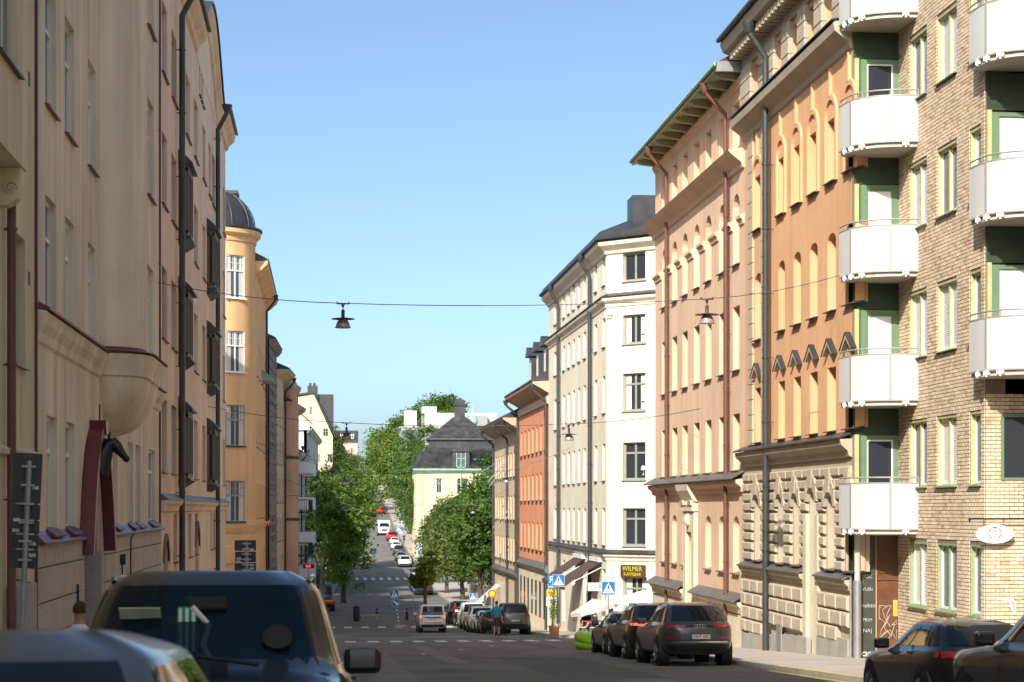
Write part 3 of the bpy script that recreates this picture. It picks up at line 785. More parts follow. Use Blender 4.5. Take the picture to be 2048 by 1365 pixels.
ringband('tower_gutter', [(rt + .2, zc + .3), (rt + .42, zc + .3), (rt + .42, zc + .42), (rt, zc + .5)], M_DKMETAL)
ringband('tower_base_band', [(rt - .1, -1.5), (rt + .05, -1.45), (rt + .2, -1.1), (rt + .22, -.98), (rt - .1, -.9)], P_ORD)
ringband('tower_base_band', [(rt - .1, -3.3), (rt + .12, -3.2), (rt + .18, -2.6), (rt + .1, -2.2), (rt - .1, -2.1)], P_ORD)
mb = MB(); mb.lathe([(rt * math.cos(t) * .98, 2.35 * math.sin(t)) for t in [i * math.pi / 2 / 10 for i in range(10)]] + [(.05, 2.36)], 24, (0, 0, zc + .45))
link('dome', smooth_by_angle(mb.mesh('dome', M_DKMETAL), 30), rD, base)
for k in range(12):
    a = 2 * math.pi * k / 12
    mbr = MB().tube([(rt * math.cos(t) * math.cos(a), rt * math.cos(t) * math.sin(a), zc + .46 + 2.36 * math.sin(t)) for t in [i * math.pi / 2 / 8 for i in range(9)]], .035, 5)
    link('dome_seam', mbr.mesh('dome_seam', M_DKMETAL), rD, base)
fD = Fr(rD, XD, 0, -90)
opsD = [YY(a, a + 1.0) + r for a in (112.6, 116.2, 120, 123.8, 127.6) for r in ((-.6, 1.5), (3.7, 5.9), (8, 10.2))]
wall(fD, -132, -110.5, gz(132) - .4, 14.6, opsD, P_ORD, .25)
for o in opsD: window(fD, *o[:4], M_WINBR, M_GLASS, .2, .07, 2, .66, M_DKMETAL)
body(fD, -132, -110.6, gz(132) - .4, 14.6, 11, P_ORD, -.4)
fD.mk('tower_core', MB().box(-110.6, -108.9, -11, -2.6, gz(110) - .4, 15.8), P_ORD)
cornice(fD, 'roof_cornice', -132, -110.5, 13.9, [(0, 0), (.2, .1), (.7, .55), (.75, .75), (0, .8)], P_ORD)
fD.mk('roof', MB().prism([(.8, .0), (.8, .1), (-4, 2.5), (-9, 2.5), (-9, 0)], 0, -132, -110.5), M_DKMETAL, (0, 0, 14.65))
fD.mk('chimney', MB().box(-113.9, -112.3, -2.4, -1.2, 15, 18.9).box(-114, -112.2, -2.5, -1.1, 18.9, 19.1), M_DKMETAL)
cornice(fD, 'string_course', -132, -110.5, -1.3, [(0, 0), (.1, .05), (.22, .35), (.22, .42), (0, .45)], P_ORD)
fD.mk('copper_bay_roof', MB().prism([(0, .7), (.25, .55), (.75, .1), (.75, 0), (0, 0)], 0, -124.5, -121), M_VERDI, (0, 0, 8.3))
fD.mk('roof_aerial', MB().tube([(-118, -1.5, 15.5), (-118, -1.5, 18.6)], .03, 5), M_DKMETAL)
downpipe(fD, -126.5, gz(126), 13.6, M_PIPE_DK, .08, .15, .6)

# ---- further houses on the left
def far_house(name, label, x0, y0, x1, y1, zt, m, rows_, ncol, fm, eave=0.5, roofm=None, ww=1.0, wh=1.8, zfirst=-5.5, pitch=2.2, gm=None):
    r = thing(name, label, 'building', (x0, y0, gz(y0)))
    d = Vector((x0 - x1, y0 - y1)); L_ = d.length
    f = Fr(r, x1, y1, math.degrees(math.atan2(d.y, d.x)))
    zb = min(gz(y0), gz(y1)) - .5
    ops = [(L_ * (i + .5) / ncol - ww / 2, L_ * (i + .5) / ncol + ww / 2, zfirst + k * (zt - 1.2 - zfirst) / rows_, zfirst + k * (zt - 1.2 - zfirst) / rows_ + wh) for i in range(ncol) for k in range(rows_)]
    wall(f, 0, L_, zb, zt, ops, m, .22); body(f, 0, L_, zb, zt - .05, 11, m, -.35)
    for o in ops: window(f, *o[:4], fm, gm or M_GLASS, .17, .07, 2, .66, M_DKMETAL)
    cornice(f, 'roof_cornice', 0, L_, zt - .5, [(0, 0), (.15, .05), (eave, .35), (eave, .5), (0, .52)], m)
    f.mk('roof', MB().prism([(eave + .05, .02), (eave + .05, .12), (-4, pitch), (-9, pitch), (-9, 0)], 0, 0, L_), roofm or M_DKMETAL, (0, 0, zt))
    return r, f, L_
M_GREYBR = permat('grey_brick', [(.20, .15, .14), (.30, .24, .22), (.25, .19, .18)])
P_CREAM = plaster('cream_plaster', (.70, .58, .40)); P_ORG = plaster('terracotta_plaster', (.68, .45, .30)); P_OFFW = plaster('off_white_plaster', (.62, .60, .55))
rE, fE, LE = far_house('grey_brick_house', 'narrow grey brick house next after the orange corner house', -4.1, 132, -3.85, 142, 12.0, M_GREYBR, 5, 4, M_WINGY, .4)
for k in range(26):
    fE.mk('brick_band', MB().box(0, LE, 0, .05, -8 + k * .75, -7.75 + k * .75), M_GREYBR)
rF, fF, LF = far_house('cream_house', 'slim cream plaster house squeezed between grey brick and terracotta houses', -3.85, 142, -3.5, 150, 10.6, P_CREAM, 5, 3, M_WINBR, .9)
downpipe(fF, .3, gz(150), 9.6, M_PIPE_DK, .08, .15, .7)
fF.mk('chimney', MB().box(3.5, 5.2, -3, -1.4, 10.8, 13.4).box(3.4, 5.3, -3.1, -1.3, 13.4, 13.6), M_DKMETAL)
rG, fG, LG = far_house('terracotta_house', 'terracotta house with a slender round corner turret and iron balconies', -3.5, 150, -2.5, 163, 8.6, P_ORG, 5, 4, M_WINBR, .6)
tur = MB().lathe([(.2, -7.2), (.55, -6.6), (.62, -6.4), (.75, -6.2), (.75, 1.0), (.85, 1.05), (.85, 1.25), (.75, 1.3), (.75, 9.2), (.95, 9.5), (1.0, 9.8), (.7, 10.0), (.3, 10.8), (.03, 11.6)], 20)
fG.mk('corner_turret', tur, [P_ORG], (LG - 1.2, .3, 0), smooth=35)
for z in (4.0, -1.0): fG.mk('turret_band', MB().lathe([(.77, 0), (.84, .02), (.84, .2), (.77, .22)], 20, cap=False), M_DKMETAL, (LG - 1.2, .3, z))
downpipe(fG, LG - 2.4, gz(152), 8.0, M_PIPE_DK, .08, .15, .5)
def iron_balcony(fr, s0, s1, z, out=1.0):
    mb = MB().box(s0, s1, 0, out, z - .1, z)
    n = 16
    for i in range(n + 1):
        x = s0 + (s1 - s0) * i / n; mb.box(x - .012, x + .012, out - .03, out, z, z + 1.0)
    for k in range(7):
        for x in (s0, s1 - .024): mb.box(x, x + .024, out * k / 7, out * k / 7 + .024, z, z + 1.0)
    mb.box(s0, s1, out - .05, out, z + 1.0, z + 1.05); mb.box(s0, s0 + .04, 0, out, z + 1.0, z + 1.05); mb.box(s1 - .04, s1, 0, out, z + 1.0, z + 1.05)
    for x in (s0 + .3, s1 - .3): mb.tube([(x, 0, z - 1.1), (x, out * .9, z - .1)], .03, 5)
    fr.mk('iron_balcony', mb, M_BLACK)
for z in (-.3, -4.0): iron_balcony(fG, 1.0, 5.0, z, 1.3)
rH, fH, LH = far_house('white_balcony_house', 'white plaster house on the left with stacked white balconies', -2.9, 163, -2.2, 182, 5.0, P_OFFW, 5, 5, M_WINBR, .5, zfirst=-8.2, wh=1.7)
for k, z in enumerate((3.2, 0.0, -3.2, -6.2)):
    b = fH.mk('balcony', MB().box(10.2, 14.2, 0, 1.35, z - .15, z), P_OFFW)
    fH.mk('balcony_panel', MB().box(10.2, 14.2, 1.30, 1.36, z, z + 1.0).box(14.14, 14.2, 0, 1.3, z, z + 1.0).box(10.2, 10.26, 0, 1.3, z, z + 1.0), M_WHITE)
    fH.mk('balcony_rail', MB().box(10.2, 14.2, 1.3, 1.36, z + 1.12, z + 1.16).box(14.14, 14.2, 0, 1.36, z + 1.12, z + 1.16), M_GREYMETAL)
    fH.mk('balcony', MB().box(3.2, 7.2, 0, 1.2, z - .15, z).box(3.2, 7.2, 1.14, 1.2, z, z + 1.0).box(7.14, 7.2, 0, 1.14, z, z + 1.0), M_WHITE)
for s in (LH - .4, 8.7): downpipe(fH, s, gz(170), 4.6, M_PIPE_DK, .07, .12, .6)
M_REDROOF = mat('red_roof_metal', (.42, .06, .04), .5, .15, 2)
rI, fI, LI = far_house('stepped_white_house', 'white house with sloped gable and red roof edge uphill on the left', -2.2, 200, -1.2, 240, 8.6, P_OFFW, 5, 9, M_WINBR, .5, M_DKMETAL, zfirst=-8, wh=1.7, pitch=3.2)
fI.mk('gable_wall', MB().prism([(.3, 8.4), (.3, 9.0), (-4.5, 13.6), (-9, 13.6), (-9, 8.4)], 0, LI, LI + .3), P_OFFW)
fI.mk('red_roof_edge', MB().prism([(.55, 9.0), (.55, 9.18), (-4.5, 13.85), (-4.6, 13.6)], 0, LI - .6, LI + .5), M_REDROOF)
fI.mk('chimney', MB().box(20, 21.4, -4.5, -3.2, 9, 14.2), mat('red_chimney', (.55, .12, .07), .7, .1, 2))
fI.mk('chimney', MB().box(28, 29.6, -5.5, -4, 9, 14.8), M_DKMETAL); fI.mk('chimney', MB().box(24, 25.2, -5, -4, 9, 14.4), M_DKMETAL)
# cream gable house on the hill
rJ = thing('cream_gable_house', 'tall cream house with steep gable and dark metal roof on the hill', 'building', (-4, 400, gz(400)))
fJ = Fr(rJ, 1.1, 400, 180)
zE, zR = 15.6, 24.6
mb = MB().prism([(0, -6), (0, zE), (4.1, zR), (9.5, zR - 1), (9.5, -6)], 1, -14, 0); fJ.mk('wall', mb, plaster('pale_cream_plaster', (.62, .52, .36)))
fJ.mk('roof', MB().prism([(-.6, zE - .5), (-.6, zE - .1), (4.1, zR + .5), (4.1, zR + .1)], 1, -14, .4).prism([(4.1, zR + .1), (4.1, zR + .5), (9.9, zR - .4), (9.9, zR - .8)], 1, -14, .4), M_DKMETAL)
fJ.mk('roof_wing', MB().prism([(-14, 17.2), (-14, 17.6), (-7, 24.6), (-1.5, 24.6), (-1.5, 17.2)], 0, -.2, 4.0), M_DKMETAL)
fJ.mk('chimney', MB().box(3.2, 5.4, -2, -.8, 23, 26.4).box(3.6, 4.2, -1.8, -1, 26.4, 27).box(4.5, 5.1, -1.8, -1, 26.4, 27), M_DKMETAL)
for s, z in ((1.5, 15.5), (4.4, 15.4), (4.7, 20.2), (7.2, 15.5), (.6, 10), (.6, 6), (3, 10), (3, 6)):
    window(fJ, s - .55, s + .55, z, z + 1.7, M_WINGY, M_GLASS, -.05, .09, 2, .6)
fJ2 = Fr(rJ, 1.1, 414, -90)
for i in range(4):
    for z in (0, 4, 8, 12): window(fJ2, 2 + i * 3, 3.2 + i * 3, z, z + 1.9, M_WINGY, M_GLASS, -.05, .09, 2, .6)
# pink house at the top of the street
rK = thing('pink_hilltop_house', 'small pale pink house with red windows at the top of the street', 'building', (0, 600, gz(600)))
fK = Fr(rK, 9.5, 600, 180)
fK.mk('wall', MB().box(0, 13, -10, 0, gz(600) - 1, 21.5), plaster('pale_pink_plaster', (.74, .50, .40)))
fK.mk('roof', MB().prism([(.6, 21.4), (.6, 21.8), (-2, 25.2), (-10, 25.2), (-10, 21.4)], 0, -.4, 13.4), M_DKMETAL)
for i in range(4):
    for z in (12.6, 17): window(fK, 1 + i * 3, 2.4 + i * 3, z, z + 2.4, mat('red_window_paint', (.40, .05, .05), .6, .1, 3), M_GLASS, -.06, .16, 2, .6)
    window(fK, 1 + i * 3, 2.4 + i * 3, 22.4, 24.3, M_WHITE, M_GLASSLIT, -.9, .12, 2, .6)
# ================================================================= right row of buildings (in the sun)
def rroot(name, label, y, x=14.5): return thing(name, label, 'building', (x, y, gz(y)))
XW = 14.5
P_RUST = plaster('rust_orange_plaster', (0.72, 0.42, 0.23), 0.07)
P_SALMON = plaster('salmon_plaster', (0.73, 0.52, 0.37), 0.07)
P_WHITE = plaster('warm_white_plaster', (0.74, 0.67, 0.55), 0.04)
P_ORED = plaster('orange_red_plaster', (0.68, 0.31, 0.18), 0.06)
P_TAN = plaster('tan_plaster', (0.62, 0.48, 0.33), 0.06)
P_STONE = mat('sandstone', (0.47, 0.40, 0.30), .9, .10, 1.2, .4, 50, spec=.2, fine=.06)
M_STONEB = permat('sandstone_block', [(0.44, 0.37, 0.28), (0.51, 0.44, 0.34), (0.47, 0.40, 0.30)], .9, .5)
P_CREAMST = plaster('cream_stone', (0.66, 0.58, 0.44), .05)
M_GREEN = mat('green_door_paint', (0.135, 0.225, 0.125), .55, .10, 2, spec=.4)
M_LIME = mat('lime_window_paint', (0.45, 0.44, 0.22), .55, .12, 2.5)
M_BLIND = mat('white_blind', (.78, .78, .77), .7, .03, 2)
M_PANEL = mat('white_balcony_panel', (.56, .555, .545), .5, .05, .8, streak=.06)
M_SLAB = mat('balcony_concrete', (.50, .46, .40), .85, .12, 1.5, .2)
M_BRWIN = mat('ochre_window_paint', (.42, .24, .12), .6, .1, 3)

# ---- brick house with bowed white balconies -----------------------------------------------------------
M_BRICK = permat('yellow_brick', [(0.56, 0.42, 0.28), (0.67, 0.54, 0.40), (0.62, 0.49, 0.35), (0.71, 0.58, 0.44), (0.65, 0.51, 0.37), (0.48, 0.34, 0.23)], .9, .35)
M_MORT = mat('brick_mortar', (0.20, 0.155, 0.11), .95, .12, 4, .3)
rK1 = rroot('yellow_brick_house', 'yellow brick apartment house with stacked curved white balconies and lime green windows', 46.5, 15.8)
fK1 = Fr(rK1, 15.8, 0, 90)
ZT = 22.0
Y0, Y1 = 43.3, 50.1
cols = [(Yw(1855, 15.8), Yw(1820, 15.8)), (Yw(1915, 15.8), Yw(1875, 15.8)), (Yw(1963, 15.8), Yw(1941, 15.8))]
rowsK = [(-2.62, -.90), (.59, 2.36), (4.07, 5.82), (7.56, 9.30), (11.03, 12.75), (14.5, 16.2), (17.9, 19.6)]
opsK = [c + r for c in cols for r in rowsK]
zb = gz(50) - .3
wall(fK1, Y0, Y1, zb, ZT, [tuple(o) for o in opsK], M_MORT, .16, name='mortar_wall')
def bricks(fr, s0, s1, z0, z1, cuts, keep, bl=.235, bh=.094, thick=.022, seed=3):
    """running bond; the KEEP bricks nearest the eye become parts, the rest one mesh"""
    random.seed(seed); out = []; k = 0; z = z0
    while z < z1 - .02:
        s = s0 - (bl * .5 if k % 2 else 0)
        rowcuts = [(c[0] - .004, c[1] + .004) for c in cuts if c[2] < z + bh and c[3] > z]
        while s < s1:
            for a, b in intervals(max(s, s0), min(s + bl, s1), rowcuts):
                if b - a > .03: out.append((a, b, z))
            s += bl
        z += bh; k += 1
    out.sort(key=lambda q: (q[2] - (-1.0)) ** 2 * .2 + (q[0] - s0) ** 2 if fr is fK1 else q[2] ** 2)
    near, rest = out[:keep], out[keep:]
    g = .012
    for a, b, z in near:
        jit = random.uniform(-.003, .004)
        fr.put('brick', block_mesh(round(b - a - g, 2), bh - .016, thick, M_BRICK, .004, 'brick'), ((a + b) / 2, .001 + jit, z + bh / 2))
    mb = MB()
    for a, b, z in rest:
        t = thick + random.uniform(-.004, .005); x0, x1, y0, y1 = a + g / 2, b - g / 2, z + .008, z + bh - .008
        mb.add([(x0, .001, y0), (x1, .001, y0), (x1, .001, y1), (x0, .001, y1), (x0, t, y0), (x1, t, y0), (x1, t, y1), (x0, t, y1)],
               [(4, 5, 6, 7), (0, 1, 5, 4), (2, 3, 7, 6), (1, 2, 6, 5), (3, 0, 4, 7)])
    if mb.f: tag(fr.mk('bricks', mb, M_BRICK), kind='stuff')
bricks(fK1, Y0, Y1, zb, ZT, opsK, 260)
body(fK1, Y0, Y1 - .1, zb, ZT - .05, 10, M_MORT, -.5)
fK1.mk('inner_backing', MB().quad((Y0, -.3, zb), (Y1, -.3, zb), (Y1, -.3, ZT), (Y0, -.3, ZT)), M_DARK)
# soldier lintel recess, windows with lime reveals
for i, o in enumerate(opsK):
    sa, sb, za, zb_ = o
    w = window(fK1, sa + .03, sb - .03, za + .02, zb_ - .03, M_WHITE, M_GLASSLIT, .13, .06, 2 if sb - sa > .9 else 1, 0, None)
    h = zb_ - za; hw = (sb - sa) / 2
    lin = MB().box(hw - .03, hw, .0, .16, 0, h).box(-hw, -hw + .03, .0, .16, 0, h).box(-hw + .03, hw - .03, 0, .16, h - .05, h)
    if sb - sa > .9: lin.box(-.035, .035, .065, .11, 0.02, h - .05)
    sub(w, 'reveal_lining', lin.mesh('reveal_lining', M_LIME if za > 0 else mat('pale_green_paint', (.28, .35, .20), .55, .1, 3)), (0, .0, -.02))
    sub(w, 'sill', MB().prism([(.05, .01), (.27, -.05), (.27, -.08), (.05, -.03)], 0, -hw - .04, hw + .04).mesh('sill', mat('dull_green_sill', (.20, .25, .15), .6, .15, 3)), (0, 0, 0))
    if i % 3 != 1 and sb - sa > .9:
        bl = MB()
        nb = int((h - .2) / .05)
        for k in range(nb): bl.quad((-hw + .1, .021, .08 + k * .05), (hw - .1, .021, .08 + k * .05), (hw - .1, .026, .115 + k * .05), (-hw + .1, .026, .115 + k * .05))
        sub(w, 'blind', bl.mesh('blind', M_BLIND))
# balcony wall (faces the camera) with green doors, and the entrance below
fE1 = Fr(rK1, 15.8, 50.1, 180)          # s: 0 at x=15.8 .. 1.3 at x=14.5
slabs = [-.50, 2.97, 6.44, 9.92, 13.40, 16.87]
wall(fE1, 0, 1.3, zb, ZT, [(.0, 1.3, zb, -.70)], M_GREEN, .02, name='balcony_wall')
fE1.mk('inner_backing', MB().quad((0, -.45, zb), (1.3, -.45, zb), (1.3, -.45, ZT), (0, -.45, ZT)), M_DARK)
BAL1 = [(15.8, 48.38), (15.45, 48.40), (15.05, 48.47), (14.70, 48.62), (14.40, 48.86), (14.20, 49.2), (14.14, 49.6), (14.12, 50.05)]
def balcony(root, plan, z, label=None, h=1.16):
    """slab, curved panels with joints, top rail with posts, brackets"""
    base = root.location
    P = [Vector((x, y)) for x, y in plan]
    def off(i, d):
        a, b = P[max(i - 1, 0)], P[min(i + 1, len(P) - 1)]; t = (b - a).normalized(); n = Vector((-t.y, t.x))
        if n.dot(Vector((-1, -1))) < 0: n = -n
        return P[i] + n * d
    inner = [(15.8, 50.06), (15.8, 48.38)] if plan is BAL1 else [(plan[0][0], plan[-1][1]), plan[0]]
    mb = MB(); poly = [off(i, -.03) for i in range(len(P))] + [Vector(inner[0])]
    mb.prism([(p.x, p.y) for p in poly], 2, z - .20, z)
    s = link('balcony', mb.mesh('balcony', M_SLAB), root, Vector((0, 0, 0)) - base)
    def band(d0, d1, z0, z1, i0, i1):
        mb = MB()
        for i in range(i0, i1):
            a0, b0, a1, b1 = off(i, d0), off(i + 1, d0), off(i, d1), off(i + 1, d1)
            v = [(a0.x, a0.y, z0), (b0.x, b0.y, z0), (b1.x, b1.y, z0), (a1.x, a1.y, z0), (a0.x, a0.y, z1), (b0.x, b0.y, z1), (b1.x, b1.y, z1), (a1.x, a1.y, z1)]
            f = [(0, 1, 5, 4), (3, 2, 6, 7), (4, 5, 6, 7), (0, 1, 2, 3)] + ([(0, 3, 7, 4)] if i == i0 else []) + ([(1, 2, 6, 5)] if i == i1 - 1 else [])
            mb.add(v, f)
        return mb
    for i0, i1 in ((0, 2), (2, 5), (5, 7)):
        me = band(.0, .035, z - .05, z + h, i0, i1).mesh('panel', M_PANEL); smooth_by_angle(me, 50)
        sub(s, 'panel', me)
    fm = band(-.012, .045, z + h, z + h + .035, 0, 7); fm2 = band(-.012, .045, z - .085, z - .05, 0, 7); fm.add(fm2.v, fm2.f)
    for i in (2, 5):
        p, q = off(i, .05), off(i, -.01); t = (off(i + 1, 0) - off(i - 1, 0)).normalized() * .035
        fm.add([(p.x - t.x, p.y - t.y, z - .05), (p.x + t.x, p.y + t.y, z - .05), (p.x + t.x, p.y + t.y, z + h), (p.x - t.x, p.y - t.y, z + h)], [(0, 1, 2, 3)])
    sub(s, 'panel_frame', smooth_by_angle(fm.mesh('panel_frame', mat('pale_grey_metal', (.34, .33, .31), .45, .05, 3, metal=.2)), 50))
    rl = MB().tube([(off(i, 0).x, off(i, 0).y, z + h + .17) for i in range(len(P))], .022, 8)
    for i in (0, 2, 4, 6, 7): q = off(i, 0); rl.box(q.x - .012, q.x + .012, q.y - .012, q.y + .012, z + h, z + h + .17)
    sub(s, 'handrail', smooth_by_angle(rl.mesh('handrail', mat('pale_grey_metal', (.6, .6, .6))), 50))
    for i in (1, 4, 5, 6):
        q = off(i, .0); n = off(i, 1) - off(i, 0); t = Vector((-n.y, n.x)); br = MB()
        br.box(-.09, .09, -.01, .04, -.025, .025); br.box(-.02, .02, -.012, .05, -.09, .09)
        for sx in (-.085, .055): br.box(sx, sx + .03, .0, .055, -.05, .05)
        sub(s, 'bracket', br.mesh('bracket', M_WHITE), (q.x, q.y, z - .13), (0, 0, math.atan2(n.y, n.x) - math.pi / 2))
    return s
for k, z in enumerate(slabs):
    balcony(rK1, BAL1, z)
    top = z + 3.48 - .22
    # door with frame, blind and a head panel, its green darkened for the slab's shade
    fE1.mk('door_head_panel', MB().box(.01, 1.28, 0.002, .05, z + 2.55, top), mat('shaded_green_sheet', (.035, .06, .035), .5, .3, 2))
    d = fE1.mk('balcony_door', MB().box(.02, .18, .01, .07, z, z + 2.52).box(.93, 1.10, .01, .07, z, z + 2.52).box(.18, .93, .01, .07, z + 2.40, z + 2.52), M_GREEN)
    sub(d, 'door_sash', MB().box(.18, .225, .012, .05, z + .05, z + 2.40).box(.885, .93, .012, .05, z + .05, z + 2.40).box(.225, .885, .012, .05, z + 2.355, z + 2.40).mesh('door_sash', M_WHITE if k in (0, 3) else M_GREEN))
    if k in (1, 2, 4, 5): sub(d, 'door_blind', MB().quad((.22, .03, z), (.89, .03, z), (.89, .03, z + 2.36), (.22, .03, z + 2.36)).mesh('door_blind', M_BLIND))
    else: sub(d, 'door_glass', MB().quad((.22, .03, z), (.89, .03, z), (.89, .03, z + 2.36), (.22, .03, z + 2.36)).mesh('door_glass', M_GLASS))
    fE1.mk('lime_jamb', MB().box(1.16, 1.28, .01, .10, z, z + 2.54), M_LIME)
# entrance
dw = mat('brown_timber_door', (.13, .055, .025), .5, .25, 2.5)
fE1.mk('entrance_door', MB().box(.02, .62, -.035, -.012, gz(50) - .1, -.76).box(.02, .62, -.012, .02, -2.0, -1.88), dw)
mb = MB()
for k in range(7): mb.box(.06, .58, -.011, .012, -1.80 + k * .1, -1.74 + k * .1)
fE1.mk('louvre', mb, dw)
M_PANELDK = mat('dark_door_panel', (.05, .055, .045), .6, .25, 2)
fE1.mk('side_panel', MB().box(.66, 1.12, -.035, -.01, gz(50) - .1, -.76), M_PANELDK)
fE1.mk('entrance_lintel', MB().box(0, 1.3, -.04, .0, -.76, -.70), M_SLAB)
random.seed(5)
def scribble(n, w, h, r=.008):
    mb = MB(); x, z = random.uniform(0, w), random.uniform(0, h); pts = []
    for i in range(n):
        x = min(w, max(0, x + random.uniform(-.22, .22))); z = min(h, max(0, z + random.uniform(-.3, .3))); pts.append((x, 0, z))
    mb.tube(pts, r, 4); return mb
M_TAG = mat('grey_spray_paint', (.42, .42, .40), .7, .1, 3); M_TAGW = mat('white_spray_paint', (.75, .75, .72), .7, .05, 3)
fE1.mk('graffiti_scribble', scribble(34, .5, 1.3, .010), M_TAG, (.06, -.008, -4.0))
for i, (txt, z, sz) in enumerate((('Fnekto', -2.7, .17), ('VUlRi', -2.25, .13), ('SOK', -1.9, .15), ('PRiM', -3.1, .13), ('NAJ', -3.4, .15))):
    me = text_mesh(txt, sz, M_TAG, .001); 
    w = fE1.o + fE1.d * .89 + fE1.n * -.008
    link('graffiti_tag', me, rK1, Vector((w.x, w.y, z)) - rK1.location, (R(90), 0, 0))
for txt, z, sz in (('CHR', -4.05, .16), ('PNEE', -4.24, .17)):
    w = fE1.o + fE1.d * .89 + fE1.n * -.008
    link('graffiti_tag', text_mesh(txt, sz, M_TAGW, .001, bold=.006), rK1, Vector((w.x, w.y, z)) - rK1.location, (R(90), 0, 0))
fE1.mk('door_notice', MB().box(.03, .16, -.012, -.006, -3.0, -2.55), mat('yellow_notice', (.5, .38, .08), .7, .1, 3))
# second balcony column (nearer) and its wall
fE2 = Fr(rK1, 17.1, 43.3, 180)
wall(fE2, 0, 1.3, zb, ZT, [], M_MORT, .02, name='balcony_wall')
slabs2 = [3.32, 7.0, 10.75, 14.4]
bricks(fE2, 0, 1.3, zb, ZT, [(.05, 1.28, 2.8, 21)], 40, seed=8)
BAL2 = [(17.1, 41.5), (16.75, 41.52), (16.35, 41.6), (16.0, 41.76), (15.70, 42.0), (15.5, 42.35), (15.44, 42.75), (15.42, 43.28)]
for k, z in enumerate(slabs2):
    balcony(rK1, BAL2, z)
    fE2.mk('door_head_panel', MB().box(.02, 1.28, 0.03, .08, z + 2.6, z + 3.5), MATS['shaded_green_sheet'])
    d = fE2.mk('balcony_door', MB().box(.02, .12, .03, .09, z, z + 2.55).box(.98, 1.18, .03, .09, z, z + 2.55).box(.12, .98, .03, .09, z + 2.45, z + 2.55), M_GREEN)
    sub(d, 'door_blind', MB().quad((.12, .04, z), (.98, .04, z), (.98, .04, z + 2.46), (.12, .04, z + 2.46)).mesh('door_blind', M_BLIND))
    fE2.mk('lime_jamb', MB().box(1.18, 1.29, .03, .12, z, z + 2.6), M_LIME)
fE2.mk('lower_window', MB().box(.05, .92, .0, .05, .68, 2.28), M_GREEN)
fE2.mk('window_glass', MB().box(.12, .85, .05, .06, .75, 2.2), M_GLASS)
fK2 = Fr(rK1, 17.1, 0, 90)
wall(fK2, -20, 43.3, gz(43) - .3, ZT, [], M_MORT, .2); body(fK2, -20, 43.3, gz(43) - .3, ZT - .05, 9, M_MORT, -.3)
fE2.mk('graffiti_scribble', scribble(20, .5, .4, .02), M_TAGW, (.55, .03, -2.6))
# grey pipe at the house corner, sign pole on the pavement
fE1.mk('corner_pipe', MB().tube([(1.24, .2, gz(50)), (1.24, .2, -.71)], .085, 12), M_SLAB, smooth=50)
fE1.mk('pipe_guard', MB().tube([(1.24, .2, gz(50) + .1), (1.24, .2, -2.0)], .115, 12), M_GREYMETAL, smooth=50)
# hanging oval sign
sg = thing('oval_hanging_sign', 'white oval sign with crowned crest hanging from an iron arm on brick', 'sign', (16.15, 43.15, 0.0))
ell = [(.47 * math.cos(2 * math.pi * k / 40), .225 * math.sin(2 * math.pi * k / 40)) for k in range(40)]
pc = Vector((15.95, 43.08, -.62)) - sg.location
link('sign_board', MB().prism(ell, 1, -.02, .02).mesh('sign_board', M_WHITE), sg, pc)
arm = MB().tube([(-.62, 0, .36), (.75, 0, .36)], .016, 6).lathe([(0.001, -.10), (.035, 0.0), (.0, .04)], 8, (-.62, 0, .36))
link('sign_arm', arm.mesh('sign_arm', M_BLACK), sg, pc)
for sx in (-.26, .22):
    ch = MB()
    for k in range(4): ch.tube([(sx + .018 * math.cos(a), 0, .34 - k * .042 + .024 * math.sin(a)) for a in [i * math.pi / 4 for i in range(9)]], .006, 5)
    link('chain', ch.mesh('chain', M_BLACK), sg, pc)
crest = MB()
for sgn in (-1, 1):
    for k in range(9):
        a = -1.1 + k * .28; x = sgn * (.055 + .095 * math.cos(a)); z = .02 + .12 * math.sin(a)
        crest.prism([(x - .02, z - .012), (x + .02, z - .004), (x + .012, z + .016), (x - .014, z + .008)], 1, -.0235, -.0215)
crest.prism([(-.055, .135), (.055, .135), (.07, .175), (.03, .155), (0, .185), (-.03, .155), (-.07, .175)], 1, -.0235, -.0215)
crest.tube([(.07 * math.cos(2 * math.pi * k / 20), -.022, -.04 + .07 * math.sin(2 * math.pi * k / 20)) for k in range(21)], .004, 4)
for k in range(5): crest.box(-.06 + k * .025, -.045 + k * .025, -.0235, -.0215, .05, .095)
link('crest', crest.mesh('crest', M_BLACK), sg, pc)
# ---- rust and stone house -----------------------------------------------------------------------------
rR = rroot('rust_stone_house', 'rust orange house with rusticated sandstone ground floor, gabled window hoods and dark pipe', 57)
fR = Fr(rR, XW, 0, 90)
Ya, Yb = 50.15, 63.5
cR = [(Yw(b, XW), Yw(a, XW)) for a, b in ((1510, 1523), (1557, 1569), (1587.6, 1601), (1620, 1634.5), (1655, 1671), (1692, 1709))]
cR = [(c[0] - .05, c[1]) for c in cR]
r2, r3, r4, rg = (9.45, 11.25), (5.72, 7.95), (2.25, 4.08), (-1.75, .45)
opsR = []
for i, c in enumerate(cR):
    opsR += [c + (r2[0], r2[1]), c + (r3[0], r3[1], .25), c + r4]
    opsR += [c + ((gz(56) - .3 if i == 3 else rg[0]), rg[1] + (.15 if i == 3 else 0), .42, .42)]
attic = [(c[0] - .1, c[1] + .1, 13.75, 15.1) for c in cR]
wall(fR, Ya, Yb, 2.0, 16.0, [o for o in opsR if o[2] > 2] + attic, P_RUST, .36)
wall(fR, Ya, Yb, gz(63) - .3, 2.0, [o for o in opsR if o[2] < 2], P_STONE, .42, name='stone_wall')
body(fR, Ya, Yb - .05, gz(63) - .3, 15.9, 12, P_RUST, -.6)
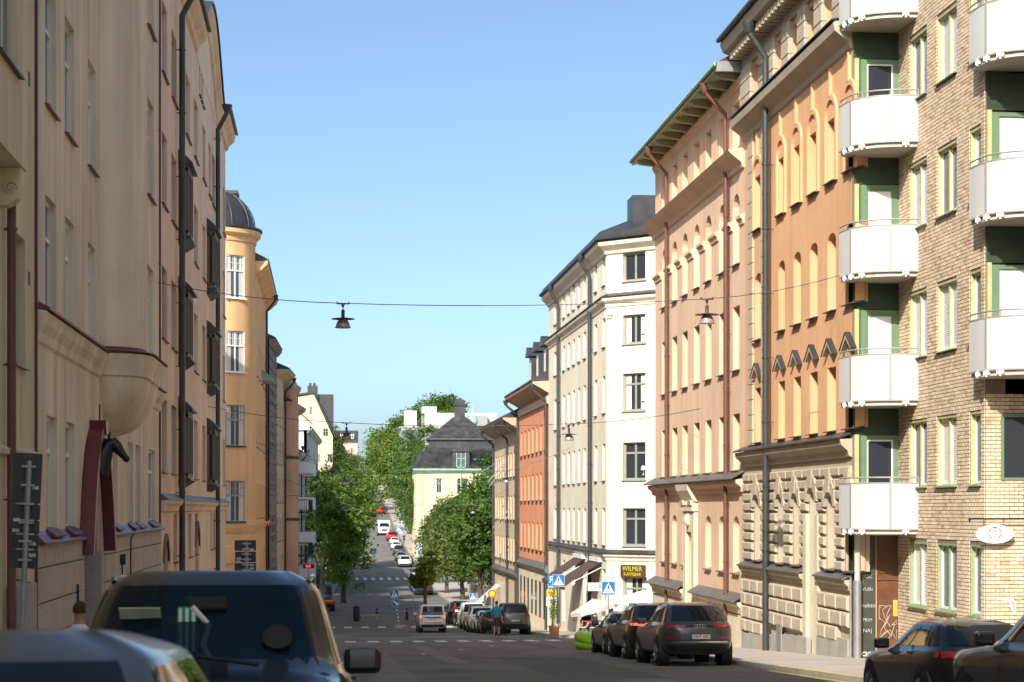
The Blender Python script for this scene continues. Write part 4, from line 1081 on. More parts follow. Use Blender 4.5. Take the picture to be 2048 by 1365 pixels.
for o in opsR + attic:
    if o[2] < gz(56): 
        fR.mk('entrance_door', MB().box(o[0], o[1], -.42, -.36, o[2], o[3]), mat('ochre_door', (.45, .30, .13), .6, .15, 3)); continue
    window(fR, *o[:4], M_BRWIN, M_GLASS, .30, .07, 2, .66, M_DKMETAL if o[2] < 13 else None, sill_out=.14)
# niche arches over row 2 (arched recess above each window)
for c in cR:
    mb = MB(); n = 12; cc, hw = (c[0] + c[1]) / 2, (c[1] - c[0]) / 2 + .12
    inn = [(cc + (hw - .06) * math.cos(math.pi * k / n), 11.3 + .5 * math.sin(math.pi * k / n)) for k in range(n + 1)]
    out_ = [(cc + (hw + .09) * math.cos(math.pi * k / n), 11.3 + .66 * math.sin(math.pi * k / n)) for k in range(n + 1)]
    for p, q, u, v in zip(inn, inn[1:], out_[1:], out_):
        mb.quad((p[0], .07, p[1]), (q[0], .07, q[1]), (u[0], .07, u[1]), (v[0], .07, v[1]))
        mb.quad((p[0], 0, p[1]), (q[0], 0, q[1]), (q[0], .07, q[1]), (p[0], .07, p[1])); mb.quad((v[0], 0, v[1]), (u[0], 0, u[1]), (u[0], .07, u[1]), (v[0], .07, v[1]))
    for x in (cc - hw - .09, cc + hw - .06): mb.box(x, x + .15, 0, .07, 9.4, 11.3)
    mb.box(cc - .05, cc + .05, 0, .09, 11.9, 12.7)
    fR.mk('arch_surround', mb, P_RUST)
    # gabled hood with dark sheet roof over row 4
    h = fR.mk('window_hood', MB().prism([(cc - .56, 4.42), (cc, 4.86), (cc + .56, 4.42), (cc + .44, 4.42), (cc, 4.72), (cc - .44, 4.42)], 1, 0.0, .15), P_STONE)
    sub(h, 'hood_sheet', MB().prism([(cc - .60, 4.42), (cc, 4.88), (cc + .60, 4.42), (cc + .60, 4.45), (cc, 4.915), (cc - .60, 4.45)], 1, -.0, .17).mesh('hood_sheet', M_DKMETAL))
# stone strips (quoins) beside the left bay, in courses
YQ = [(cR[0][0] - .75, cR[0][0] - .12), (cR[0][1] + .12, cR[0][1] + .85)]
for (a, b) in YQ:
    z = 2.15; k = 0
    while z < 12.9:
        fR.put('quoin', block_mesh(b - a, .50, .07, M_STONEB, .012, 'quoin'), ((a + b) / 2, 0, z + .26)); z += .52; k += 1
# attic stone piers between attic windows
AS = sorted([Ya] + [x for o in attic for x in (o[0], o[1])] + [Yb])
for a, b in zip(AS[::2], AS[1::2]):
    if b - a < .15: continue
    for k in range(3):
        fR.put('attic_stone', block_mesh(b - a, .50, .16, M_STONEB, .02, 'attic_stone'), ((a + b) / 2, 0, 13.72 + .52 * k + .25))
box_part(fR, 'attic_band', Ya, Yb, 0, .10, 15.28, 15.6, P_STONE)
cornice(fR, 'mid_cornice', Ya, Yb, 12.75, [(0, 0), (.08, .05), (.12, .2), (.5, .5), (.55, .72), (.5, .76), (0, .8)], P_STONE)
cornice(fR, 'cornice_sheet', Ya, Yb, 13.56, [(0, .08), (.6, -.02), (.6, 0.02), (0, .12)], M_DKMETAL)
cornice(fR, 'roof_cornice', Ya - .1, Yb + .1, 15.6, [(0, 0), (.15, .02), (.2, .12), (.75, .30), (.85, .55), (.85, .62), (0, .64)], P_STONE)
for k in range(int((Yb - Ya) / .42)):
    box_part(fR, 'dentil', Ya + .1 + k * .42, Ya + .32 + k * .42, .1, .62, 15.55, 15.78, P_STONE)
fR.mk('roof', MB().prism([(.95, 0), (.95, .1), (.3, .35), (-4.5, 4.0), (-9, 4.0), (-9, 0)], 0, Ya, Yb), M_DKMETAL, (0, 0, 16.25))
fR.mk('gutter', MB().tube([(Ya, .95, 16.3), (Yb, .95, 16.3)], .08, 8), M_DKMETAL, smooth=50)
M_BRROOF = mat('brown_roof_metal', (.14, .055, .045), .45, .2, 2, metal=.2)
def dormer(fr, s, d, z, w=1.5, h=1.5):
    o = fr.mk('dormer', MB().box(s - w / 2, s + w / 2, d - 2.5, d, z, z + h).prism([(s - w / 2 - .12, z + h), (s - w / 2 + .2, z + h + .35), (s + w / 2 - .2, z + h + .35), (s + w / 2 + .12, z + h)], 1, d - 2.6, d + .12), M_BRROOF)
    sub(o, 'pane', MB().quad((s - w * .3, d + .005, z + .3), (s + w * .3, d + .005, z + .3), (s + w * .3, d + .005, z + h - .15), (s - w * .3, d + .005, z + h - .15)).mesh('pane', M_GLASS))
    rl = MB()
    for zz in (.5, .75): rl.box(s - w / 2, s + w / 2, d + .1, d + .13, z + h + zz - .1, z + h + zz - .07)
    for x in (s - w / 2, s, s + w / 2 - .03): rl.box(x, x + .03, d + .1, d + .13, z + h + .3, z + h + .68)
    sub(o, 'roof_rail', rl.mesh('roof_rail', M_BLACK))
for s in (53.3, 56.6, 59.8, 62.6): dormer(fR, s, -.35, 16.5)
# first-floor ledge
cornice(fR, 'string_course', Ya, Yb, 1.42, [(0, 0), (.10, .04), (.14, .18), (.32, .34), (.36, .5), (0, .52)], P_STONE)
cornice(fR, 'ledge_sheet', Ya, Yb, 1.95, [(0, .12), (.42, -.02), (.42, .03), (0, .2)], M_DKMETAL)
# rusticated blocks of the ground floor
opg = [o for o in opsR if o[2] < 2]
z = 1.05; k = 0
DOOR = opg[3]
while z > -1.75:
    cuts = []
    for o in opg:
        hh = o[3] + .12
        cuts.append((o[0] - .10, o[1] + .10)) if z < hh else None
    edges = intervals(Ya + .02, Yb - .02, cuts)
    for a, b in edges:
        n = 1 if b - a < 1.7 else max(1, round((b - a) / 1.05)); w = (b - a) / n
        for i in range(n):
            sh = (w * .25 if (k % 2 and n > 1) else 0)
            x0, x1 = a + w * i + (sh if i else 0), a + w * (i + 1) + (sh if i < n - 1 else 0)
            fR.put('rusticated_block', block_mesh(x1 - x0 - .05, .26, .10, M_STONEB, .035, 'rusticated_block'), ((x0 + x1) / 2, 0, z))
    z -= .335; k += 1
for o in opg:                                   # voussoirs and keystone fan round each arch
    cc, hw = (o[0] + o[1]) / 2, (o[1] - o[0]) / 2; zs = o[3] - .42
    for j in range(5):
        a0, a1 = math.pi * (j + .06) / 5, math.pi * (j + .94) / 5
        ri, ro = 1.06, (1.85 if j == 2 else 1.6)
        pts = [(cc + hw * ri * math.cos(a0), zs + .42 * ri * math.sin(a0)), (cc + hw * ro * math.cos(a0), zs + .55 * ro * math.sin(a0)),
               (cc + hw * ro * math.cos(a1), zs + .55 * ro * math.sin(a1)), (cc + hw * ri * math.cos(a1), zs + .42 * ri * math.sin(a1))]
        fR.mk('voussoir', MB().prism(pts, 1, .0, .15 if j == 2 else .125), M_STONEB)
# base ledges (broken by the door) and big base blocks
for a, b in ((Ya, DOOR[0] - .45), (DOOR[1] + .45, Yb)):
    cornice(fR, 'base_course', a, b, -2.32, [(0, 0), (.10, .03), (.12, .14), (.22, .22), (.24, .32), (0, .34)], P_STONE)
    cornice(fR, 'base_sheet', a, b, -1.98, [(0, .1), (.3, -.02), (.3, .02), (0, .16)], mat('grey_sheet', (.16, .155, .15), .5, .2, 2, metal=.4))
    z = -2.42; k = 0
    while z > gz(60) - .1:
        h = .46; s = a - (.5 if k % 2 else 0)
        while s < b:
            x0, x1 = max(s, a), min(s + 1.15, b)
            if x1 - x0 > .2 and z - h > gz((x0 + x1) / 2) + .55:
                fR.put('base_block', block_mesh(x1 - x0 - .05, h - .045, .17, M_STONEB, .05, 'base_block'), ((x0 + x1) / 2, 0, z - h / 2))
            s += 1.15
        z -= h; k += 1
for i in range(12):
    y0 = Ya + .05 + i * 1.1; y1 = min(y0 + 1.08, Yb)
    if DOOR[0] - .3 < (y0 + y1) / 2 < DOOR[1] + .3: continue
    fR.mk('plinth_slab', MB().box(y0, y1, 0, .14, gz(y1) - .2, gz(y0) + .62), mat('grey_plinth', (.36, .34, .31), .85, .15, 1.5, .2))
fR.mk('door_surround', MB().box(DOOR[0] - .42, DOOR[0] - .04, 0, .12, gz(56) - .3, -.2).box(DOOR[1] + .04, DOOR[1] + .42, 0, .12, gz(56) - .3, -.2), P_CREAMST)
fR.mk('utility_hatch', MB().box(57.6, 58.2, .14, .18, gz(58) + .15, gz(58) + 1.0), M_GREYMETAL)
downpipe(fR, Yw(1535, XW - .2), gz(61) + .15, 15.0, M_PIPE_DK, .10, .27, .55)
# ---- salmon house with green eaves --------------------------------------------------------------------
rS = rroot('salmon_house', 'salmon house with arched upper windows, green bracketed eaves and white stone portal', 72)
fS = Fr(rS, XW, 0, 90)
Ya, Yb = 63.5, 81.2
cS = [(Yw(a, XW) - 1.1, Yw(a, XW)) for a in (1324, 1344.5, 1365, 1388, 1411, 1438, 1466)]
rows = [(1.37, 3.37), (4.94, 7.2), (8.7, 11.2, .55), (12.85, 14.45)]
opsS = [c + r for c in cS for r in rows]
P_Y = (71.75, 74.0)
gS = [(c[0] + .05, c[1]) for i, c in enumerate(cS) if i != 3]
opsGS = [c + (-2.3, -.28, .4) for c in gS]
portal = (72.3, 73.45, gz(73) - .3, -1.0, .5, .5)
wall(fS, Ya, Yb, gz(Yb) - .3, 15.5, opsS + opsGS + [portal], P_SALMON, .30)
body(fS, Ya, Yb - .02, gz(Yb) - .3, 15.4, 12, P_SALMON, -.55)
for o in opsS + opsGS: window(fS, *o[:4], M_BRWIN, M_GLASS, .26, .07, 2, .66, mat('weathered_sheet', (.16, .15, .13)) if o[2] < 12 else None, sill_out=.12)
fS.mk('entrance_door', MB().box(72.3, 73.45, -.48, -.42, gz(73) - .2, -1.0), MATS['ochre_door'])
# impost mouldings between the arched windows
E = sorted([Ya] + [x for c in cS for x in c] + [Yb])
for a, b in zip(E[::2], E[1::2]):
    if b - a > .15: cornice(fS, 'impost', a + .02, b - .02, 9.95, [(0, 0), (.06, .03), (.08, .16), (.16, .22), (.17, .32), (0, .36)], P_SALMON)
cornice(fS, 'mid_cornice', Ya, Yb + .3, 11.9, [(0, 0), (.08, .05), (.12, .2), (.5, .5), (.6, .62), (0, .72)], P_SALMON)
cornice(fS, 'eaves_moulding', Ya, Yb, 14.85, [(0, 0), (.06, .02), (.14, .2), (.14, .3), (0, .32)], P_SALMON)
M_EAVE = mat('green_eaves_paint', (.33, .36, .22), .65, .2, 1.5)
fS.mk('eaves_soffit', MB().prism([(0, 15.5), (.98, 15.32), (.98, 15.44), (0, 15.7)], 0, Ya, Yb + .55), M_EAVE)
for i in range(12):
    s = Ya + .7 + i * 1.5
    fS.mk('eaves_bracket', MB().prism([(0, 15.28), (.1, 15.08), (.82, 15.16), (.90, 15.33), (0, 15.49)], 0, s - .1, s + .1), M_EAVE)
fS.mk('roof', MB().prism([(1.03, 15.42), (1.03, 15.55), (-4.5, 18.5), (-9, 18.5), (-9, 15.4)], 0, Ya, Yb + .6), M_BRROOF)
fS.mk('gutter', MB().tube([(Ya, 1.03, 15.5), (Yb + .6, 1.03, 15.5)], .07, 8), M_VERDI, smooth=50)
fS.mk('eaves_end', MB().box(Ya - .02, Ya + .12, .0, 1.0, 15.25, 15.6), M_GREYMETAL)
for s in (70.5, 74.5): 
    fS.mk('roof_walkway', MB().box(s, s + 1.6, -.6, 0.3, 15.95, 16.0).box(s, s + 1.6, .27, .3, 16.35, 16.4).box(s, s + .03, .27, .3, 15.9, 16.4).box(s + 1.57, s + 1.6, .27, .3, 15.9, 16.4).box(s, s + .03, -.6, .3, 16.36, 16.4), M_BRROOF)
cornice(fS, 'string_course', Ya, Yb + .25, .55, [(0, 0), (.1, .03), (.14, .2), (.3, .32), (.32, .45), (0, .5)], P_SALMON)
cornice(fS, 'ledge_sheet', Ya, Yb + .3, 1.04, [(0, .24), (.50, -.03), (.50, .01), (0, .3)], mat('weathered_sheet', (.16, .15, .13)))
for a, b in ((Ya, P_Y[0] - .1), (P_Y[1] + .1, Yb + .1)):
    cornice(fS, 'base_course', a, b, -3.75, [(0, 0), (.12, .04), (.16, .25), (.25, .35), (.26, .45), (0, .48)], P_CREAMST)
    cornice(fS, 'base_sheet', a, b, -3.28, [(0, .22), (.45, -.03), (.45, .01), (0, .28)], MATS['weathered_sheet'])
    fS.mk('stone_plinth', MB().box(a, b, 0, .10, gz(Yb) - .3, -3.76), P_CREAMST)
for s in (66.5, 69.2, 76.5, 79.3): fS.mk('cellar_window', MB().box(s, s + .7, .08, .105, gz(s) + .6, gz(s) + 1.25), M_DARK)
# white portal
pr = thing
mb = MB().box(P_Y[0], P_Y[0] + .52, 0, .16, gz(73) - .2, -.1).box(P_Y[1] - .52, P_Y[1], 0, .16, gz(73) - .2, -.1).box(P_Y[0], P_Y[1], 0, .14, -.95, -.1).box(P_Y[0] - .08, P_Y[1] + .08, 0, .24, -.12, .12).box(P_Y[0], P_Y[0] + .6, 0, .3, .12, .3).box(P_Y[1] - .6, P_Y[1], 0, .3, .12, .3)
fS.mk('portal', mb, P_CREAMST, bev=.015)
fS.mk('portal_hood', MB().prism([(0, .25), (.2, .3), (.42, .7), (.46, .95), (0, 1.02)], 0, P_Y[0] - .1, P_Y[1] + .1), P_CREAMST)
for k in range(9): box_part(fS, 'portal_dentil', P_Y[0] + .05 + k * .25, P_Y[0] + .17 + k * .25, .1, .3, .13, .28, P_CREAMST)
fS.mk('portal_ornament', MB().lathe([(.0, -.3), (.16, -.2), (.2, 0), (.12, .2), (0, .28)], 12, (72.87, .14, -.45)), P_CREAMST, smooth=50)
for px in (1331, 1449):
    downpipe(fS, Yw(px, XW - .2), gz(76) + .4, 14.5, M_PIPE_BR, .075, .17, .75)
downpipe(fS, Yw(1451, XW - .2), .9, 12.2, M_PIPE_BR, .075, .19)
# ---- white corner house with the cafe -----------------------------------------------------------------
rW = rroot('white_corner_house', 'white plaster corner house with a cut corner and a cafe at street level', 100)
fW = Fr(rW, XW, 0, 90)
Yc = 95.6; Yb = 121.0
pw = [(1108, 1112.5), (1125.6, 1129.5), (1135.5, 1139.5), (1145.5, 1149.5), (1156, 1160), (1167, 1171.5), (1189, 1194), (1205, 1210)]
cW = [(Yw(b, XW), Yw(a, XW)) for a, b in pw]
cW = [(a, min(b, a + 1.15)) for a, b in cW]
rows = [(-1.94, 0.0), (1.47, 3.4), (5.03, 6.97), (8.5, 10.0), (11.75, 13.2)]
opsW = [c + r for c in cW for r in rows]
shop = [(c[0] - .15, c[1] + .15, gz(c[0]) + .7, -3.2) for c in cW[1::2]]
wall(fW, Yc, Yb, gz(Yb) - .3, 13.9, opsW + shop, P_WHITE, .26)
body(fW, Yc + 3, Yb, gz(Yb) - .3, 13.8, 11, P_WHITE, -.5)
for o in opsW: window(fW, *o[:4], M_WINGY, M_GLASS, .22, .07, 2, .66, M_DKMETAL)
for o in shop: window(fW, *o[:4], M_WINGY, M_GLASS, .2, .08, 1, .75, None)
CHL = 4.2; k2 = CHL / math.sqrt(2)
fC2 = Fr(rW, XW + k2, Yc - k2, 135)             # cut corner; s = CHL at the street wall
cw = CHL - 1.75
opsC2 = [(cw - .72, cw + .72) + r for r in rows]
cafe = [(cw - .8, cw + .72, gz(94) + .1, -3.55)]
wall(fC2, 0, CHL, gz(94) - .4, 13.9, opsC2 + cafe, P_WHITE, .26)
for i, o in enumerate(opsC2):
    w = window(fC2, *o[:4], M_WINGY, M_GLASS, .2, .10, 2, .72 if i < 3 else 0, M_WINGY)
    lamp = MB().lathe([(.06, .25), (.06, .27), (.012, .29), (.012, .5), (.13, .5), (.09, .72)], 12, (-.45, .028, .0))
    if i in (1, 2, 3): sub(w, 'window_lamp', lamp.mesh('window_lamp', M_WHITE))
window(fC2, *cafe[0], M_WINGY, M_GLASS, .24, .09, 2, .8, None)
fX = Fr(rW, 60, Yc - k2, 180)                   # side-street wall
wall(fX, 0, 60 - XW - k2, gz(94) - .6, 13.9, [], P_WHITE); 
mb = MB().prism([(XW + .55, Yc + .35), (XW + k2 + .2, Yc - k2 + .5), (59, Yc - k2 + .5), (59, Yc + 8), (XW + .55, Yc + 8)], 2, gz(100) - 1, 13.8)
link('corner_core', mb.mesh('corner_core', P_WHITE), rW, -rW.location)
def wrap(name, z, prof, m):
    pts = [(XW, Yb), (XW, Yc), (XW + k2, Yc - k2), (XW + k2 + 12, Yc - k2)]
    P = [Vector(p) for p in pts]; n = len(P); vs = []; K = len(prof)
    for i in range(n):
        ns = []
        for a, b in ((i - 1, i), (i, i + 1)):
            if 0 <= a and b < n:
                t = (P[b] - P[a]).normalized(); ns.append(Vector((t.y, -t.x)) * 1.0)
        nn = sum(ns, Vector((0, 0))) / len(ns); nn = nn / nn.length_squared if nn.length else nn
        if nn.dot(Vector((-1, -1))) < 0: nn = -nn
        vs += [(P[i].x + nn.x * o, P[i].y + nn.y * o, z + u) for o, u in prof]
    fs = [(i * K + q, i * K + (q + 1) % K, (i + 1) * K + (q + 1) % K, (i + 1) * K + q) for i in range(n - 1) for q in range(K)]
    return link(name, MB().add(vs, fs).mesh(name, m), rW, -rW.location)
wrap('roof_cornice', 13.2, [(0, 0), (.1, .05), (.15, .2), (.45, .45), (.5, .65), (0, .7)], P_WHITE)
wrap('mid_cornice', 10.45, [(0, 0), (.06, .03), (.08, .2), (.25, .35), (.28, .5), (0, .55)], P_WHITE)
wrap('mid_sheet', 11.0, [(0, .14), (.34, -.02), (.34, .02), (0, .2)], M_DKMETAL)
wrap('ground_cornice', -2.75, [(0, 0), (.06, .03), (.08, .15), (.2, .26), (.22, .36), (0, .4)], P_WHITE)
wrap('ground_sheet', -2.35, [(0, .12), (.28, -.02), (.28, .02), (0, .2)], M_DKMETAL)
wrap('roof', 13.9, [(.58, .0), (.58, .12), (.4, .5), (.3, .55), (-3.5, 2.2), (-3.5, 0)], M_DKMETAL)
wrap('gutter', 13.95, [(.5, 0), (.66, 0), (.66, .12), (.5, .12)], M_DKMETAL)
link('chimney', MB().box(XW + 1.3, XW + 6.5, Yc - .5, Yc + 1.3, 14, 16.3).mesh('chimney', M_DKMETAL), rW, -rW.location)
link('roof_vent', MB().box(XW + .8, XW + 1.2, Yc + 4, Yc + 4.4, 14, 15.1).mesh('chimney', M_DKMETAL), rW, -rW.location)
for px in (1117, 1180): downpipe(fW, Yw(px, XW - .15), gz(105), 13.0, M_PIPE_DK, .10, .18, .5)
pil = [(CHL - .38, CHL - .02), (.1, .5)]
for a, b in pil: fC2.mk('pilaster_cap', MB().box(a - .06, b + .06, 0, .14, 10.05, 10.3).box(a, b, 0, .08, 9.9, 10.05), P_WHITE)
# cafe sign, side sign, awnings
cs = thing('cafe_sign', 'brown cafe name board with yellow green lettering above the corner door', 'sign', (XW + k2 * .5, Yc - k2 * .5, -3))
M_SIGNBR = mat('brown_sign', (.10, .035, .025), .5, .1, 3); M_LIMETX = mat('lime_lettering', (.46, .52, .03), .6, .05, 3)
wpos = fC2.o + fC2.d * cw + fC2.n * .09
cs.location = (wpos.x, wpos.y, -3.25); cs.rotation_euler = (0, 0, R(-45))
link('sign_board', MB().box(-.76, .76, -.06, .06, -.33, .33).mesh('sign_board', M_SIGNBR), cs)
link('lettering', text_mesh('WILMER', .34, M_LIMETX, .006), cs, (0, -.066, .12), (R(90), 0, 0))
link('lettering', text_mesh('KAFFEBAR', .24, M_LIMETX, .006), cs, (0, -.066, -.16), (R(90), 0, 0))
def flat_sign(name, label, pos, w, h, m, txt=None, tm=None, ts=.2, rz=0, cat='sign'):
    t = thing(name, label, cat, pos, rz); link('sign_board', MB().box(-w / 2, w / 2, -.03, .03, -h / 2, h / 2).mesh('sign_board', m), t)
    if txt: link('lettering', text_mesh(txt, ts, tm, .003), t, (0, -.035, 0), (R(90), 0, 0))
    return t
p = onX(1192, 13.9, 1174); flat_sign('projecting_cafe_sign', 'small white sign reading CA sticking out beside the cafe corner', (13.95, p.y, p.z), .95, .42, M_WHITE, 'C A', M_BLACK, .3)
M_AWN = mat('brown_awning_cloth', (.085, .05, .045), .85, .1, 3)
def awning(y0, y1, label):
    t = thing('awning', label, 'awning', (XW, y0, -3.2), 0, 'brown awnings over the cafe windows')
    z0, out, drop = .35, 2.0, 1.25
    L_ = y1 - y0
    link('cloth', MB().add([(-.1, 0, z0), (-.1, L_, z0), (-out, L_, z0 - drop), (-out, 0, z0 - drop), (-.1, 0, z0 - .03), (-.1, L_, z0 - .03), (-out, L_, z0 - drop - .03), (-out, 0, z0 - drop - .03)], [(0, 1, 2, 3), (4, 7, 6, 5), (0, 3, 7, 4), (1, 5, 6, 2), (3, 2, 6, 7)]).mesh('cloth', M_AWN), t)
    link('valance', MB().box(-out - .01, -out + .01, 0, L_, z0 - drop - .25, z0 - drop).mesh('valance', M_AWN), t)
    link('cassette', MB().box(-.22, 0, -.03, L_ + .03, z0, z0 + .22).mesh('cassette', M_WHITE), t)
    for y in (.05, L_ - .05): link('arm', MB().tube([(-.05, y, z0 - .3), (-out + .05, y, z0 - drop)], .025, 6).mesh('arm', M_WHITE), t)
awning(97.2, 101.4, 'nearer of two brown awnings over the cafe windows'); awning(103.6, 107.5, 'farther of two brown awnings over the cafe windows')
# ---- orange-red house and tan house --------------------------------------------------------------------
def row_house(name, label, Ya, Yb, zt, m, cols, rows, led, eave, ped=True):
    r = rroot(name, label, (Ya + Yb) / 2); f = Fr(r, XW, 0, 90)
    ops = [(a, a + 1.05) + rw for a in cols for rw in rows]
    wall(f, Ya, Yb, gz(Yb) - .4, zt, ops, m, .24); body(f, Ya, Yb, gz(Yb) - .4, zt - .05, 11, m, -.45)
    for o in ops: window(f, *o[:4], M_BRWIN, M_GLASS, .2, .07, 2, .66, M_DKMETAL, sill_out=.16)
    return r, f
r1, f1 = row_house('orange_red_house', 'orange red plaster house with small regular windows, second beyond the cafe', 121, 140, 8.3, P_ORED, [122.4 + i * 2.55 for i in range(7)], [(-2.9, -1.0), (.55, 2.4), (3.9, 5.7)], -2, .9)
f1.mk('ground_floor_wall', MB().box(121, 140, 0, .06, gz(140) - .3, -4.3), P_CREAMST)
for i in range(7): f1.mk('ground_window', MB().box(122.5 + i * 2.5, 123.4 + i * 2.5, .05, .075, gz(130) + 1.0, -5.0), M_GLASS)
cornice(f1, 'string_course', 121, 140, -4.35, [(0, 0), (.25, .1), (.3, .3), (0, .7)], mat('weathered_sheet', (.16, .15, .13)))
cornice(f1, 'frieze', 121, 140, 6.9, [(0, 0), (.12, .02), (.12, .5), (0, .52)], P_CREAMST)
cornice(f1, 'eaves', 121, 140.2, 7.6, [(0, 0), (.4, .25), (1.05, .6), (1.1, .75), (0, .8)], mat('eaves_tan', (.5, .38, .27), .8, .1, 2))
f1.mk('roof', MB().prism([(1.15, 8.4), (1.15, 8.5), (-4, 11.2), (-9, 11.2), (-9, 8.4)], 0, 121, 140), M_DKMETAL)
for y in (124, 128.5, 133): 
    d = f1.mk('dormer', MB().box(y, y + 1.6, -3, -.2, 8.8, 11.0).prism([(y - .2, 11.0), (y + .8, 11.7), (y + 1.8, 11.0)], 1, -3.2, .1), M_DKMETAL)
    sub(d, 'pane', MB().quad((y + .25, -.19, 9.3), (y + 1.35, -.19, 9.3), (y + 1.35, -.19, 10.8), (y + .25, -.19, 10.8)).mesh('pane', M_WHITE))
for y in (121.3, 139.6): downpipe(f1, y, gz(y), 7.3, M_PIPE_DK, .09, .16, .9)
r2_, f2 = row_house('tan_house', 'tan plaster house with wooden eaves, last before the trees on the right', 140, 161, 6.9, P_TAN, [141.2 + i * 2.2 for i in range(9)], [(-4.2, -2.3), (-.9, 1.0), (2.5, 4.4)], -2, .9)
cornice(f2, 'string_course', 140, 161, -5.4, [(0, 0), (.25, .1), (.3, .3), (0, .6)], mat('weathered_sheet', (.16, .15, .13)))
cornice(f2, 'eaves', 140, 161.3, 6.0, [(0, 0), (.3, .2), (1.2, .75), (1.25, .9), (0, .95)], MATS['eaves_tan'])
f2.mk('roof', MB().prism([(1.3, 6.9), (1.3, 7.0), (-4, 9.6), (-9, 9.6), (-9, 6.9)], 0, 140, 161.4), M_DKMETAL)
for y in (141, 148, 160.5): downpipe(f2, y, gz(y), 5.8, M_PIPE_DK, .09, .16, 1.0)
f2.mk('upper_shadow_rod', MB().tube([(152.5, 0, 4.2), (152.5, 1.8, 3.0)], .03, 5), M_GREYMETAL)  # rod added along a slanting mark read as a cable shadow
for y, z in ((150.5, 3.4), (146.5, -.4)):
    f2.mk('cable_shadow_rod', MB().tube([(y, .02, z), (y + .4, 1.3, z - 1.6)], .04, 5), M_GREYMETAL); f2.mk('cable_shadow_rod', MB().tube([(y + 1.2, .02, z + .3), (y + 1.4, 1.3, z - 1.2)], .04, 5), M_GREYMETAL)  # thin rods added in place of slanting cable shadows on the facade
for k in range(3): f2.mk('folding_awning_arm', MB().box(154 + k * 1.2, 154.3 + k * 1.2, 0, .12, -6.6, -6.4).prism([(0.1, -6.4), (.25, -6.4), (2.1, -8.0), (1.9, -8.1)], 0, 154 + k * 1.2, 154.25 + k * 1.2), mat('grey_awning_arm', (.45, .45, .46), .6, .1, 3))
f2.mk('porch', MB().box(149, 158, 0, .07, gz(160) - .3, -6.2), P_CREAMST)

# ---- yellow house with black mansard roof, and what stands behind it -----------------------------------
P_YEL = plaster('pale_yellow_plaster', (.74, .62, .38))
rM = thing('mansard_house', 'pale yellow house with big black mansard roof facing down the street', 'building', (20.5, 290, gz(290)))
fM = Fr(rM, 28.4, 290, 180)                      # s: 0 at x=28.4 .. 14.6 at x=13.8
W_ = 14.6
opsM = [(s - .85, s + .85, z, z + 2.3) for s in (3.2, 7.3, 11.0) for z in (2.4, -1.8, -6)]
wall(fM, 0, W_, gz(290) - .6, 6.0, opsM, P_YEL, .25); body(fM, 0, W_ - .02, gz(290) - .6, 5.9, 13, P_YEL, -.4)
for o in opsM: window(fM, *o, M_WINGY, M_GLASS, .2, .12, 2, .62, None, grid=1)
for s in (.4, 5.0, 9.3, 13.6): fM.mk('pilaster', MB().box(s, s + .8, 0, .12, gz(290), 5.4), plaster('pale_band', (.62, .54, .36)))
cornice(fM, 'eaves_cornice', -.4, W_ + .5, 5.5, [(0, 0), (.2, .1), (.7, .45), (.75, .7), (0, .75)], M_VERDI)
def frustum(z0, z1, e0, e1, dep0=13, curve=None):
    a = [(-e0, e0), (W_ + e0, e0), (W_ + e0, -dep0 - e0), (-e0, -dep0 - e0)]; b = [(-e1, e1), (W_ + e1, e1), (W_ + e1, -dep0 - e1), (-e1, -dep0 - e1)]
    return MB().add([(p[0], p[1], z0) for p in a] + [(p[0], p[1], z1) for p in b], [(i, (i + 1) % 4, 4 + (i + 1) % 4, 4 + i) for i in range(4)] + [(4, 5, 6, 7)])
M_TIN = mat('patched_black_tin', (.045, .045, .048), .5, .5, .9, .1, 3, spec=.5, streak=.3)
mb = MB()
for z0, z1, e0, e1 in ((6.2, 6.7, .5, .0), (6.7, 7.6, .0, -.45), (7.6, 8.7, -.45, -.9), (8.7, 9.5, -.9, -1.9)):
    q = frustum(z0, z1, e0, e1); mb.add(q.v, q.f)
fM.mk('mansard_roof', mb, M_TIN, smooth=30)
fM.mk('attic_storey', frustum(9.5, 11.0, -2.5, -2.5), M_TIN); q = frustum(10.85, 11.15, -2.1, -2.2); fM.mk('attic_eaves', q, M_TIN)
fM.mk('upper_roof', frustum(11.15, 14.6, -2.1, -6.2), M_TIN)
fM.mk('chimney', MB().box(6.5, 8.1, -7, -5.6, 14, 16.6).prism([(6.4, 16.6), (8.2, 16.6), (8.0, 17.3), (7.3, 17.7), (6.6, 17.3)], 1, -7.1, -5.5).box(6.3, 8.3, -7.2, -5.4, 16.45, 16.6), M_TIN)
d = fM.mk('dormer', MB().box(6.2, 8.9, -2.5, .25, 6.1, 8.9).prism([(6.0, 8.9), (6.3, 9.2), (7.0, 9.5), (8.1, 9.5), (8.8, 9.2), (9.1, 8.9)], 1, -2.5, .45), M_TIN)
sub(d, 'pane', MB().quad((6.85, .26, 6.5), (8.25, .26, 6.5), (8.25, .26, 8.6), (6.85, .26, 8.6)).mesh('pane', M_GLASSLIT))
sub(d, 'glazing_bars', MB().box(6.8, 8.3, .27, .3, 6.4, 6.5).box(6.8, 6.9, .27, .3, 6.4, 8.7).box(8.2, 8.3, .27, .3, 6.4, 8.7).box(7.5, 7.6, .27, .3, 6.4, 8.7).box(6.8, 8.3, .27, .3, 7.8, 7.88).mesh('glazing_bars', M_VERDI))
fM.mk('rain_pipe', MB().tube([(7.55, .2, 6.0), (7.55, .2, gz(290))], .09, 6), M_VERDI)
fMs = Fr(rM, 13.8, 303, -90)
rO = thing('pale_block_behind', 'white wrapped block with rooftop glass corner behind the mansard house', 'building', (24, 372, 0))
fO = Fr(rO, 34, 372, 180)
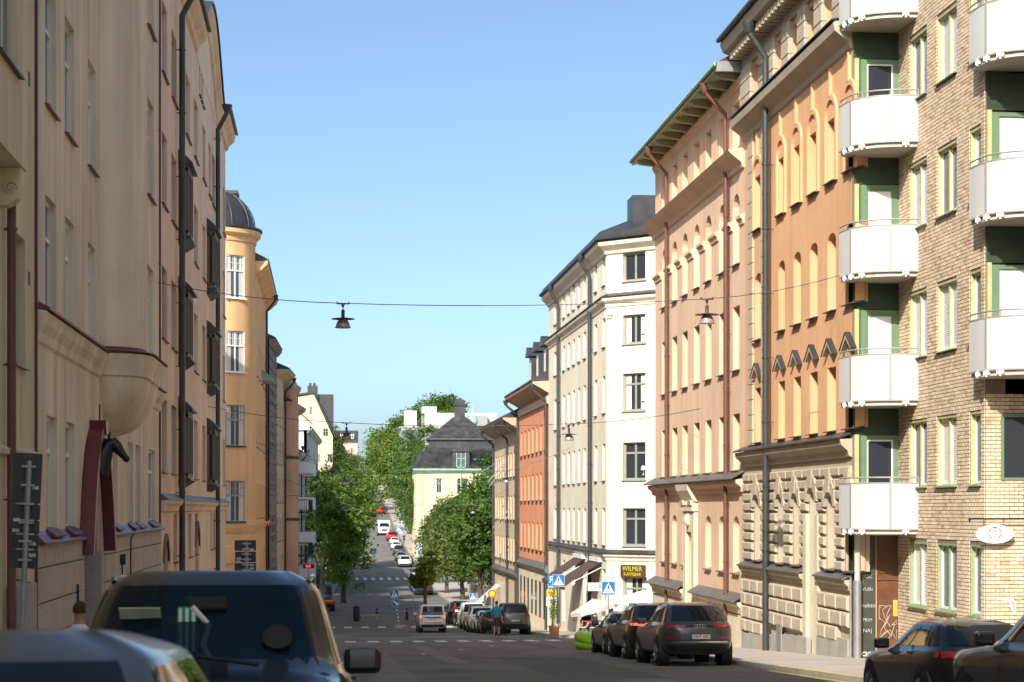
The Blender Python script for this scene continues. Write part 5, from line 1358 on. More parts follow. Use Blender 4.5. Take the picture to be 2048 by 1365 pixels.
M_WRAP = mat('white_sheeting', (.46, .46, .46), .8, .06, .4, .3, 2)
fO.mk('wall', MB().box(0, 14.5, -14, 0, -5, 19.2).box(10, 19.2, -14, -1, -5, 16.2), M_WRAP)
for k in range(5): fO.mk('wrap_seam', MB().box(.2, 14.3, .02, .06, 16.3 + k * .6, 16.36 + k * .6), mat('seam_grey', (.5, .5, .5), .8))
fO.mk('parapet', MB().box(9.8, 19.6, -14, -.8, 16.2, 16.5), M_GREYMETAL)
fO.mk('glass_corner', MB().box(15.5, 19.0, -.9, -.6, 11.5, 15.8), M_GLASSLIT)
fO.mk('roof_box', MB().box(12, 15, -6, -2, 19.2, 20.6).box(16, 18.5, -6, -3, 16.5, 19.8), M_WRAP)
fO.mk('brown_roof_box', MB().box(2.2, 7.8, -1, 1.2, 13.2, 16.6), mat('rusty_brown_cladding', (.20, .075, .04), .7, .15, 2)); fO.mk('grey_roof_box', MB().box(2.0, 8, -1.2, 1.5, 16.6, 18.6), M_GREYMETAL)
fO.mk('orange_wall', MB().box(0, 8, .5, 1.3, 10.5, 13.0), P_ORANGE)
rV = thing('copper_turret', 'green copper turret with onion dome and spire behind the mansard house', 'turret', (26.0, 330, 5.0))
prof = [(1.55, -6), (1.55, 2.8), (1.75, 2.9), (1.75, 3.3), (1.45, 3.4), (1.45, 6.2), (1.7, 6.3), (1.75, 6.6), (1.72, 7.3), (1.4, 8.3), (.75, 9.1), (.5, 9.4), (.5, 9.9), (.72, 10.2), (.78, 10.7), (.5, 11.3), (.15, 11.9), (.08, 13.8)]
link('turret_shaft', smooth_by_angle(MB().lathe(prof, 20).mesh('turret_shaft', M_VERDI), 35), rV)
for k in range(8):
    a = math.pi / 4 * k + .3
    link('arched_opening', MB().box(-.2, .2, -.04, .04, 3.7, 5.8).mesh('arched_opening', M_DARK), rV, (1.45 * math.cos(a), 1.45 * math.sin(a), 0), (0, 0, a + math.pi / 2))
rQ = thing('glazed_dome_house', 'dark domed roof house right of the mansard house', 'building', (27, 312, 0))
fQ = Fr(rQ, 34, 312, 180)
fQ.mk('wall', MB().box(0, 11.5, -9, 0, -10, 7.2), P_YEL); fQ.mk('eaves', MB().box(-.3, 11.8, -9, .4, 7.2, 7.6), M_VERDI)
fQ.mk('dome_roof', MB().prism([(1, 7.6), (1.2, 10), (2.5, 12), (5, 13), (7.5, 12), (8.6, 10), (8.8, 7.6)], 1, -9, 0), M_DKMETAL)
# ================================================================= trees
M_BARK = mat('bark', (.09, .07, .05), .95, .3, 4, .6, 20)
LEAF = {'lime': leafmat('linden_leaves', (.085, .150, .024), (.170, .240, .042)), 'dark': leafmat('dark_leaves', (.045, .090, .022), (.085, .145, .034)),
        'mid': leafmat('maple_leaves', (.060, .125, .026), (.120, .195, .040)), 'olive': leafmat('olive_leaves', (.105, .145, .038), (.175, .210, .065))}
def crown_mesh(seed, rx, ry, rz, n_clump, per, leaf, clump_r, m):
    rnd = random.Random(seed); mb_v, mb_f = [], []
    # uneven lobes
    lobes = [(Vector((rnd.uniform(-.55, .55) * rx, rnd.uniform(-.55, .55) * ry, rnd.uniform(-.6, .65) * rz)), rnd.uniform(.42, .62)) for _ in range(11)]
    lobes.append((Vector((0, 0, 0)), .6))
    for _ in range(n_clump):
        c, k = rnd.choice(lobes)
        while True:
            d = Vector((rnd.gauss(0, 1), rnd.gauss(0, 1), rnd.gauss(0, 1)))
            if d.length > .1: break
        d.normalize(); rr = rnd.uniform(.72, 1.05)
        cc = c + Vector((d.x * rx, d.y * ry, d.z * rz)) * k * rr
        up = rnd.uniform(.7, 1.3)
        for _ in range(per):
            p = cc + Vector((rnd.gauss(0, 1), rnd.gauss(0, 1), rnd.gauss(0, .55))) * clump_r * .55 * up
            a = Vector((rnd.gauss(0, 1), rnd.gauss(0, 1), rnd.gauss(0, .5))).normalized()
            nrm = (d + Vector((rnd.gauss(0, .7), rnd.gauss(0, .7), rnd.gauss(.4, .7)))).normalized()
            b = nrm.cross(a)
            if b.length < .1: continue
            b.normalize(); a = b.cross(nrm); s = leaf * rnd.uniform(.6, 1.25)
            i = len(mb_v)
            mb_v += [p - a * s, p + b * s * .5, p + a * s, p - b * s * .5]; mb_f.append((i, i + 1, i + 2, i + 3))
    mb = MB(); mb.v = [tuple(v) for v in mb_v]; mb.f = mb_f; mb.mi = [0] * len(mb_f)
    return mb.mesh('crown', m)
def trunk_mesh(seed, h, r, spread, top):
    rnd = random.Random(seed); mb = MB()
    mb.tube([(0, 0, -.3), (.02, 0, h * .5), (rnd.uniform(-.1, .1), rnd.uniform(-.1, .1), h), (0, 0, top * .95)], [r * 1.25, r, r * .8, r * .15], 9)
    for i in range(8):
        a = i * 2.4 + rnd.uniform(-.3, .3); z0 = h * rnd.uniform(.85, 1.3); L_ = spread * rnd.uniform(.5, .85)
        mb.tube([(0, 0, z0), (L_ * .4 * math.cos(a), L_ * .4 * math.sin(a), z0 + (top - z0) * .3), (L_ * math.cos(a), L_ * math.sin(a), z0 + (top - z0) * rnd.uniform(.45, .75))], [r * .5, r * .3, r * .08], 6)
    return smooth_by_angle(mb.mesh('trunk', M_BARK), 60)
TREE = {}
def tree(label, x, y, h, rx, kind, base=None, seed=1, rz=None, name='street_tree', group=None, lod=1.0, low=.22):
    gzv = gz(y) if base is None else base
    key = (kind, round(rx, 1), round(h, 0), seed, lod, low)
    if key not in TREE:
        rz_ = rz or h * (1 - low) / 2
        n = int(170 * lod * max(1, rx / 4)); per = 60
        TREE[key] = (crown_mesh(seed, rx, rx, rz_, n, per, .20 * max(1, rx / 3.3), rx * .30, LEAF[kind]), trunk_mesh(seed, h * low, h * .018 + .04, rx, h * .9), h * low + rz_ * .98)
    cm, tm, cz = TREE[key]
    t = thing(name, label, 'tree', (x, y, gzv), random.Random(seed * 7 + int(x * 3)).uniform(0, 6.28), group)
    link('trunk', tm, t); link('crown', cm, t, (0, 0, cz)); return t
G1, G2, G3 = 'street trees on the left pavement', 'street trees on the right pavement', 'trees covering the far hill'
p = onY(690, 165, 1210); tree('big sunlit linden on the left, nearest the crossing', 1.6, 185, 12.0, 3.0, 'lime', seed=21, group=G1, rz=5.0, low=.16)
tree('shaded tree close behind the nearest left linden, against the white balcony house', -.6, 200, 13, 3.3, 'dark', seed=22, group=G1, low=.2)
tree('tall shaded tree on the left in front of the stepped white house', -1.0, 216, 15.5, 3.6, 'mid', seed=23, group=G1, low=.2)
tree('left hand tree farther up, half hidden by two shaded ones', 1.0, 232, 15, 4.0, 'mid', seed=24, group=G1, low=.2)
tree('upper left tree below the cream gable house', 3.0, 262, 15, 4.2, 'lime', seed=25, group=G1, low=.2)
for lab, px, Y, h, rx, kd, sd in (('bushy tree nearest on the right pavement beside the tan house', 962, 171, 12.2, 3.4, 'mid', 31), ('second bushy tree along the right pavement', 925, 188, 11.2, 3.3, 'olive', 32),
        ('third tree along the right pavement, leaning over parked cars', 893, 205, 10.2, 3.0, 'mid', 33), ('fourth and smallest tree along the right pavement by the mansard house', 876, 228, 9.0, 2.5, 'olive', 34), ('tall tree close against the end of the tan house', 985, 186, 15.5, 3.0, 'mid', 35)):
    q = onY(px, Y); tree(lab, q.x, Y, h, rx, kd, seed=sd, group=G2, low=.17)
q = onY(847, 136); tree('young slim tree with staked trunk beside the white delivery van', onY(850, 140).x, 140, 5.6, .85, 'lime', seed=41, low=.5, lod=.3)
hill = [(836, 330, 935, 4.4, 'mid', 51), (818, 352, 905, 4.6, 'dark', 52), (838, 372, 872, 5.5, 'mid', 53), (856, 400, 838, 6.0, 'mid', 54), (803, 410, 868, 5.4, 'lime', 55), (790, 440, 862, 5.6, 'mid', 52), (822, 445, 842, 6.5, 'mid', 53),
        (874, 455, 815, 6.5, 'mid', 54), (778, 490, 862, 6.2, 'lime', 55), (662, 520, 885, 5.0, 'dark', 51), (690, 572, 915, 4.5, 'olive', 56), (851, 300, 975, 3.4, 'dark', 57), (912, 470, 825, 6.5, 'dark', 57)]
hill = [(px, Y, (HORIZON - yt + 22) / FPX * Y - gz(Y) - (2.0 if Y > 380 and px > 780 else 0), rx, kd, sd) for px, Y, yt, rx, kd, sd in hill]
for i, (px, Y, h, rx, kd, sd) in enumerate(hill):
    q = onY(px, Y); base = gz(Y) + (2.0 if Y > 380 and px > 780 else 0)
    where = ['lowest on the slope', 'dark one beside the road bend', 'rounded one above the camper', 'tall one behind the white block', 'bright one halfway up the slope', 'one left of the hill above the red pickup', 'broad one on the crest', 'highest on the skyline', 'bright one behind the red pickup', 'dark one at the upper bend', 'olive one next to the pink hilltop house', 'dark one beside the mansard house', 'dark one on the skyline behind the white block'][i]
    tree('hill tree, the ' + where, q.x, Y, h, rx, kd, base, sd, name='hill_tree', group=G3, lod=1.3, low=.08)
# ================================================================= vehicles
def paint(name, col, metal=.5, rough=.35): return mat(name, col, rough, .03, 2, metal=metal, coat=.55, spec=.45)
V_GREY = paint('graphite_car_paint', (.075, .075, .08)); V_BLACK = paint('black_car_paint', (.014, .014, .016), .2, .3); V_WHITE = paint('white_car_paint', (.72, .72, .71), 0)
V_SILVER = paint('silver_car_paint', (.34, .37, .40), .7); V_BROWN = paint('brown_car_paint', (.07, .055, .045)); V_RED = paint('red_car_paint', (.55, .02, .02), .1); V_BLUE = paint('navy_car_paint', (.03, .05, .09))
V_DARK = paint('charcoal_car_paint', (.035, .034, .036))
M_TYRE = mat('tyre_rubber', (.012, .012, .012), .85, .2, 20, .2, 80); M_RIM = mat('alloy_rim', (.32, .32, .33), .35, .05, 5, metal=.9)
M_CGLASS = glassmat('car_glass', (.012, .018, .022)); M_TRIMBK = mat('black_plastic', (.02, .02, .02), .6, .05, 10)
M_TAIL = mat('tail_lamp_red', (.35, .008, .012), .15, .05, 8, coat=.8); M_BRAKE = mat('lit_brake_lamp', (.6, .02, .02), .3, 0, 1, emit=(1, .05, .03), estr=1.6)
M_HEAD = mat('head_lamp', (.55, .57, .60), .12, .05, 8, coat=1.0, metal=.3); M_PLATE = mat('number_plate', (.74, .74, .72), .5, .02, 5); M_CHROME = mat('chrome', (.62, .63, .65), .12, 0, 1, metal=1.0)
def pchip(xs, n):
    """monotone interpolation of a list, n steps per interval"""
    m = len(xs); d = [xs[i + 1] - xs[i] for i in range(m - 1)]
    t = [d[0]] + [(0 if d[i - 1] * d[i] <= 0 else 2 * d[i - 1] * d[i] / (d[i - 1] + d[i])) for i in range(1, m - 1)] + [d[-1]]
    def f(v):
        i = min(int(v), m - 2); u = v - i; a, b = xs[i], xs[i + 1]
        return (2 * u ** 3 - 3 * u ** 2 + 1) * a + (u ** 3 - 2 * u ** 2 + u) * t[i] + (-2 * u ** 3 + 3 * u ** 2) * b + (u ** 3 - u ** 2) * t[i + 1]
    return f
RINGS = {   # (front y, rear y, half width, z front, z rear) from the floor up to the roof
 'suv': [(2.2, -2.2, .80, .30, .30), (2.40, -2.40, .94, .36, .42), (2.47, -2.49, .985, .56, .60), (2.49, -2.50, 1.0, .80, .90), (2.38, -2.44, .965, .97, 1.08), (1.10, -2.34, .90, 1.10, 1.16), (.10, -1.62, .68, 1.60, 1.60), (-.1, -1.35, .50, 1.69, 1.66)],
 'suv_box': [(2.2, -2.2, .80, .32, .32), (2.36, -2.36, .93, .40, .45), (2.42, -2.42, .965, .62, .66), (2.43, -2.43, .975, .90, .95), (2.30, -2.40, .95, 1.10, 1.16), (1.12, -2.36, .885, 1.22, 1.24), (.42, -2.10, .70, 1.78, 1.78), (.2, -1.9, .54, 1.88, 1.86)],
 'hatch': [(1.9, -1.9, .70, .22, .22), (2.08, -2.06, .86, .29, .32), (2.15, -2.15, .895, .47, .52), (2.16, -2.15, .905, .68, .78), (2.0, -2.08, .87, .82, .93), (.95, -1.96, .80, .95, 1.0), (.02, -1.38, .59, 1.35, 1.33), (-.15, -1.1, .43, 1.43, 1.39)],
 'van': [(1.95, -2.0, .74, .28, .28), (2.12, -2.14, .87, .34, .38), (2.2, -2.2, .905, .55, .58), (2.2, -2.2, .915, .80, .85), (2.05, -2.19, .90, .95, 1.05), (1.35, -2.17, .87, 1.13, 1.14), (.55, -2.06, .75, 1.74, 1.76), (.3, -1.9, .58, 1.83, 1.83)],
}
def carpt(fs, face, t, v, bow=.06):
    """face F/R/B/L, t in -1..1; returns local point"""
    a, b = {'F': (t, 1), 'R': (1, -t), 'B': (-t, -1), 'L': (-1, t)}[face]
    yf, yr, w, zf, zr = (f(v) for f in fs)
    n = 7.0
    k = (abs(a) ** n + abs(b) ** n) ** (-1 / n)
    a2, b2 = a * k, b * k
    hl, yc = (yf - yr) / 2, (yf + yr) / 2
    y = yc + b2 * hl; 
    # keep corner rounding short lengthwise
    cut = (1 - k) * hl * .55
    if abs(b) == 1 or abs(b2) > .8: y -= math.copysign(-cut * (abs(b2) > .8), b2) * .5
    if face in 'FB': y -= math.copysign(bow * a * a, b)
    x = a2 * w * (1 - .035 * abs(b2) ** 3)
    z = zr + (zf - zr) * (b2 + 1) / 2
    return Vector((x, y, z))
def car_shell(kind):
    R_ = RINGS[kind]; return [pchip([r[i] for r in R_], 4) for i in range(5)]
CARBODY = {}
def car_patch(fs, face, t0, t1, v0, v1, off, m, name, nt=10, nv=5, taper=(0, 0)):
    vs, fcs = [], []
    cen = Vector((0, -.3, .8))
    for j in range(nv + 1):
        for i in range(nt + 1):
            v = v0 + (v1 - v0) * j / nv; f = j / nv
            ta, tb = t0 + taper[0] * f, t1 + taper[1] * f
            t = ta + (tb - ta) * i / nt; e = 1e-3
            p = carpt(fs, face, t, v)
            dt = carpt(fs, face, min(t + e, 1), v) - carpt(fs, face, max(t - e, -1), v); dv = carpt(fs, face, t, min(v + .02, 6.99)) - carpt(fs, face, t, v - .02)
            n = dt.cross(dv)
            if n.length > 1e-9: n.normalize()
            if n.dot(p - cen) < 0: n = -n
            vs.append(p + n * off)
    for j in range(nv):
        for i in range(nt): fcs.append((j * (nt + 1) + i, j * (nt + 1) + i + 1, (j + 1) * (nt + 1) + i + 1, (j + 1) * (nt + 1) + i))
    return MB().add(vs, fcs).mesh(name, m, smooth=True)
def wheel_meshes(r=.36, w=.24):
    key = ('wheel', r)
    if key not in CARBODY:
        t = MB().lathe([(r * .62, -w / 2), (r * .93, -w / 2), (r, -w / 2 + .04), (r, w / 2 - .04), (r * .93, w / 2), (r * .62, w / 2)], 28, cap=False).mesh('tyre', M_TYRE, True)
        rm = MB(); rm.lathe([(.001, .02), (r * .60, .0), (r * .64, .05), (r * .64, -.05)], 28, cap=False); 
        for k in range(5):
            a = 2 * math.pi * k / 5; c, s_ = math.cos(a), math.sin(a)
            q = [(.05, -.035), (r * .6, -.05), (r * .6, .05), (.05, .035)]
            rm.add([(x * c - y * s_, x * s_ + y * c, .055) for x, y in q] + [(x * c - y * s_, x * s_ + y * c, .01) for x, y in q], [(0, 1, 2, 3), (0, 4, 5, 1), (2, 6, 7, 3), (1, 5, 6, 2)])
        rmesh = rm.mesh('rim', M_RIM); CARBODY[key] = (t, rmesh)
    return CARBODY[key]
def car(name, label, kind, x, y, m, away=True, parts=2, group=None, lit=False, plate=None, rz=0, sx=1.0, z=None, cat='car', glass=None, cut=False, rails=False, fogbar=True):
    fs = car_shell(kind)
    head = 0 if away else math.pi
    t = thing(name, label, cat, (x, y, gz(y) if z is None else z), head + rz, group, 0)
    sl = math.atan(slope(y)); t.rotation_euler = (sl if away else -sl, 0, head + rz)
    if sx != 1: t.scale = (sx, sx, sx)
    g = glass or M_CGLASS
    bk = (kind, m.name, cut)
    if bk not in CARBODY:
        N, NV = 14, 28; ring = []
        vs = []; order = [('F', i) for i in range(N)] + [('R', i) for i in range(N)] + [('B', i) for i in range(N)] + [('L', i) for i in range(N)]
        for j in range(NV + 1):
            v = 7 * j / NV
            for fc, i in order: vs.append(carpt(fs, fc, -1 + 2 * i / N, v))
        M_ = len(order); fcs = []
        for j in range(NV):
            for i in range(M_):
                fc, ii = order[i]; tm = -1 + 2 * (ii + .5) / N; vm = 7 * (j + .5) / NV
                if cut and fc == 'F' and abs(tm) < .84 and 5.3 < vm < 5.9: continue
                fcs.append((j * M_ + i, j * M_ + (i + 1) % M_, (j + 1) * M_ + (i + 1) % M_, (j + 1) * M_ + i))
        fcs.append(tuple(NV * M_ + i for i in range(M_))); fcs.append(tuple(range(M_))[::-1])
        CARBODY[bk] = MB().add(vs, fcs).mesh('body', m, True)
    link('body', CARBODY[bk], t)
    pk = (kind, g.name, 'glass')
    if pk not in CARBODY:
        CARBODY[pk] = [('windshield', car_patch(fs, 'F', -.90, .90, 5.10, 5.97, .006, g, 'windshield', 16, 8, (.0, .0))),
                       ('rear_window', car_patch(fs, 'B', -.86, .86, 5.12, 5.92, .006, g, 'rear_window', 14, 6))]
        rng = [(-.84, -.12), (-.06, .46), (.52, .86)] if kind != 'van' else [(-.80, -.30)]
        for fc in 'RL':
            for a, b in rng:
                a2, b2 = (a, b) if fc == 'R' else (-b, -a)
                CARBODY[pk].append(('side_window', car_patch(fs, fc, a2, b2, 5.12, 5.90, .006, g, 'side_window', 8, 5)))
    for n_, me in CARBODY[pk]:
        if parts >= 1 or n_ != 'side_window': link(n_, me, t)
    tl = M_BRAKE if lit else M_TAIL
    tk = (kind, tl.name, 'tail')
    if tk not in CARBODY:
        if kind == 'van': rngv = (3.6, 5.0); tt = (.90, .995)
        elif kind == 'suv': rngv = (3.55, 4.05); tt = (.40, .999)
        else: rngv = (3.35, 4.1); tt = (.62, .999)
        CARBODY[tk] = [car_patch(fs, 'B', tt[0], tt[1], rngv[0], rngv[1], .012, tl, 'tail_lamp', 8, 4), car_patch(fs, 'B', -tt[1], -tt[0], rngv[0], rngv[1], .012, tl, 'tail_lamp', 8, 4),
                       car_patch(fs, 'R', .90, .999, rngv[0] + .1, rngv[1] - .05, .012, tl, 'tail_lamp', 5, 4), car_patch(fs, 'L', -.999, -.90, rngv[0] + .1, rngv[1] - .05, .012, tl, 'tail_lamp', 5, 4),
                       car_patch(fs, 'F', .5, .97, 3.35, 3.95, .012, M_HEAD, 'head_lamp', 8, 4), car_patch(fs, 'F', -.97, -.5, 3.35, 3.95, .012, M_HEAD, 'head_lamp', 8, 4),
                       car_patch(fs, 'F', -.45, .45, 2.4, 3.7, .010, M_TRIMBK, 'grille', 10, 4), car_patch(fs, 'B', -.93, .93, 1.0, 1.9, .010, M_TRIMBK, 'rear_bumper_trim', 12, 4)]
    for i, me in enumerate(CARBODY[tk]):
        link(me.name.split('.')[0], me, t)
    ty, rm = wheel_meshes(.37 if 'suv' in kind else .33)
    r = .37 if 'suv' in kind else .33
    w = RINGS[kind][2][2]
    wb = 1.46 if 'suv' in kind else 1.32
    for sgn in (-1, 1):
        for yy in (wb, -wb):
            if parts >= 1:
                ak = ('arch', r)
                if ak not in CARBODY: CARBODY[ak] = MB().lathe([(.001, .0), (r + .055, .0), (r + .07, -.08), (r + .07, -.3)], 24, cap=False).mesh('wheel_arch', M_TRIMBK)
                link('wheel_arch', CARBODY[ak], t, (sgn * (w + .004), yy, r + .02), (0, sgn * math.pi / 2, 0))
            wo = link('wheel', None, t, (sgn * (w - .10), yy, r), (0, sgn * math.pi / 2, 0)); wo.empty_display_size = .1
            link('tyre', ty, wo); link('rim', rm, wo, (0, 0, .08))
    if parts >= 2:
        sk = (kind, 'seams')
        if sk not in CARBODY:
            CARBODY[sk] = [car_patch(fs, fc, tt - .003, tt + .003, 1.3, 4.98, .0025, M_TRIMBK, 'panel_gap', 1, 16) for fc in 'RL' for tt in ((-.50, -.08, .40) if fc == 'R' else (.50, .08, -.40))]
            CARBODY[sk] += [car_patch(fs, 'B', -.90, .90, 2.28, 2.33, .0025, M_TRIMBK, 'panel_gap', 14, 1), car_patch(fs, 'F', -.93, -.922, 3.9, 5.0, .0025, M_TRIMBK, 'panel_gap', 1, 8), car_patch(fs, 'F', .922, .93, 3.9, 5.0, .0025, M_TRIMBK, 'panel_gap', 1, 8)]
        for me in CARBODY[sk]: link('panel_gap', me, t)
        zr = RINGS[kind][3][4]
        yb = carpt(fs, 'B', 0, 2.9).y
        pl = MB().box(-.26, .26, -.02, 0, -.055, .055).mesh('number_plate', M_PLATE)
        po = link('number_plate', pl, t, (0, yb - .008, zr - .12 if kind != 'van' else .92))
        if plate:
            link('plate_text', text_mesh(plate, .105, M_BLACK, .001, bold=.002), po, (.03, -.022, 0), (R(90), 0, 0))
            link('plate_band', MB().box(-.26, -.215, -.0215, -.02, -.055, .055).mesh('plate_band', mat('eu_blue', (.02, .08, .40), .5, 0)), po)
        mir = MB().lathe([(.02, -.09), (.085, -.06), (.10, .0), (.085, .06), (.02, .09)], 12)
        for sgn in (-1, 1):
            q = carpt(fs, 'R' if sgn > 0 else 'L', -.72 if sgn > 0 else .72, 5.0)
            mo = link('door_mirror', smooth_by_angle(MB().box(-.11, .11, -.07, .07, -.075, .085).mesh('door_mirror', m), 40) if False else bevel(MB().box(-.12, .12, -.08, .07, -.08, .09).mesh('door_mirror', m), .04), t, (sgn * (abs(q.x) + .14), q.y + .05, q.z + .06))
        for sgn in (-1, 1):
            for yy in (.25, -.72):
                q = carpt(fs, 'R' if sgn > 0 else 'L', 0, 4.3); link('door_handle', MB().box(-.012, .02, -.10, .10, -.015, .015).mesh('door_handle', m), t, (sgn * (abs(q.x) + .01), yy, q.z), (0, 0, 0 if sgn > 0 else math.pi))
        if rails:
            for sgn in (-1, 1):
                pts = [carpt(fs, 'R' if sgn > 0 else 'L', tt * (1 if sgn > 0 else -1), 6.15) + Vector((0, 0, .05 * math.sin(math.pi * (tt + .8) / 1.6) ** .4 if abs(tt) < .8 else 0)) for tt in (-.8, -.7, -.4, 0, .4, .7, .8)]
                link('roof_rail', MB().tube(pts, .02, 8).mesh('roof_rail', V_BLACK), t)
    return t
GP = 'cars parked along the right kerb'
# foreground left: two cars facing us
nc = car('parked_car', 'silver car closest to the camera, out of focus at bottom left', 'suv', -1.14, 5.25, paint('pewter_car_paint', (.15, .148, .145), .4, .3), False, 2, sx=.965)
lc = car('off_road_car', 'big black off road car facing us with blue tinted windshield and green pennant', 'suv_box', -.80, 13.0, V_BLACK, False, 2, sx=1.03, cut=True, glass=glassmat('tinted_windshield', (.004, .02, .032), .30), rails=True)
fs = car_shell('suv_box')
M_INT = mat('car_interior', (.02, .022, .025), .8, .1, 5)
link('cabin', MB().box(-.80, .80, -1.9, -1.2, .6, 1.5).box(-.80, .80, -1.9, 1.0, .6, .9).box(-.78, -.14, -.25, -.05, .9, 1.42).box(.14, .78, -.25, -.05, .9, 1.42).mesh('cabin', M_INT), lc)
link('head_rest', bevel(MB().box(.30, .62, -.25, -.12, 1.45, 1.66).mesh('head_rest', M_INT), .05), lc); link('head_rest', bevel(MB().box(-.62, -.30, -.25, -.12, 1.45, 1.66).mesh('head_rest', M_INT), .05), lc)
link('dashboard', bevel(MB().box(-.80, .80, .55, 1.02, .95, 1.22).mesh('dashboard', mat('dash_plastic', (.03, .035, .04), .7, .05, 9)), .04), lc)
link('steering_wheel', MB().tube([(-.38 + .19 * math.cos(a), .42 - .06 * math.sin(a), 1.20 + .18 * math.sin(a)) for a in [i * math.pi / 10 for i in range(21)]], .018, 6).mesh('steering_wheel', M_TRIMBK), lc)
M_PEN = mat('green_pennant', (.02, .30, .18), .8, .1, 6); 
pn = link('pennant', MB().prism([(-.06, 0), (.06, 0), (.08, -.34), (-.07, -.30)], 1, -.006, .006).mesh('pennant', M_PEN), lc, (.12, .66, 1.64))
for k in range(3): link('pennant_stripe', MB().box(-.05 + k * .042, -.03 + k * .042, .0065, .009, -.29, -.01).mesh('pennant_stripe', M_WHITE), pn)
link('pennant_fringe', MB().tube([(-.03, 0, 0), (-.14, 0, -.12), (-.10, 0, -.25), (-.16, 0, -.36)], .02, 6).mesh('pennant_fringe', M_WHITE), pn)
link('rear_view_mirror', bevel(MB().box(-.13, .13, -.03, .03, -.045, .045).mesh('rear_view_mirror', M_TRIMBK), .02), lc, (.0, .60, 1.66))
link('parking_disc', MB().lathe([(.001, 0), (.095, 0), (.095, .012), (.001, .012)], 20).mesh('parking_disc', M_TRIMBK), lc, (-.46, .80, 1.44), (R(-52), 0, 0))
link('windshield_sticker', MB().box(-.13, .13, -.004, .004, -.05, .05).mesh('windshield_sticker', mat('parking_permit', (.55, .60, .45), .7, .2, 6)), lc, (.42, .66, 1.60), (R(-48), 0, 0))
link('wiper', MB().tube([(.55, 1.14, 1.27), (.10, 1.02, 1.34), (-.35, 1.10, 1.28)], .014, 5).mesh('wiper', M_TRIMBK), lc)
# right kerb
audi = car('dark_grey_suv', 'dark grey SUV with plate OHT 63U parked at right kerb', 'suv', 9.72, 50.2, V_GREY, True, 2, GP, plate='OHT 63U', rails=True)
yb = carpt(car_shell('suv'), 'B', 0, 3.6).y
link('lamp_band', car_patch(car_shell('suv'), 'B', -.42, .42, 3.62, 3.98, .010, M_TRIMBK, 'lamp_band', 10, 3), audi)
mb = MB()
for k in range(4): mb.tube([(-.108 + k * .072 + .047 * math.cos(a), 0, .047 * math.sin(a)) for a in [i * math.pi / 8 for i in range(17)]], .007, 5)
link('ring_emblem', mb.mesh('ring_emblem', M_CHROME), audi, (0, carpt(car_shell('suv'), 'B', 0, 3.8).y - .016, carpt(car_shell('suv'), 'B', 0, 3.8).z))
link('bumper_insert', car_patch(car_shell('suv'), 'B', -.80, .80, 2.1, 2.22, .014, M_CHROME, 'bumper_insert', 10, 2), audi)
for sgn in (-1, 1): link('reflector', car_patch(car_shell('suv'), 'B', sgn * .93 if sgn < 0 else .55, sgn * .55 if sgn < 0 else .93, 2.45, 2.6, .014, M_TAIL, 'reflector', 4, 2), audi)
car('black_suv', 'black SUV with red tail lamps parked directly ahead of the grey SUV', 'suv', 9.86, 56.3, V_BLACK, True, 2, GP, rails=True, lit=True)
car('dark_hatchback', 'dark small car ahead of the black SUV, beside the green inflatable', 'hatch', 10.0, 61.9, V_DARK, True, 2, GP)
hb = car('black_hatchback', 'black hatchback with coloured swirl logo on its rear door', 'hatch', 9.85, 28.6, V_BLACK, True, 2, GP)
fh = car_shell('hatch')
qd = carpt(fh, 'L', -.38, 4.1)
cols_ = [(.5, .1, .45), (.1, .35, .75), (.1, .65, .65), (.55, .75, .25)]
for k in range(4):
    a0 = [(.0, .0), (.05, .06), (.09, .02), (.06, -.05)], 
    pts = [(0, .075 * math.cos(i * .45 + k * 1.2) + (k - 1.5) * .06, .06 * math.sin(i * .45 + k * 1.2) + .0) for i in range(6)]
    link('logo_stroke', MB().tube(pts, .012, 5).mesh('logo_stroke', mat('logo_%d' % k, cols_[k], .5, 0)), hb, (qd.x - .006, qd.y, qd.z + .05))
link('door_lettering', text_mesh('TRACKSON', .10, M_WHITE, .001, bold=.002), hb, (qd.x - .012, qd.y - .05, qd.z - .12), (R(90), 0, R(-90)))
car('dark_suv', 'dark SUV cut off by the right edge of the picture', 'suv', 9.3, 21.9, V_DARK, True, 2, GP, sx=1.04)
# van in the crossing and the parked row beyond
van = car('delivery_van', 'white delivery van driving away with its brake lamps lit', 'van', 6.85, 123.0, V_WHITE, True, 2, lit=True, plate='JKW 538', cat='van')
fv = car_shell('van'); yv = carpt(fv, 'B', 0, 4.6).y
link('van_roundel', MB().lathe([(.001, 0), (.07, 0), (.07, .004), (.001, .004)], 16).mesh('van_roundel', mat('pale_blue_print', (.30, .45, .60), .6, 0)), van, (-.28, yv - .012, 1.48), (R(90), 0, 0))
link('van_band', MB().box(-.62, .62, -.01, 0, -.05, .05).mesh('van_band', mat('blue_print', (.10, .16, .42), .6, .1, 4)), van, (0, yv - .012, 1.30))
link('van_handle', MB().box(-.55, .55, -.03, 0, -.03, .03).mesh('van_handle', M_TRIMBK), van, (0, carpt(fv, 'B', 0, 3.6).y - .01, 1.02))
for k, c in enumerate(((.2, .5, .75), (.3, .55, .15), (.7, .1, .08), (.25, .25, .28))):
    link('van_colour_strip', MB().box(-.6 + k * .3, -.32 + k * .3, -.012, 0, -.04, .04).mesh('van_colour_strip', mat('van_strip_%d' % k, c, .6, 0)), van, (0, carpt(fv, 'B', 0, 2.4).y - .01, .66))
car('grey_family_suv', 'grey family SUV parked at the corner beside the two standing people', 'suv_box', 10.55, 106.3, paint('warm_grey_car_paint', (.13, .13, .13)), True, 2, 'parked cars beyond the first crossing', plate='LYW 063', rails=True, sx=.97)
GQ = 'parked cars beyond the first crossing'
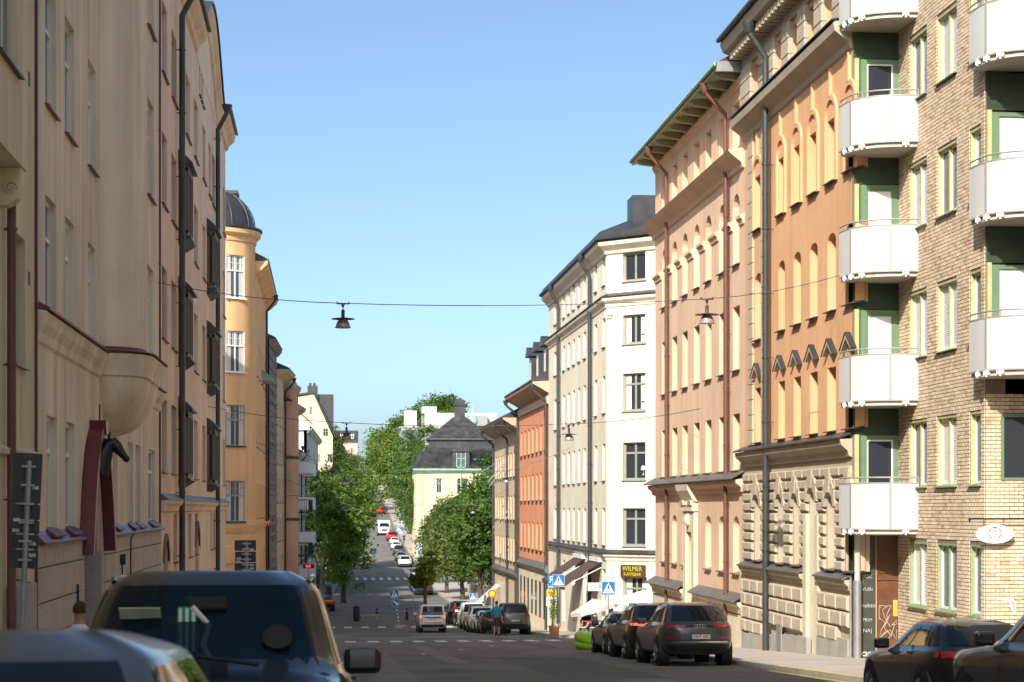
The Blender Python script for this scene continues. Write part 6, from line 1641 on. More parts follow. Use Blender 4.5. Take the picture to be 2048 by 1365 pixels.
for lab, Y, X, kd, m in (('dark hatchback half hidden behind the man in blue', 112.6, 10.1, 'hatch', V_DARK), ('white car just beyond the dark hatchback at the tan house', 118.4, 10.15, 'hatch', V_WHITE), ('white wagon parked in front of the white van', 123.8, 10.2, 'suv', V_WHITE), ('tall white van in the parked row with red lamps', 130, 10.1, 'van', V_WHITE),
        ('black car parked beyond the tall white van', 136.2, 10.1, 'hatch', V_BLACK), ('second black car beyond the tall white van', 142, 10.1, 'suv', V_DARK), ('third black car at the end of the parked row', 147.6, 10.1, 'hatch', V_BLACK)):
    car('parked_car', lab, kd, X, Y, m, True, 2, GQ)
GF = 'cars far down the street'
for lab, px, Y, kd, m in (('brown SUV parked under the right hand trees', 846, 204, 'suv', V_BROWN), ('dark car just ahead of the brown SUV under the trees', 834, 218, 'hatch', V_DARK), ('silver car third under the trees', 828, 240, 'hatch', V_SILVER), ('white car with dark rear window heading the far parked row', 809, 268, 'suv', V_WHITE),
        ('silver car second in the far parked row', 802, 281, 'hatch', V_SILVER), ('grey car third in the far parked row', 798, 293, 'suv', V_GREY), ('white car fourth in the far parked row', 792, 307, 'hatch', V_WHITE), ('white car fifth in the far parked row', 789, 320, 'hatch', V_WHITE), ('red car last in the far parked row', 784, 333, 'suv', V_RED),
        ('dark red car up the hill behind the camper', 760, 415, 'suv', V_RED), ('silver car climbing the hill', 757, 440, 'suv', V_SILVER)):
    q = onY(px, Y); car('far_car', lab, kd, q.x, Y, m, True, 1, GF)
q = onY(768, 352); cp = car('white_camper', 'white camper van driving towards us between the trees', 'van', q.x, 352, V_WHITE, False, 1, GF, sx=1.32, cat='van')
link('camper_box', bevel(MB().box(-.9, .9, -2.2, .6, .5, 2.05).mesh('camper_box', V_WHITE), .08), cp)
q = onY(737, 518); car('red_pickup', 'red pickup crossing at the top of the street', 'suv', q.x, 518, V_RED, True, 1, GF, rz=R(85))
q = onY(741, 545); car('white_van_uphill', 'white van parked above the red pickup', 'van', q.x, 545, V_WHITE, True, 1, GF, rz=R(60), sx=1.2, cat='van')
tr = car('dark_truck', 'dark blue truck under the left linden with red and yellow rear markings', 'van', -.55, 168, V_BLUE, True, 1, cat='truck', sx=1.3)
link('marker_strip', MB().box(-.8, .8, -.02, 0, -.06, .06).mesh('marker_strip', mat('marker_yellow', (.8, .45, .02), .5, 0)), tr, (0, -2.24, .75)); link('marker_strip', MB().box(-.8, .8, -.02, 0, -.06, .06).mesh('marker_strip', V_RED), tr, (0, -2.24, .6))
# ================================================================= hanging lamps and their wires
M_WIRE = mat('steel_cable', (.10, .10, .105), .5, .1, 9, metal=.5)
M_LAMPDK = mat('lamp_housing', (.05, .045, .042), .45, .15, 6); M_LAMPSH = mat('lamp_shade_enamel', (.34, .31, .29), .4, .15, 5, metal=.3)
def cat_wire(a, b, lamps, sag):
    """points of a span from a to b that dips to the lamps"""
    pts = [Vector(a)] + [Vector(l) for l in lamps] + [Vector(b)]; out = []
    for p, q in zip(pts, pts[1:]):
        for k in range(8):
            t = k / 8; v = p.lerp(q, t); v.z -= sag * 4 * t * (1 - t); out.append(v)
    return out + [pts[-1]]
LAMPMESH = {}
def lamp_parts():
    if not LAMPMESH:
        LAMPMESH['carriage'] = MB().box(-.17, .17, -.03, .03, -.03, .0).box(-.18, -.15, -.03, .03, -.02, .04).box(.15, .18, -.03, .03, -.02, .04).mesh('carriage', M_LAMPDK)
        LAMPMESH['hanger'] = MB().lathe([(.05, -.04), (.05, -.06), (.012, -.13), (.012, -.16), (.035, -.19)], 10).mesh('hanger', M_LAMPDK)
        LAMPMESH['neck'] = smooth_by_angle(MB().lathe([(.035, -.185), (.05, -.20), (.05, -.40), (.055, -.41)], 14).mesh('neck', M_LAMPDK), 40)
        LAMPMESH['disc'] = smooth_by_angle(MB().lathe([(.05, -.395), (.33, -.435), (.335, -.445), (.05, -.425)], 28).mesh('disc', M_LAMPDK), 40)
        LAMPMESH['shade'] = smooth_by_angle(MB().lathe([(.10, -.43), (.11, -.46), (.16, -.52), (.195, -.60), (.205, -.66), (.225, -.675), (.225, -.69), (.19, -.69), (.17, -.6), (.10, -.5)], 24, cap=False).mesh('shade', M_LAMPSH), 40)
        LAMPMESH['bowl'] = smooth_by_angle(MB().lathe([(.001, -.70), (.15, -.695), (.19, -.68)], 20, cap=False).mesh('bowl', mat('lamp_glass_bowl', (.6, .6, .58), .3, 0)), 40)
    return LAMPMESH
def street_lamp(label, pos, s=1.0):
    t = thing('hanging_street_lamp', label, 'street lamp', pos, 0, 'lamps hanging over the street'); t.scale = (s, s, s)
    for n_, me in lamp_parts().items(): link(n_, me, t)
def span(i, label, left, right, lampl):
    pts = cat_wire(left, right, [l[0] for l in lampl], .12)
    tag(link('suspension_wire', MB().tube(pts, .009 + .00006 * left[1], 6).mesh('suspension_wire', M_WIRE)), label, 'wire', 'wires across the street')
    for pos, lab in lampl: street_lamp(lab, pos)
def at(px, py, Y): return onY(px, Y, py)
span(0, 'nearest wire across the street, with two big lamps', onX(313, -4.95, 565), onX(1690, 14.4, 548), [(at(686, 607, 52.0), 'big dark lamp hanging against open sky left of centre'), (at(1414, 598, 50.5), 'big lamp hanging in front of the salmon facade')])
span(1, 'second wire across the street, at the height of the tower windows', onX(415, -4.95, 813), onX(1400, 14.4, 818), [(at(693, 846, 76.5), 'second dark lamp low over the street, in front of the hill trees'), (at(1138, 848, 76), 'lamp hanging in front of the white corner house')])
span(2, 'third wire across the street, in front of the orange tower house', (-4.3, 112, 4.0), (14.4, 110, 3.6), [(at(690, 946, 110), 'third lamp in the left file, over the linden top'), (at(1013, 942, 110), 'lamp hanging in front of the tan house')])
span(3, 'fourth wire across the street, before the linden', (-3.6, 150, 2.5), (14.4, 150, 1.5), [(at(692, 1005, 150), 'fourth lamp in the left file, inside the linden foliage'), (at(946, 1010, 150), 'lamp in front of the right hand trees, upper one')])
span(4, 'fifth wire across the street, before the right hand trees', (-2.7, 178, 1.0), (14.6, 172, 0), [(at(911, 1052, 172), 'lamp in front of the right hand trees, lower one')])
# ================================================================= traffic signs
M_SBLUE = mat('traffic_blue', (.012, .16, .46), .45, .04, 5); M_SWHITE = mat('sign_white', (.80, .80, .80), .45, .02, 5); M_SGREEN = mat('dark_sign_back', (.045, .055, .048), .55, .12, 3); M_SYEL = mat('sign_yellow', (.80, .50, .03), .5, .02, 5)
def walker_icon(s):
    """white triangle and walking figure of a crossing sign, unit side s"""
    tri = MB().prism([(-.42 * s, -.36 * s), (.42 * s, -.36 * s), (0, .42 * s)], 1, -.012, -.008).mesh('sign_triangle', M_SWHITE)
    k = s; f = MB()
    f.prism([(.035 * k + .045 * k * math.cos(a), .24 * k + .045 * k * math.sin(a)) for a in [i * math.pi / 5 for i in range(10)]], 1, -.016, -.0125)
    for P in ([(-.03, .19), (.06, .19), (.04, -.02), (-.05, -.02)], [(-.05, .0), (.0, .0), (-.09, -.27), (-.14, -.27)], [(-.01, .0), (.04, .0), (.14, -.27), (.09, -.27)], [(-.03, .18), (.0, .16), (-.13, .02), (-.15, .05)], [(.04, .18), (.06, .15), (.16, .04), (.17, .07)]):
        f.prism([(x * k, z * k) for x, z in P], 1, -.016, -.0125)
    for x in (-.30, -.18, .02, .19, .27): f.prism([(x * k, -.34 * k), ((x + .06) * k, -.34 * k), ((x + .045) * k, -.29 * k), ((x - .01) * k, -.29 * k)], 1, -.016, -.0125)
    return tri, f.mesh('walking_figure', M_BLACK)
def rounded(w, h, r, n=5):
    pts = []
    for cx, cz, a0 in ((w / 2 - r, h / 2 - r, 0), (-w / 2 + r, h / 2 - r, 90), (-w / 2 + r, -h / 2 + r, 180), (w / 2 - r, -h / 2 + r, 270)):
        pts += [(cx + r * math.cos(R(a0 + 90 * k / n)), cz + r * math.sin(R(a0 + 90 * k / n))) for k in range(n + 1)]
    return pts
def crossing_sign(label, px, py, Y, foot=None, size=.62, tilt=0, extra=None, base=None):
    q = at(px, py, Y); zg = gz(Y) + (.12 if q.x > xr(Y) or q.x < xl(Y) else 0)
    t = thing('crossing_sign', label, 'traffic sign', (q.x, Y, zg), 0, 'pedestrian crossing signs'); t.rotation_euler = (0, tilt, 0)
    h = q.z - zg
    link('pole', MB().tube([(0, .04, -.05), (0, .04, h + size * .45)], .03, 8).mesh('pole', M_GREYMETAL), t)
    link('sign_plate', MB().prism(rounded(size, size, .05), 1, -.008, .012).mesh('sign_plate', M_SBLUE), t, (0, 0, h))
    link('sign_rim', MB().tube([(x, -.009, z) for x, z in rounded(size - .03, size - .03, .045)] + [(size / 2 - .015, -.009, size / 2 - .06)], .008, 4).mesh('sign_rim', M_SWHITE), t, (0, 0, h))
    a, b = walker_icon(size); link('sign_triangle', a, t, (0, 0, h)); link('walking_figure', b, t, (0, 0, h)); return t, h
crossing_sign('blue crossing sign on a pole beside the cafe parasols', 1217, 1177, 82.0, size=.62)
t, h = crossing_sign('blue crossing sign beside the parking sign at the white house', 1117, 1162, 92.5, size=.62)
crossing_sign('smaller blue crossing sign behind the parked row', 946, 1194, 152, size=.6)
t, h = crossing_sign('crossing sign on the leaning striped post in the road', 799, 1188, 133, tilt=R(-9), size=.62)
def arrow_disc(m=M_SWHITE, s=.3):
    a = MB().prism([(-.16, .16), (-.10, .20), (.08, -.02), (.14, .05), (.17, -.17), (-.05, -.13), (.02, -.08)], 1, -.014, -.0105); return a.mesh('arrow', m)
def disc_sign(parent, z, r=.30, y=0.0):
    d = link('round_sign', MB().prism([(r * math.cos(2 * math.pi * k / 28), r * math.sin(2 * math.pi * k / 28)) for k in range(28)], 1, -.01, .01).mesh('round_sign', M_SBLUE), parent, (0, y, z))
    link('sign_rim', MB().tube([((r - .015) * math.cos(2 * math.pi * k / 28), -.011, (r - .015) * math.sin(2 * math.pi * k / 28)) for k in range(29)], .008, 4).mesh('sign_rim', M_SWHITE), d); link('arrow', arrow_disc(), d)
disc_sign(t, h - .63)
for k in range(9):
    link('pole_stripe', MB().lathe([(.036, 0), (.036, .13)], 10).mesh('pole_stripe', M_SWHITE if k % 2 else M_SBLUE), t, (0, .04, .25 + k * .13))
tb = MB().lathe([(.5, 0), (.5, .10), (.42, .14)], 20)
tag(link('traffic_island', tb.mesh('traffic_island', M_KERB), None, (t.location.x - .0, 133, gz(133))), 'round concrete base under the leaning striped sign post', 'island')
q = at(826, 1178, 148); t2 = thing('keep_right_sign', 'round blue arrow sign on a thin pole near the young tree', 'traffic sign', (q.x, 148, gz(148)))
link('pole', MB().tube([(0, .03, -.05), (0, .03, q.z - gz(148) + .3)], .03, 8).mesh('pole', M_GREYMETAL), t2); disc_sign(t2, q.z - gz(148))
q = at(970, 1197, 150); t3 = thing('edge_on_sign', 'round sign seen nearly edge on behind the parked cars', 'traffic sign', (q.x, 150, gz(150))); t3.rotation_euler = (0, 0, R(65))
link('pole', MB().tube([(0, .03, -.05), (0, .03, q.z - gz(150) + .3)], .03, 8).mesh('pole', M_GREYMETAL), t3); disc_sign(t3, q.z - gz(150))
q = at(982, 1187, 150); t4 = thing('orange_prohibition_sign', 'round yellow and red sign beside the awning arms of the tan house', 'traffic sign', (q.x, 149, gz(149)))
link('pole', MB().tube([(0, .03, -.05), (0, .03, q.z - gz(149) + .2)], .03, 8).mesh('pole', M_GREYMETAL), t4)
link('round_sign', MB().prism([(.34 * math.cos(2 * math.pi * k / 24), .34 * math.sin(2 * math.pi * k / 24)) for k in range(24)], 1, -.01, .01).mesh('round_sign', mat('sign_red', (.65, .05, .02), .5, 0)), t4, (0, 0, q.z - gz(149))); link('sign_centre', MB().prism([(.24 * math.cos(2 * math.pi * k / 24), .24 * math.sin(2 * math.pi * k / 24)) for k in range(24)], 1, -.014, -.011).mesh('sign_centre', M_SYEL), t4, (0, 0, q.z - gz(149)))
# parking sign column
q = at(1103, 1160, 93.5); t5 = thing('parking_sign', 'blue P sign above yellow and white plates beside the white house', 'traffic sign', (q.x, 93.5, gz(93.5) + .12)); h5 = q.z - gz(93.5) - .12
link('pole', MB().tube([(.1, .05, -.05), (.1, .05, h5 + .3)], .03, 8).mesh('pole', M_GREYMETAL), t5)
for nm, w, hh, z, m, tx, tm, ts in (('parking_plate', .42, .50, h5, M_SBLUE, 'P', M_SWHITE, .46), ('toll_plate', .42, .20, h5 - .37, M_SBLUE, 'TAXA', M_SWHITE, .13), ('zone_plate', .52, .30, h5 - .66, M_SYEL, '2 tim', M_BLACK, .13), ('time_plate', .52, .50, h5 - 1.10, M_SWHITE, 'Boende\nKa', M_BLACK, .11)):
    o = link(nm, MB().prism(rounded(w, hh, .03), 1, -.008, .008).mesh(nm, m), t5, (0, 0, z)); link('lettering', text_mesh(tx, ts, tm, .001, bold=.004), o, (0, -.011, 0), (R(90), 0, 0))
for px, py, Y in ((797, 1058, 300), (802, 1064, 305), (836, 1094, 262), (841, 1108, 255), (747, 1103, 240)):
    crossing_sign({797: 'tiny crossing sign far off near the camper', 802: 'tiny crossing sign just right of the one by the camper', 836: 'distant crossing sign beside the far walkers', 841: 'distant crossing sign just below another beside the trees', 747: 'distant crossing sign at the right fringe of the linden'}[px], px, py, Y, size=.75)
# backs of two big sign boards on the left
def sign_back(label, px0, px1, py0, py1, Y, bars, lean=0):
    a, b = at(px0, py0, Y), at(px1, py1, Y); w, h = b.x - a.x, a.z - b.z; cx = (a.x + b.x) / 2
    t = thing('sign_board_back', label, 'traffic sign', (cx, Y, gz(Y) + .12)); z0 = b.z - t.location.z; t.rotation_euler = (0, lean, 0)
    n = len(bars); z = z0
    for i, f in enumerate(bars):
        hh = h * f; link('sign_panel', bevel(MB().box(-w / 2 - (.0 if i % 2 else .008), w / 2, -.012, .012, z + .008, z + hh - .008).mesh('sign_panel', M_SGREEN), .006), t); z += hh
    link('pole', MB().tube([(.02, -.05, -.1), (.02, -.05, z0 + h * .93)], .035, 10).mesh('pole', M_GREYMETAL), t)
    for k in range(6):
        zz = z0 + h * (.08 + .16 * k); link('pole_clamp', MB().box(-.06, .10, -.095, -.012, zz - .012, zz + .012).mesh('pole_clamp', M_GREYMETAL), t)
    for k, (fx, fz) in enumerate(((.30, .70), (-.32, .42), (-.34, .33), (.30, .12), (.28, .22))):
        link('sticker', MB().box(fx * w - .04, fx * w + .04, -.0145, -.0125, z0 + fz * h - .02, z0 + fz * h + .02).mesh('sticker', mat('sticker_print', (.55, .55, .53), .6, .5, 60)), t)
sign_back('tall dark back of a stacked sign board on the far left pole', 4, 60, 905, 1138, 22.5, (.17, .13, .12, .14, .44), R(2.5))
sign_back('dark back of a smaller sign board above the car roof', 470, 512, 1080, 1145, 33, (.3, .35, .35))
sa = at(0, 1128, 22.4); 
# ================================================================= street things
def bollard(label, px, py, Y):
    q = at(px, py, Y); t = thing('bollard', label, 'bollard', (q.x, Y, gz(Y)), 0, 'bollards at the crossing')
    link('post', smooth_by_angle(MB().lathe([(.11, -.05), (.11, .85), (.09, .93), (.04, .96)], 14).mesh('post', M_BLACK), 40), t); link('band', MB().lathe([(.113, .72), (.113, .80)], 14, cap=False).mesh('band', M_GREYMETAL), t)
bollard('left one of two black bollards at the far side of the crossing', 754, 1228, 149.5); bollard('right one of two black bollards at the far side of the crossing', 814, 1228, 149.5)
q = at(713, 1225, 147); lb = thing('litter_bin', 'black litter bin with domed lid on the left of the crossing', 'litter bin', (q.x, 147, gz(147)))
link('bin_body', smooth_by_angle(MB().lathe([(.24, 0), (.26, .08), (.26, .95), (.22, 1.0)], 16).mesh('bin_body', M_BLACK), 40), lb); link('bin_lid', smooth_by_angle(MB().lathe([(.30, 1.02), (.30, 1.06), (.2, 1.2), (.02, 1.26)], 16).mesh('bin_lid', M_BLACK), 40), lb); link('bin_neck', MB().lathe([(.18, .98), (.18, 1.04)], 12).mesh('bin_neck', M_TRIMBK), lb)
q = at(740, 1224, 149); bn = thing('stone_bench', 'low pale stone bench beside the litter bin', 'bench', (q.x, 149, gz(149)))
link('seat', bevel(MB().box(-.75, .75, -.22, .22, .36, .50).mesh('seat', M_KERB), .02), bn)
for x in (-.55, .55): link('leg', MB().box(x - .1, x + .1, -.18, .18, -.02, .36).mesh('leg', M_KERB), bn)
ld = flat_sign('display_board', 'dark display with red lit digits on the left pavement', (at(617, 1133, 152).x, 152, at(617, 1133, 152).z), .9, .34, M_BLACK, '0:41', mat('red_digits', (.6, .01, .02), .5, 0, emit=(1, .02, .04), estr=2.5), .26, cat='display')
link('pole', MB().tube([(0, .05, -.1), (0, .05, gz(152) - ld.location.z)], .04, 8).mesh('pole', M_GREYMETAL), ld)
# slim pole on the right pavement
tag(link('steel_pole', smooth_by_angle(MB().tube([(0, 0, -.05), (0, 0, 2.3)], .035, 10).lathe([(.09, 0), (.09, .03)], 12).mesh('steel_pole', M_GREYMETAL), 40), None, (onY(1713, 50.4).x - .25, 50.1, gz(50.1) + .12)), 'bare steel post standing before the sandstone base', 'post')
# cafe: parasols, tables, chairs, plant
def parasol(label, px, py, Y, r, m, droop, tilt=0):
    q = at(px, py, Y); zg = gz(Y) + .12; h = q.z - zg
    t = thing('parasol', label, 'parasol', (q.x, Y, zg)); t.rotation_euler = (0, tilt, 0)
    n = 8; vs = [(0, 0, h)]; 
    for k in range(n):
        a = 2 * math.pi * k / n; vs.append((r * math.cos(a), r * math.sin(a), h - droop))
    for k in range(n):
        a = 2 * math.pi * k / n; vs.append((r * math.cos(a), r * math.sin(a), h - droop - .2))
    link('canopy', MB().add(vs, [(0, 1 + k, 1 + (k + 1) % n) for k in range(n)] + [(1 + k, 1 + n + k, 1 + n + (k + 1) % n, 1 + (k + 1) % n) for k in range(n)]).mesh('canopy', m), t)
    link('pole', MB().tube([(0, 0, 0), (0, 0, h + .06)], .025, 8).mesh('pole', mat('parasol_pole', (.55, .45, .33), .6, .1, 4)), t); link('foot', MB().lathe([(.28, 0), (.28, .06), (.05, .1)], 16).mesh('foot', M_TRIMBK), t)
    for k in range(n):
        a = 2 * math.pi * k / n; link('rib', MB().tube([(0, 0, h - .03), (r * .98 * math.cos(a), r * .98 * math.sin(a), h - droop - .02)], .01, 4).mesh('rib', M_GREYMETAL), t)
parasol('white cafe parasol nearest the corner door', 1286, 1181, 80.5 + 8, 1.55, mat('white_canvas', (.80, .79, .77), .8, .03, 2), .45)
parasol('tilted pale pink parasol with scalloped edge over the cafe tables', 1203, 1196, 91, 1.25, mat('pink_canvas', (.62, .52, .50), .8, .05, 2), .42, R(-14))
def cafe_table(label, x, y):
    z = gz(y) + .12; t = thing('cafe_table', label, 'table', (x, y, z))
    link('table_top', MB().lathe([(.36, .72), (.36, .75)], 20).mesh('table_top', mat('red_table_top', (.35, .05, .05), .5, .1, 4)), t); link('column', MB().tube([(0, 0, .02), (0, 0, .72)], .03, 8).mesh('column', M_BLACK), t); link('foot', MB().lathe([(.24, 0), (.24, .025), (.03, .05)], 14).mesh('foot', M_BLACK), t)
def stool(label, x, y, m=None):
    z = gz(y) + .12; t = thing('stool', label, 'stool', (x, y, z), 0, 'stools at the cafe tables')
    link('seat', bevel(MB().box(-.17, .17, -.17, .17, .43, .47).mesh('seat', m or M_SLAB), .01), t)
    for sx in (-1, 1):
        for sy in (-1, 1): link('leg', MB().tube([(sx * .14, sy * .14, .43), (sx * .18, sy * .18, 0)], .014, 6).mesh('leg', m or M_GREYMETAL), t)
def bx(px, Y): return onY(px, Y).x
cafe_table('red cafe table in front of the seated pair', bx(1180, 89.2), 89.2); cafe_table('red cafe table under the pink parasol', bx(1203, 90.5), 90.5)
stool('stool at the left end of the cafe tables', bx(1163, 89), 89); stool('second stool by the red cafe table', bx(1171, 90), 90); stool('stool on the near side of the cafe tables', bx(1187, 87.8), 87.8)
q = bx(1108, 92.0); pt = thing('potted_bamboo', 'tall leafy plant in a terracotta pot below the parking sign', 'plant', (q, 92.0, gz(92) + .12))
link('pot', smooth_by_angle(MB().lathe([(.20, 0), (.27, .42), (.30, .44), (.30, .50), (.26, .50), (.24, .42)], 18, cap=False).mesh('pot', mat('terracotta', (.52, .23, .13), .8, .1, 5)), 40), pt); link('soil', MB().lathe([(.001, .44), (.25, .44)], 14, cap=False).mesh('soil', M_EARTH), pt)
rnd = random.Random(3); mb = MB(); ml = MB()
for k in range(9):
    a = rnd.uniform(0, 6.28); x, y = .14 * math.cos(a), .14 * math.sin(a); top = rnd.uniform(1.7, 2.5); dx, dy = rnd.uniform(-.25, .25), rnd.uniform(-.25, .25)
    mb.tube([(x, y, .4), (x + dx * .4, y + dy * .4, top * .6), (x + dx, y + dy, top)], .012, 5)
    for j in range(55):
        f = rnd.uniform(.25, 1); p = Vector((x + dx * f ** 1.3, y + dy * f ** 1.3, .4 + (top - .4) * f)) + Vector((rnd.gauss(0, .08), rnd.gauss(0, .08), rnd.gauss(0, .05)))
        d = Vector((rnd.gauss(0, 1), rnd.gauss(0, 1), rnd.gauss(-.3, .6))).normalized() * rnd.uniform(.08, .15); s_ = d.cross(Vector((rnd.gauss(0, 1), rnd.gauss(0, 1), 1))).normalized() * .025
        ml.quad(p - d * .5, p + s_, p + d * .5, p - s_)
link('stem', mb.mesh('stem', mat('green_stem', (.10, .16, .04), .7)), pt); link('foliage', ml.mesh('foliage', LEAF['lime']), pt)
# lime green inflatable by the kerb
M_LIMEG = mat('lime_inflatable', (.28, .62, .03), .45, .08, 3, .25, 9); M_INW = mat('inflatable_inner', (.62, .66, .66), .6, .05, 3)
q = bx(1178, 68.5); inf = thing('inflatable_boat', 'lime green inflatable lying by the kerb ahead of the parked cars', 'inflatable', (9.9, 68.0, gz(68)), 0); inf.scale = (.8, .8, .85)
ringp = [(.72 * math.cos(a), 1.35 * math.sin(a) , .36 + .16 * max(0, -math.cos(a))) for a in [2 * math.pi * k / 28 for k in range(29)]]
link('tube_upper', smooth_by_angle(MB().tube(ringp, .27, 12, False).mesh('tube_upper', M_LIMEG), 60), inf); link('tube_lower', smooth_by_angle(MB().tube([(x * 1.02, y * 1.02, .22) for x, y, z in ringp], .24, 12, False).mesh('tube_lower', M_LIMEG), 60), inf)
link('liner', MB().prism([(.7 * math.cos(a), 1.3 * math.sin(a)) for a in [2 * math.pi * k / 24 for k in range(24)]], 2, .30, .42).mesh('liner', M_INW), inf)
# ================================================================= people
M_SKIN = mat('skin', (.50, .30, .21), .6, .05, 8); M_SKIN2 = mat('skin_tanned', (.38, .22, .15), .6, .05, 8); M_HAIRB = mat('brown_hair', (.06, .032, .018), .7, .15, 30, .3, 90); M_HAIRG = mat('grey_hair', (.50, .48, .45), .7, .1, 30); M_SHOE = mat('dark_shoes', (.03, .028, .026), .6)
def person(label, x, y, face, pose, shirt, legs, h=1.78, hair=None, skin=None, sleeve=True, shorts=False, z=None, name='person'):
    """continuous body grown over a skeleton; face = heading in degrees (0 = +Y)"""
    S = h / 1.78; skin = skin or M_SKIN; sit = pose == 'sit'; st = {'walk': .22, 'stand': .04, 'sit': 0}[pose]
    hz = .95 if not sit else .47
    V = [(0, 0, hz), (0, .01, hz + .22), (0, 0, hz + .45), (0, .0, hz + .52), (0, .02, hz + .60), (0, .03, hz + .67), (0, .035, hz + .76)]
    E = [(0, 1), (1, 2), (2, 3), (3, 4), (4, 5), (5, 6)]; Rd = [(.155, .115), (.145, .105), (.165, .105), (.12, .085), (.055, .058), (.078, .092), (.066, .08)]
    reg = ['legs', 'shirt', 'shirt', 'shirt', 'skin', 'skin', 'skin']
    def add(p, par, r, g): V.append(p); E.append((par, len(V) - 1)); Rd.append(r); reg.append(g); return len(V) - 1
    for sg in (-1, 1):
        f = st * sg
        hp = add((sg * .09, 0, hz - .06), 0, .095, 'legs')
        if sit: kn = add((sg * .12, .44, hz + .03), hp, .068, 'legs'); an = add((sg * .12, .48, .09), kn, .045, 'legs' if not shorts else 'skin')
        else: kn = add((sg * .10, .05 + f * .5, .50), hp, .066, 'legs'); an = add((sg * .10, -.02 + f * .9, .085), kn, .044, 'skin' if shorts else 'legs')
        V.append((V[an][0], V[an][1] + .15, .04)); E.append((an, len(V) - 1)); Rd.append((.045, .035)); reg.append('shoe')
        sh = add((sg * .185, -.005, hz + .46), 2, .062, 'shirt'); 
        if sit: el = add((sg * .26, .12, hz + .20), sh, .047, 'shirt' if sleeve else 'skin'); wr = add((sg * .12, .34, hz + .22), el, .032, 'skin')
        else: el = add((sg * .235, -.03 - f * .3, hz + .20), sh, .047, 'shirt' if sleeve else 'skin'); wr = add((sg * .235, .06 - f * .7, hz - .04), el, .032, 'skin')
        hd = add((V[wr][0] - sg * .005, V[wr][1] + .03, V[wr][2] - .085), wr, (.026, .042), 'skin')
        for k in range(4): V.append((V[hd][0] - sg * .005, V[hd][1] + .028 * (k - 1.5) * .8 + .01, V[hd][2] - .075 - .008 * (k in (1, 2)))); E.append((hd, len(V) - 1)); Rd.append(.0085); reg.append('skin')
        V.append((V[hd][0] - sg * .02, V[hd][1] + .055, V[hd][2] - .02)); E.append((hd, len(V) - 1)); Rd.append(.009); reg.append('skin')
    mats = [shirt, legs, skin, M_SHOE]; idx = {'shirt': 0, 'legs': 1, 'skin': 2, 'shoe': 3}
    me = skin_mesh('body', V, E, Rd, mats, 1, 0)
    vv = [Vector(p) for p in V]
    segs = [(vv[a], vv[b], reg[b]) for a, b in E]
    for pl in me.polygons:
        c = pl.center; best = None
        for a, b, g in segs:
            ab = b - a; tt = max(0, min(1, (c - a).dot(ab) / max(ab.length_squared, 1e-6))); d = (a + ab * tt - c).length
            if best is None or d < best[0]: best = (d, g, tt)
        pl.material_index = idx[best[1]]
    t = thing(name, label, 'person', (x, y, (gz(y) if z is None else z)), R(face)); t.scale = (S, S, S)
    link('body', me, t)
    hc = (0, .035, hz + .735)
    if hair:
        hb_ = MB(); n = 10; vs = []
        for j in range(7):
            th = math.pi * .62 * j / 6
            for k in range(n):
                a = 2 * math.pi * k / n; r = .089 * math.sin(th) + .001; fr_ = math.sin(a) > .2 and j > 3
                vs.append((r * math.cos(a) * .92, r * math.sin(a) * 1.12 - .012 - (.05 if fr_ else 0), .105 * math.cos(th)))
        hb_.add(vs, [(j * n + k, j * n + (k + 1) % n, (j + 1) * n + (k + 1) % n, (j + 1) * n + k) for j in range(6) for k in range(n)])
        link('hair', smooth_by_angle(hb_.mesh('hair', hair), 80), t, hc)
    link('nose', smooth_by_angle(MB().lathe([(.016, -.02), (.012, 0), (.004, .03)], 8).mesh('nose', skin), 60), t, (0, .035 + .092, hc[2] - .03))
    for sg in (-1, 1):
        link('eye', MB().lathe([(.001, -.006), (.011, 0), (.001, .006)], 8).mesh('eye', M_BLACK), t, (sg * .032, .035 + .088, hc[2] + .005))
        link('ear', smooth_by_angle(MB().lathe([(.004, -.028), (.012, -.01), (.014, .015), (.005, .03)], 8).mesh('ear', skin), 60), t, (sg * .078, .03, hc[2] - .01))
    link('mouth', MB().box(-.022, .022, .0, .006, -.004, .004).mesh('mouth', mat('lips', (.35, .12, .10), .6)), t, (0, .035 + .084, hc[2] - .068))
    return t
C_TEAL = mat('teal_cotton', (.01, .28, .40), .85, .06, 8); C_KHAKI = mat('dark_khaki_cotton', (.055, .05, .038), .85, .08, 8); C_BLACK = mat('black_cotton', (.014, .014, .016), .85, .05, 8); C_WHITE = mat('white_cotton', (.74, .74, .74), .85, .04, 8); C_GREY = mat('grey_cotton', (.20, .20, .22), .85, .06, 8); C_RED = mat('coral_cotton', (.65, .12, .07), .85, .05, 8); C_NAVY = mat('navy_cotton', (.03, .04, .09), .85, .05, 8)
person('man in teal shirt and dark shorts standing behind the grey family SUV', bx(993, 98.5), 98.5, -25, 'stand', C_TEAL, C_KHAKI, 1.90, M_HAIRB, M_SKIN2, True, True)
person('companion in black partly behind the man in teal shirt', bx(1002, 99.6), 99.6, -60, 'walk', C_BLACK, C_BLACK, 1.72, M_HAIRB)
pw = onY(158, 22.3, 1212); person('short haired man in white shirt seen from behind on the left pavement', pw.x, 22.3, -25, 'walk', C_WHITE, C_GREY, 1.74, M_HAIRB, M_SKIN2, z=gz(22.3) + .0)
person('cyclist in a coral shirt behind the parked row', bx(910, 139), 139, 60, 'sit', C_RED, C_KHAKI, 1.75, M_HAIRB, z=gz(139) + .45)
person('grey haired guest sitting at the red cafe table', bx(1190, 90.0), 90.0, 100, 'sit', C_NAVY, C_GREY, 1.74, M_HAIRG, z=gz(90) + .12)
person('dark haired guest sitting at the red cafe table facing away', bx(1172, 91.2), 91.2, 150, 'sit', C_BLACK, C_BLACK, 1.72, M_HAIRB, z=gz(91) + .12)
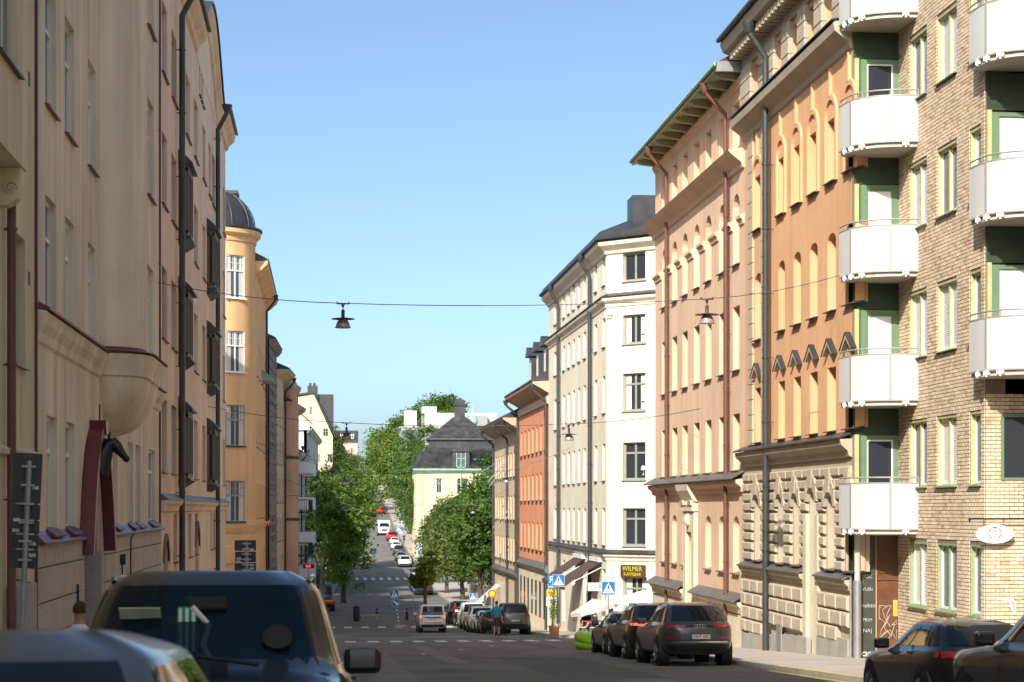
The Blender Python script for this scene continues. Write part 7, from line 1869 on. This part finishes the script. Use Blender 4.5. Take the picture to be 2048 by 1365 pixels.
person('man standing behind the cafe tables next to the crossing sign', bx(1221, 91.5), 91.5, 60, 'stand', C_GREY, C_NAVY, 1.80, None, z=gz(91.5) + .12)
for lab, px, Y, c in (('distant walker in dark clothes on the right pavement', 820, 268, C_BLACK), ('distant walker with a pale top beside the dark one', 824, 270, C_GREY), ('far pedestrian near the small crossing signs', 808, 322, C_BLACK)):
    person(lab, bx(px, Y), Y, 170, 'walk', c, C_BLACK, 1.8, M_HAIRB, z=gz(Y) + .1)
# bicycles
def bicycle(label, x, y, rz, z0=0):
    t = thing('bicycle', label, 'bicycle', (x, y, gz(y) + z0), rz, 'bicycles'); 
    for yy in (-.52, .52):
        w = link('wheel', MB().tube([(0, yy + .33 * math.cos(a), .34 + .33 * math.sin(a)) for a in [2 * math.pi * k / 20 for k in range(21)]], .018, 5).mesh('wheel', M_TYRE), t)
        sp = MB()
        for k in range(8): a = math.pi * k / 8; sp.tube([(0, yy + .32 * math.cos(a), .34 + .32 * math.sin(a)), (0, yy - .32 * math.cos(a), .34 - .32 * math.sin(a))], .003, 3)
        link('spokes', sp.mesh('spokes', M_GREYMETAL), w)
    fm = MB()
    for a, b in (((-.52, .34), (-.12, .32)), ((-.12, .32), (-.22, .80)), ((-.22, .80), (.36, .82)), ((-.12, .32), (.38, .76)), ((-.52, .34), (-.20, .74)), ((.52, .34), (.34, .92))): fm.tube([(0, a[0], a[1]), (0, b[0], b[1])], .016, 6)
    link('frame', fm.mesh('frame', M_BLACK), t); link('saddle', bevel(MB().box(-.07, .07, -.36, -.10, .86, .91).mesh('saddle', M_TRIMBK), .02), t); link('handlebar', MB().tube([(-.26, .28, .98), (-.1, .36, .96), (.1, .36, .96), (.26, .28, .98)], .013, 6).mesh('handlebar', M_BLACK), t)
bicycle('bicycle leaning at the young tree behind the van', bx(852, 141.5), 141.5, R(80)); bicycle('bicycle ridden by the cyclist in coral', bx(910, 139), 139, R(60))
# low stone wall and steps by the right hand trees
sw = thing('garden_wall', 'low stone wall under the right hand trees past the tan house', 'wall', (15.5, 172, gz(172)))
random.seed(9)
for k in range(26):
    for j in range(3):
        y = 162.5 + k * 1.5 + (j % 2) * .75; sw_b = block_mesh(1.46, .48, .30, M_STONEB, .03, 'stone_block'); link('stone_block', sw_b, sw, (0, y - 172, gz(y) - gz(172) + .25 + j * .5), (0, 0, R(90)))
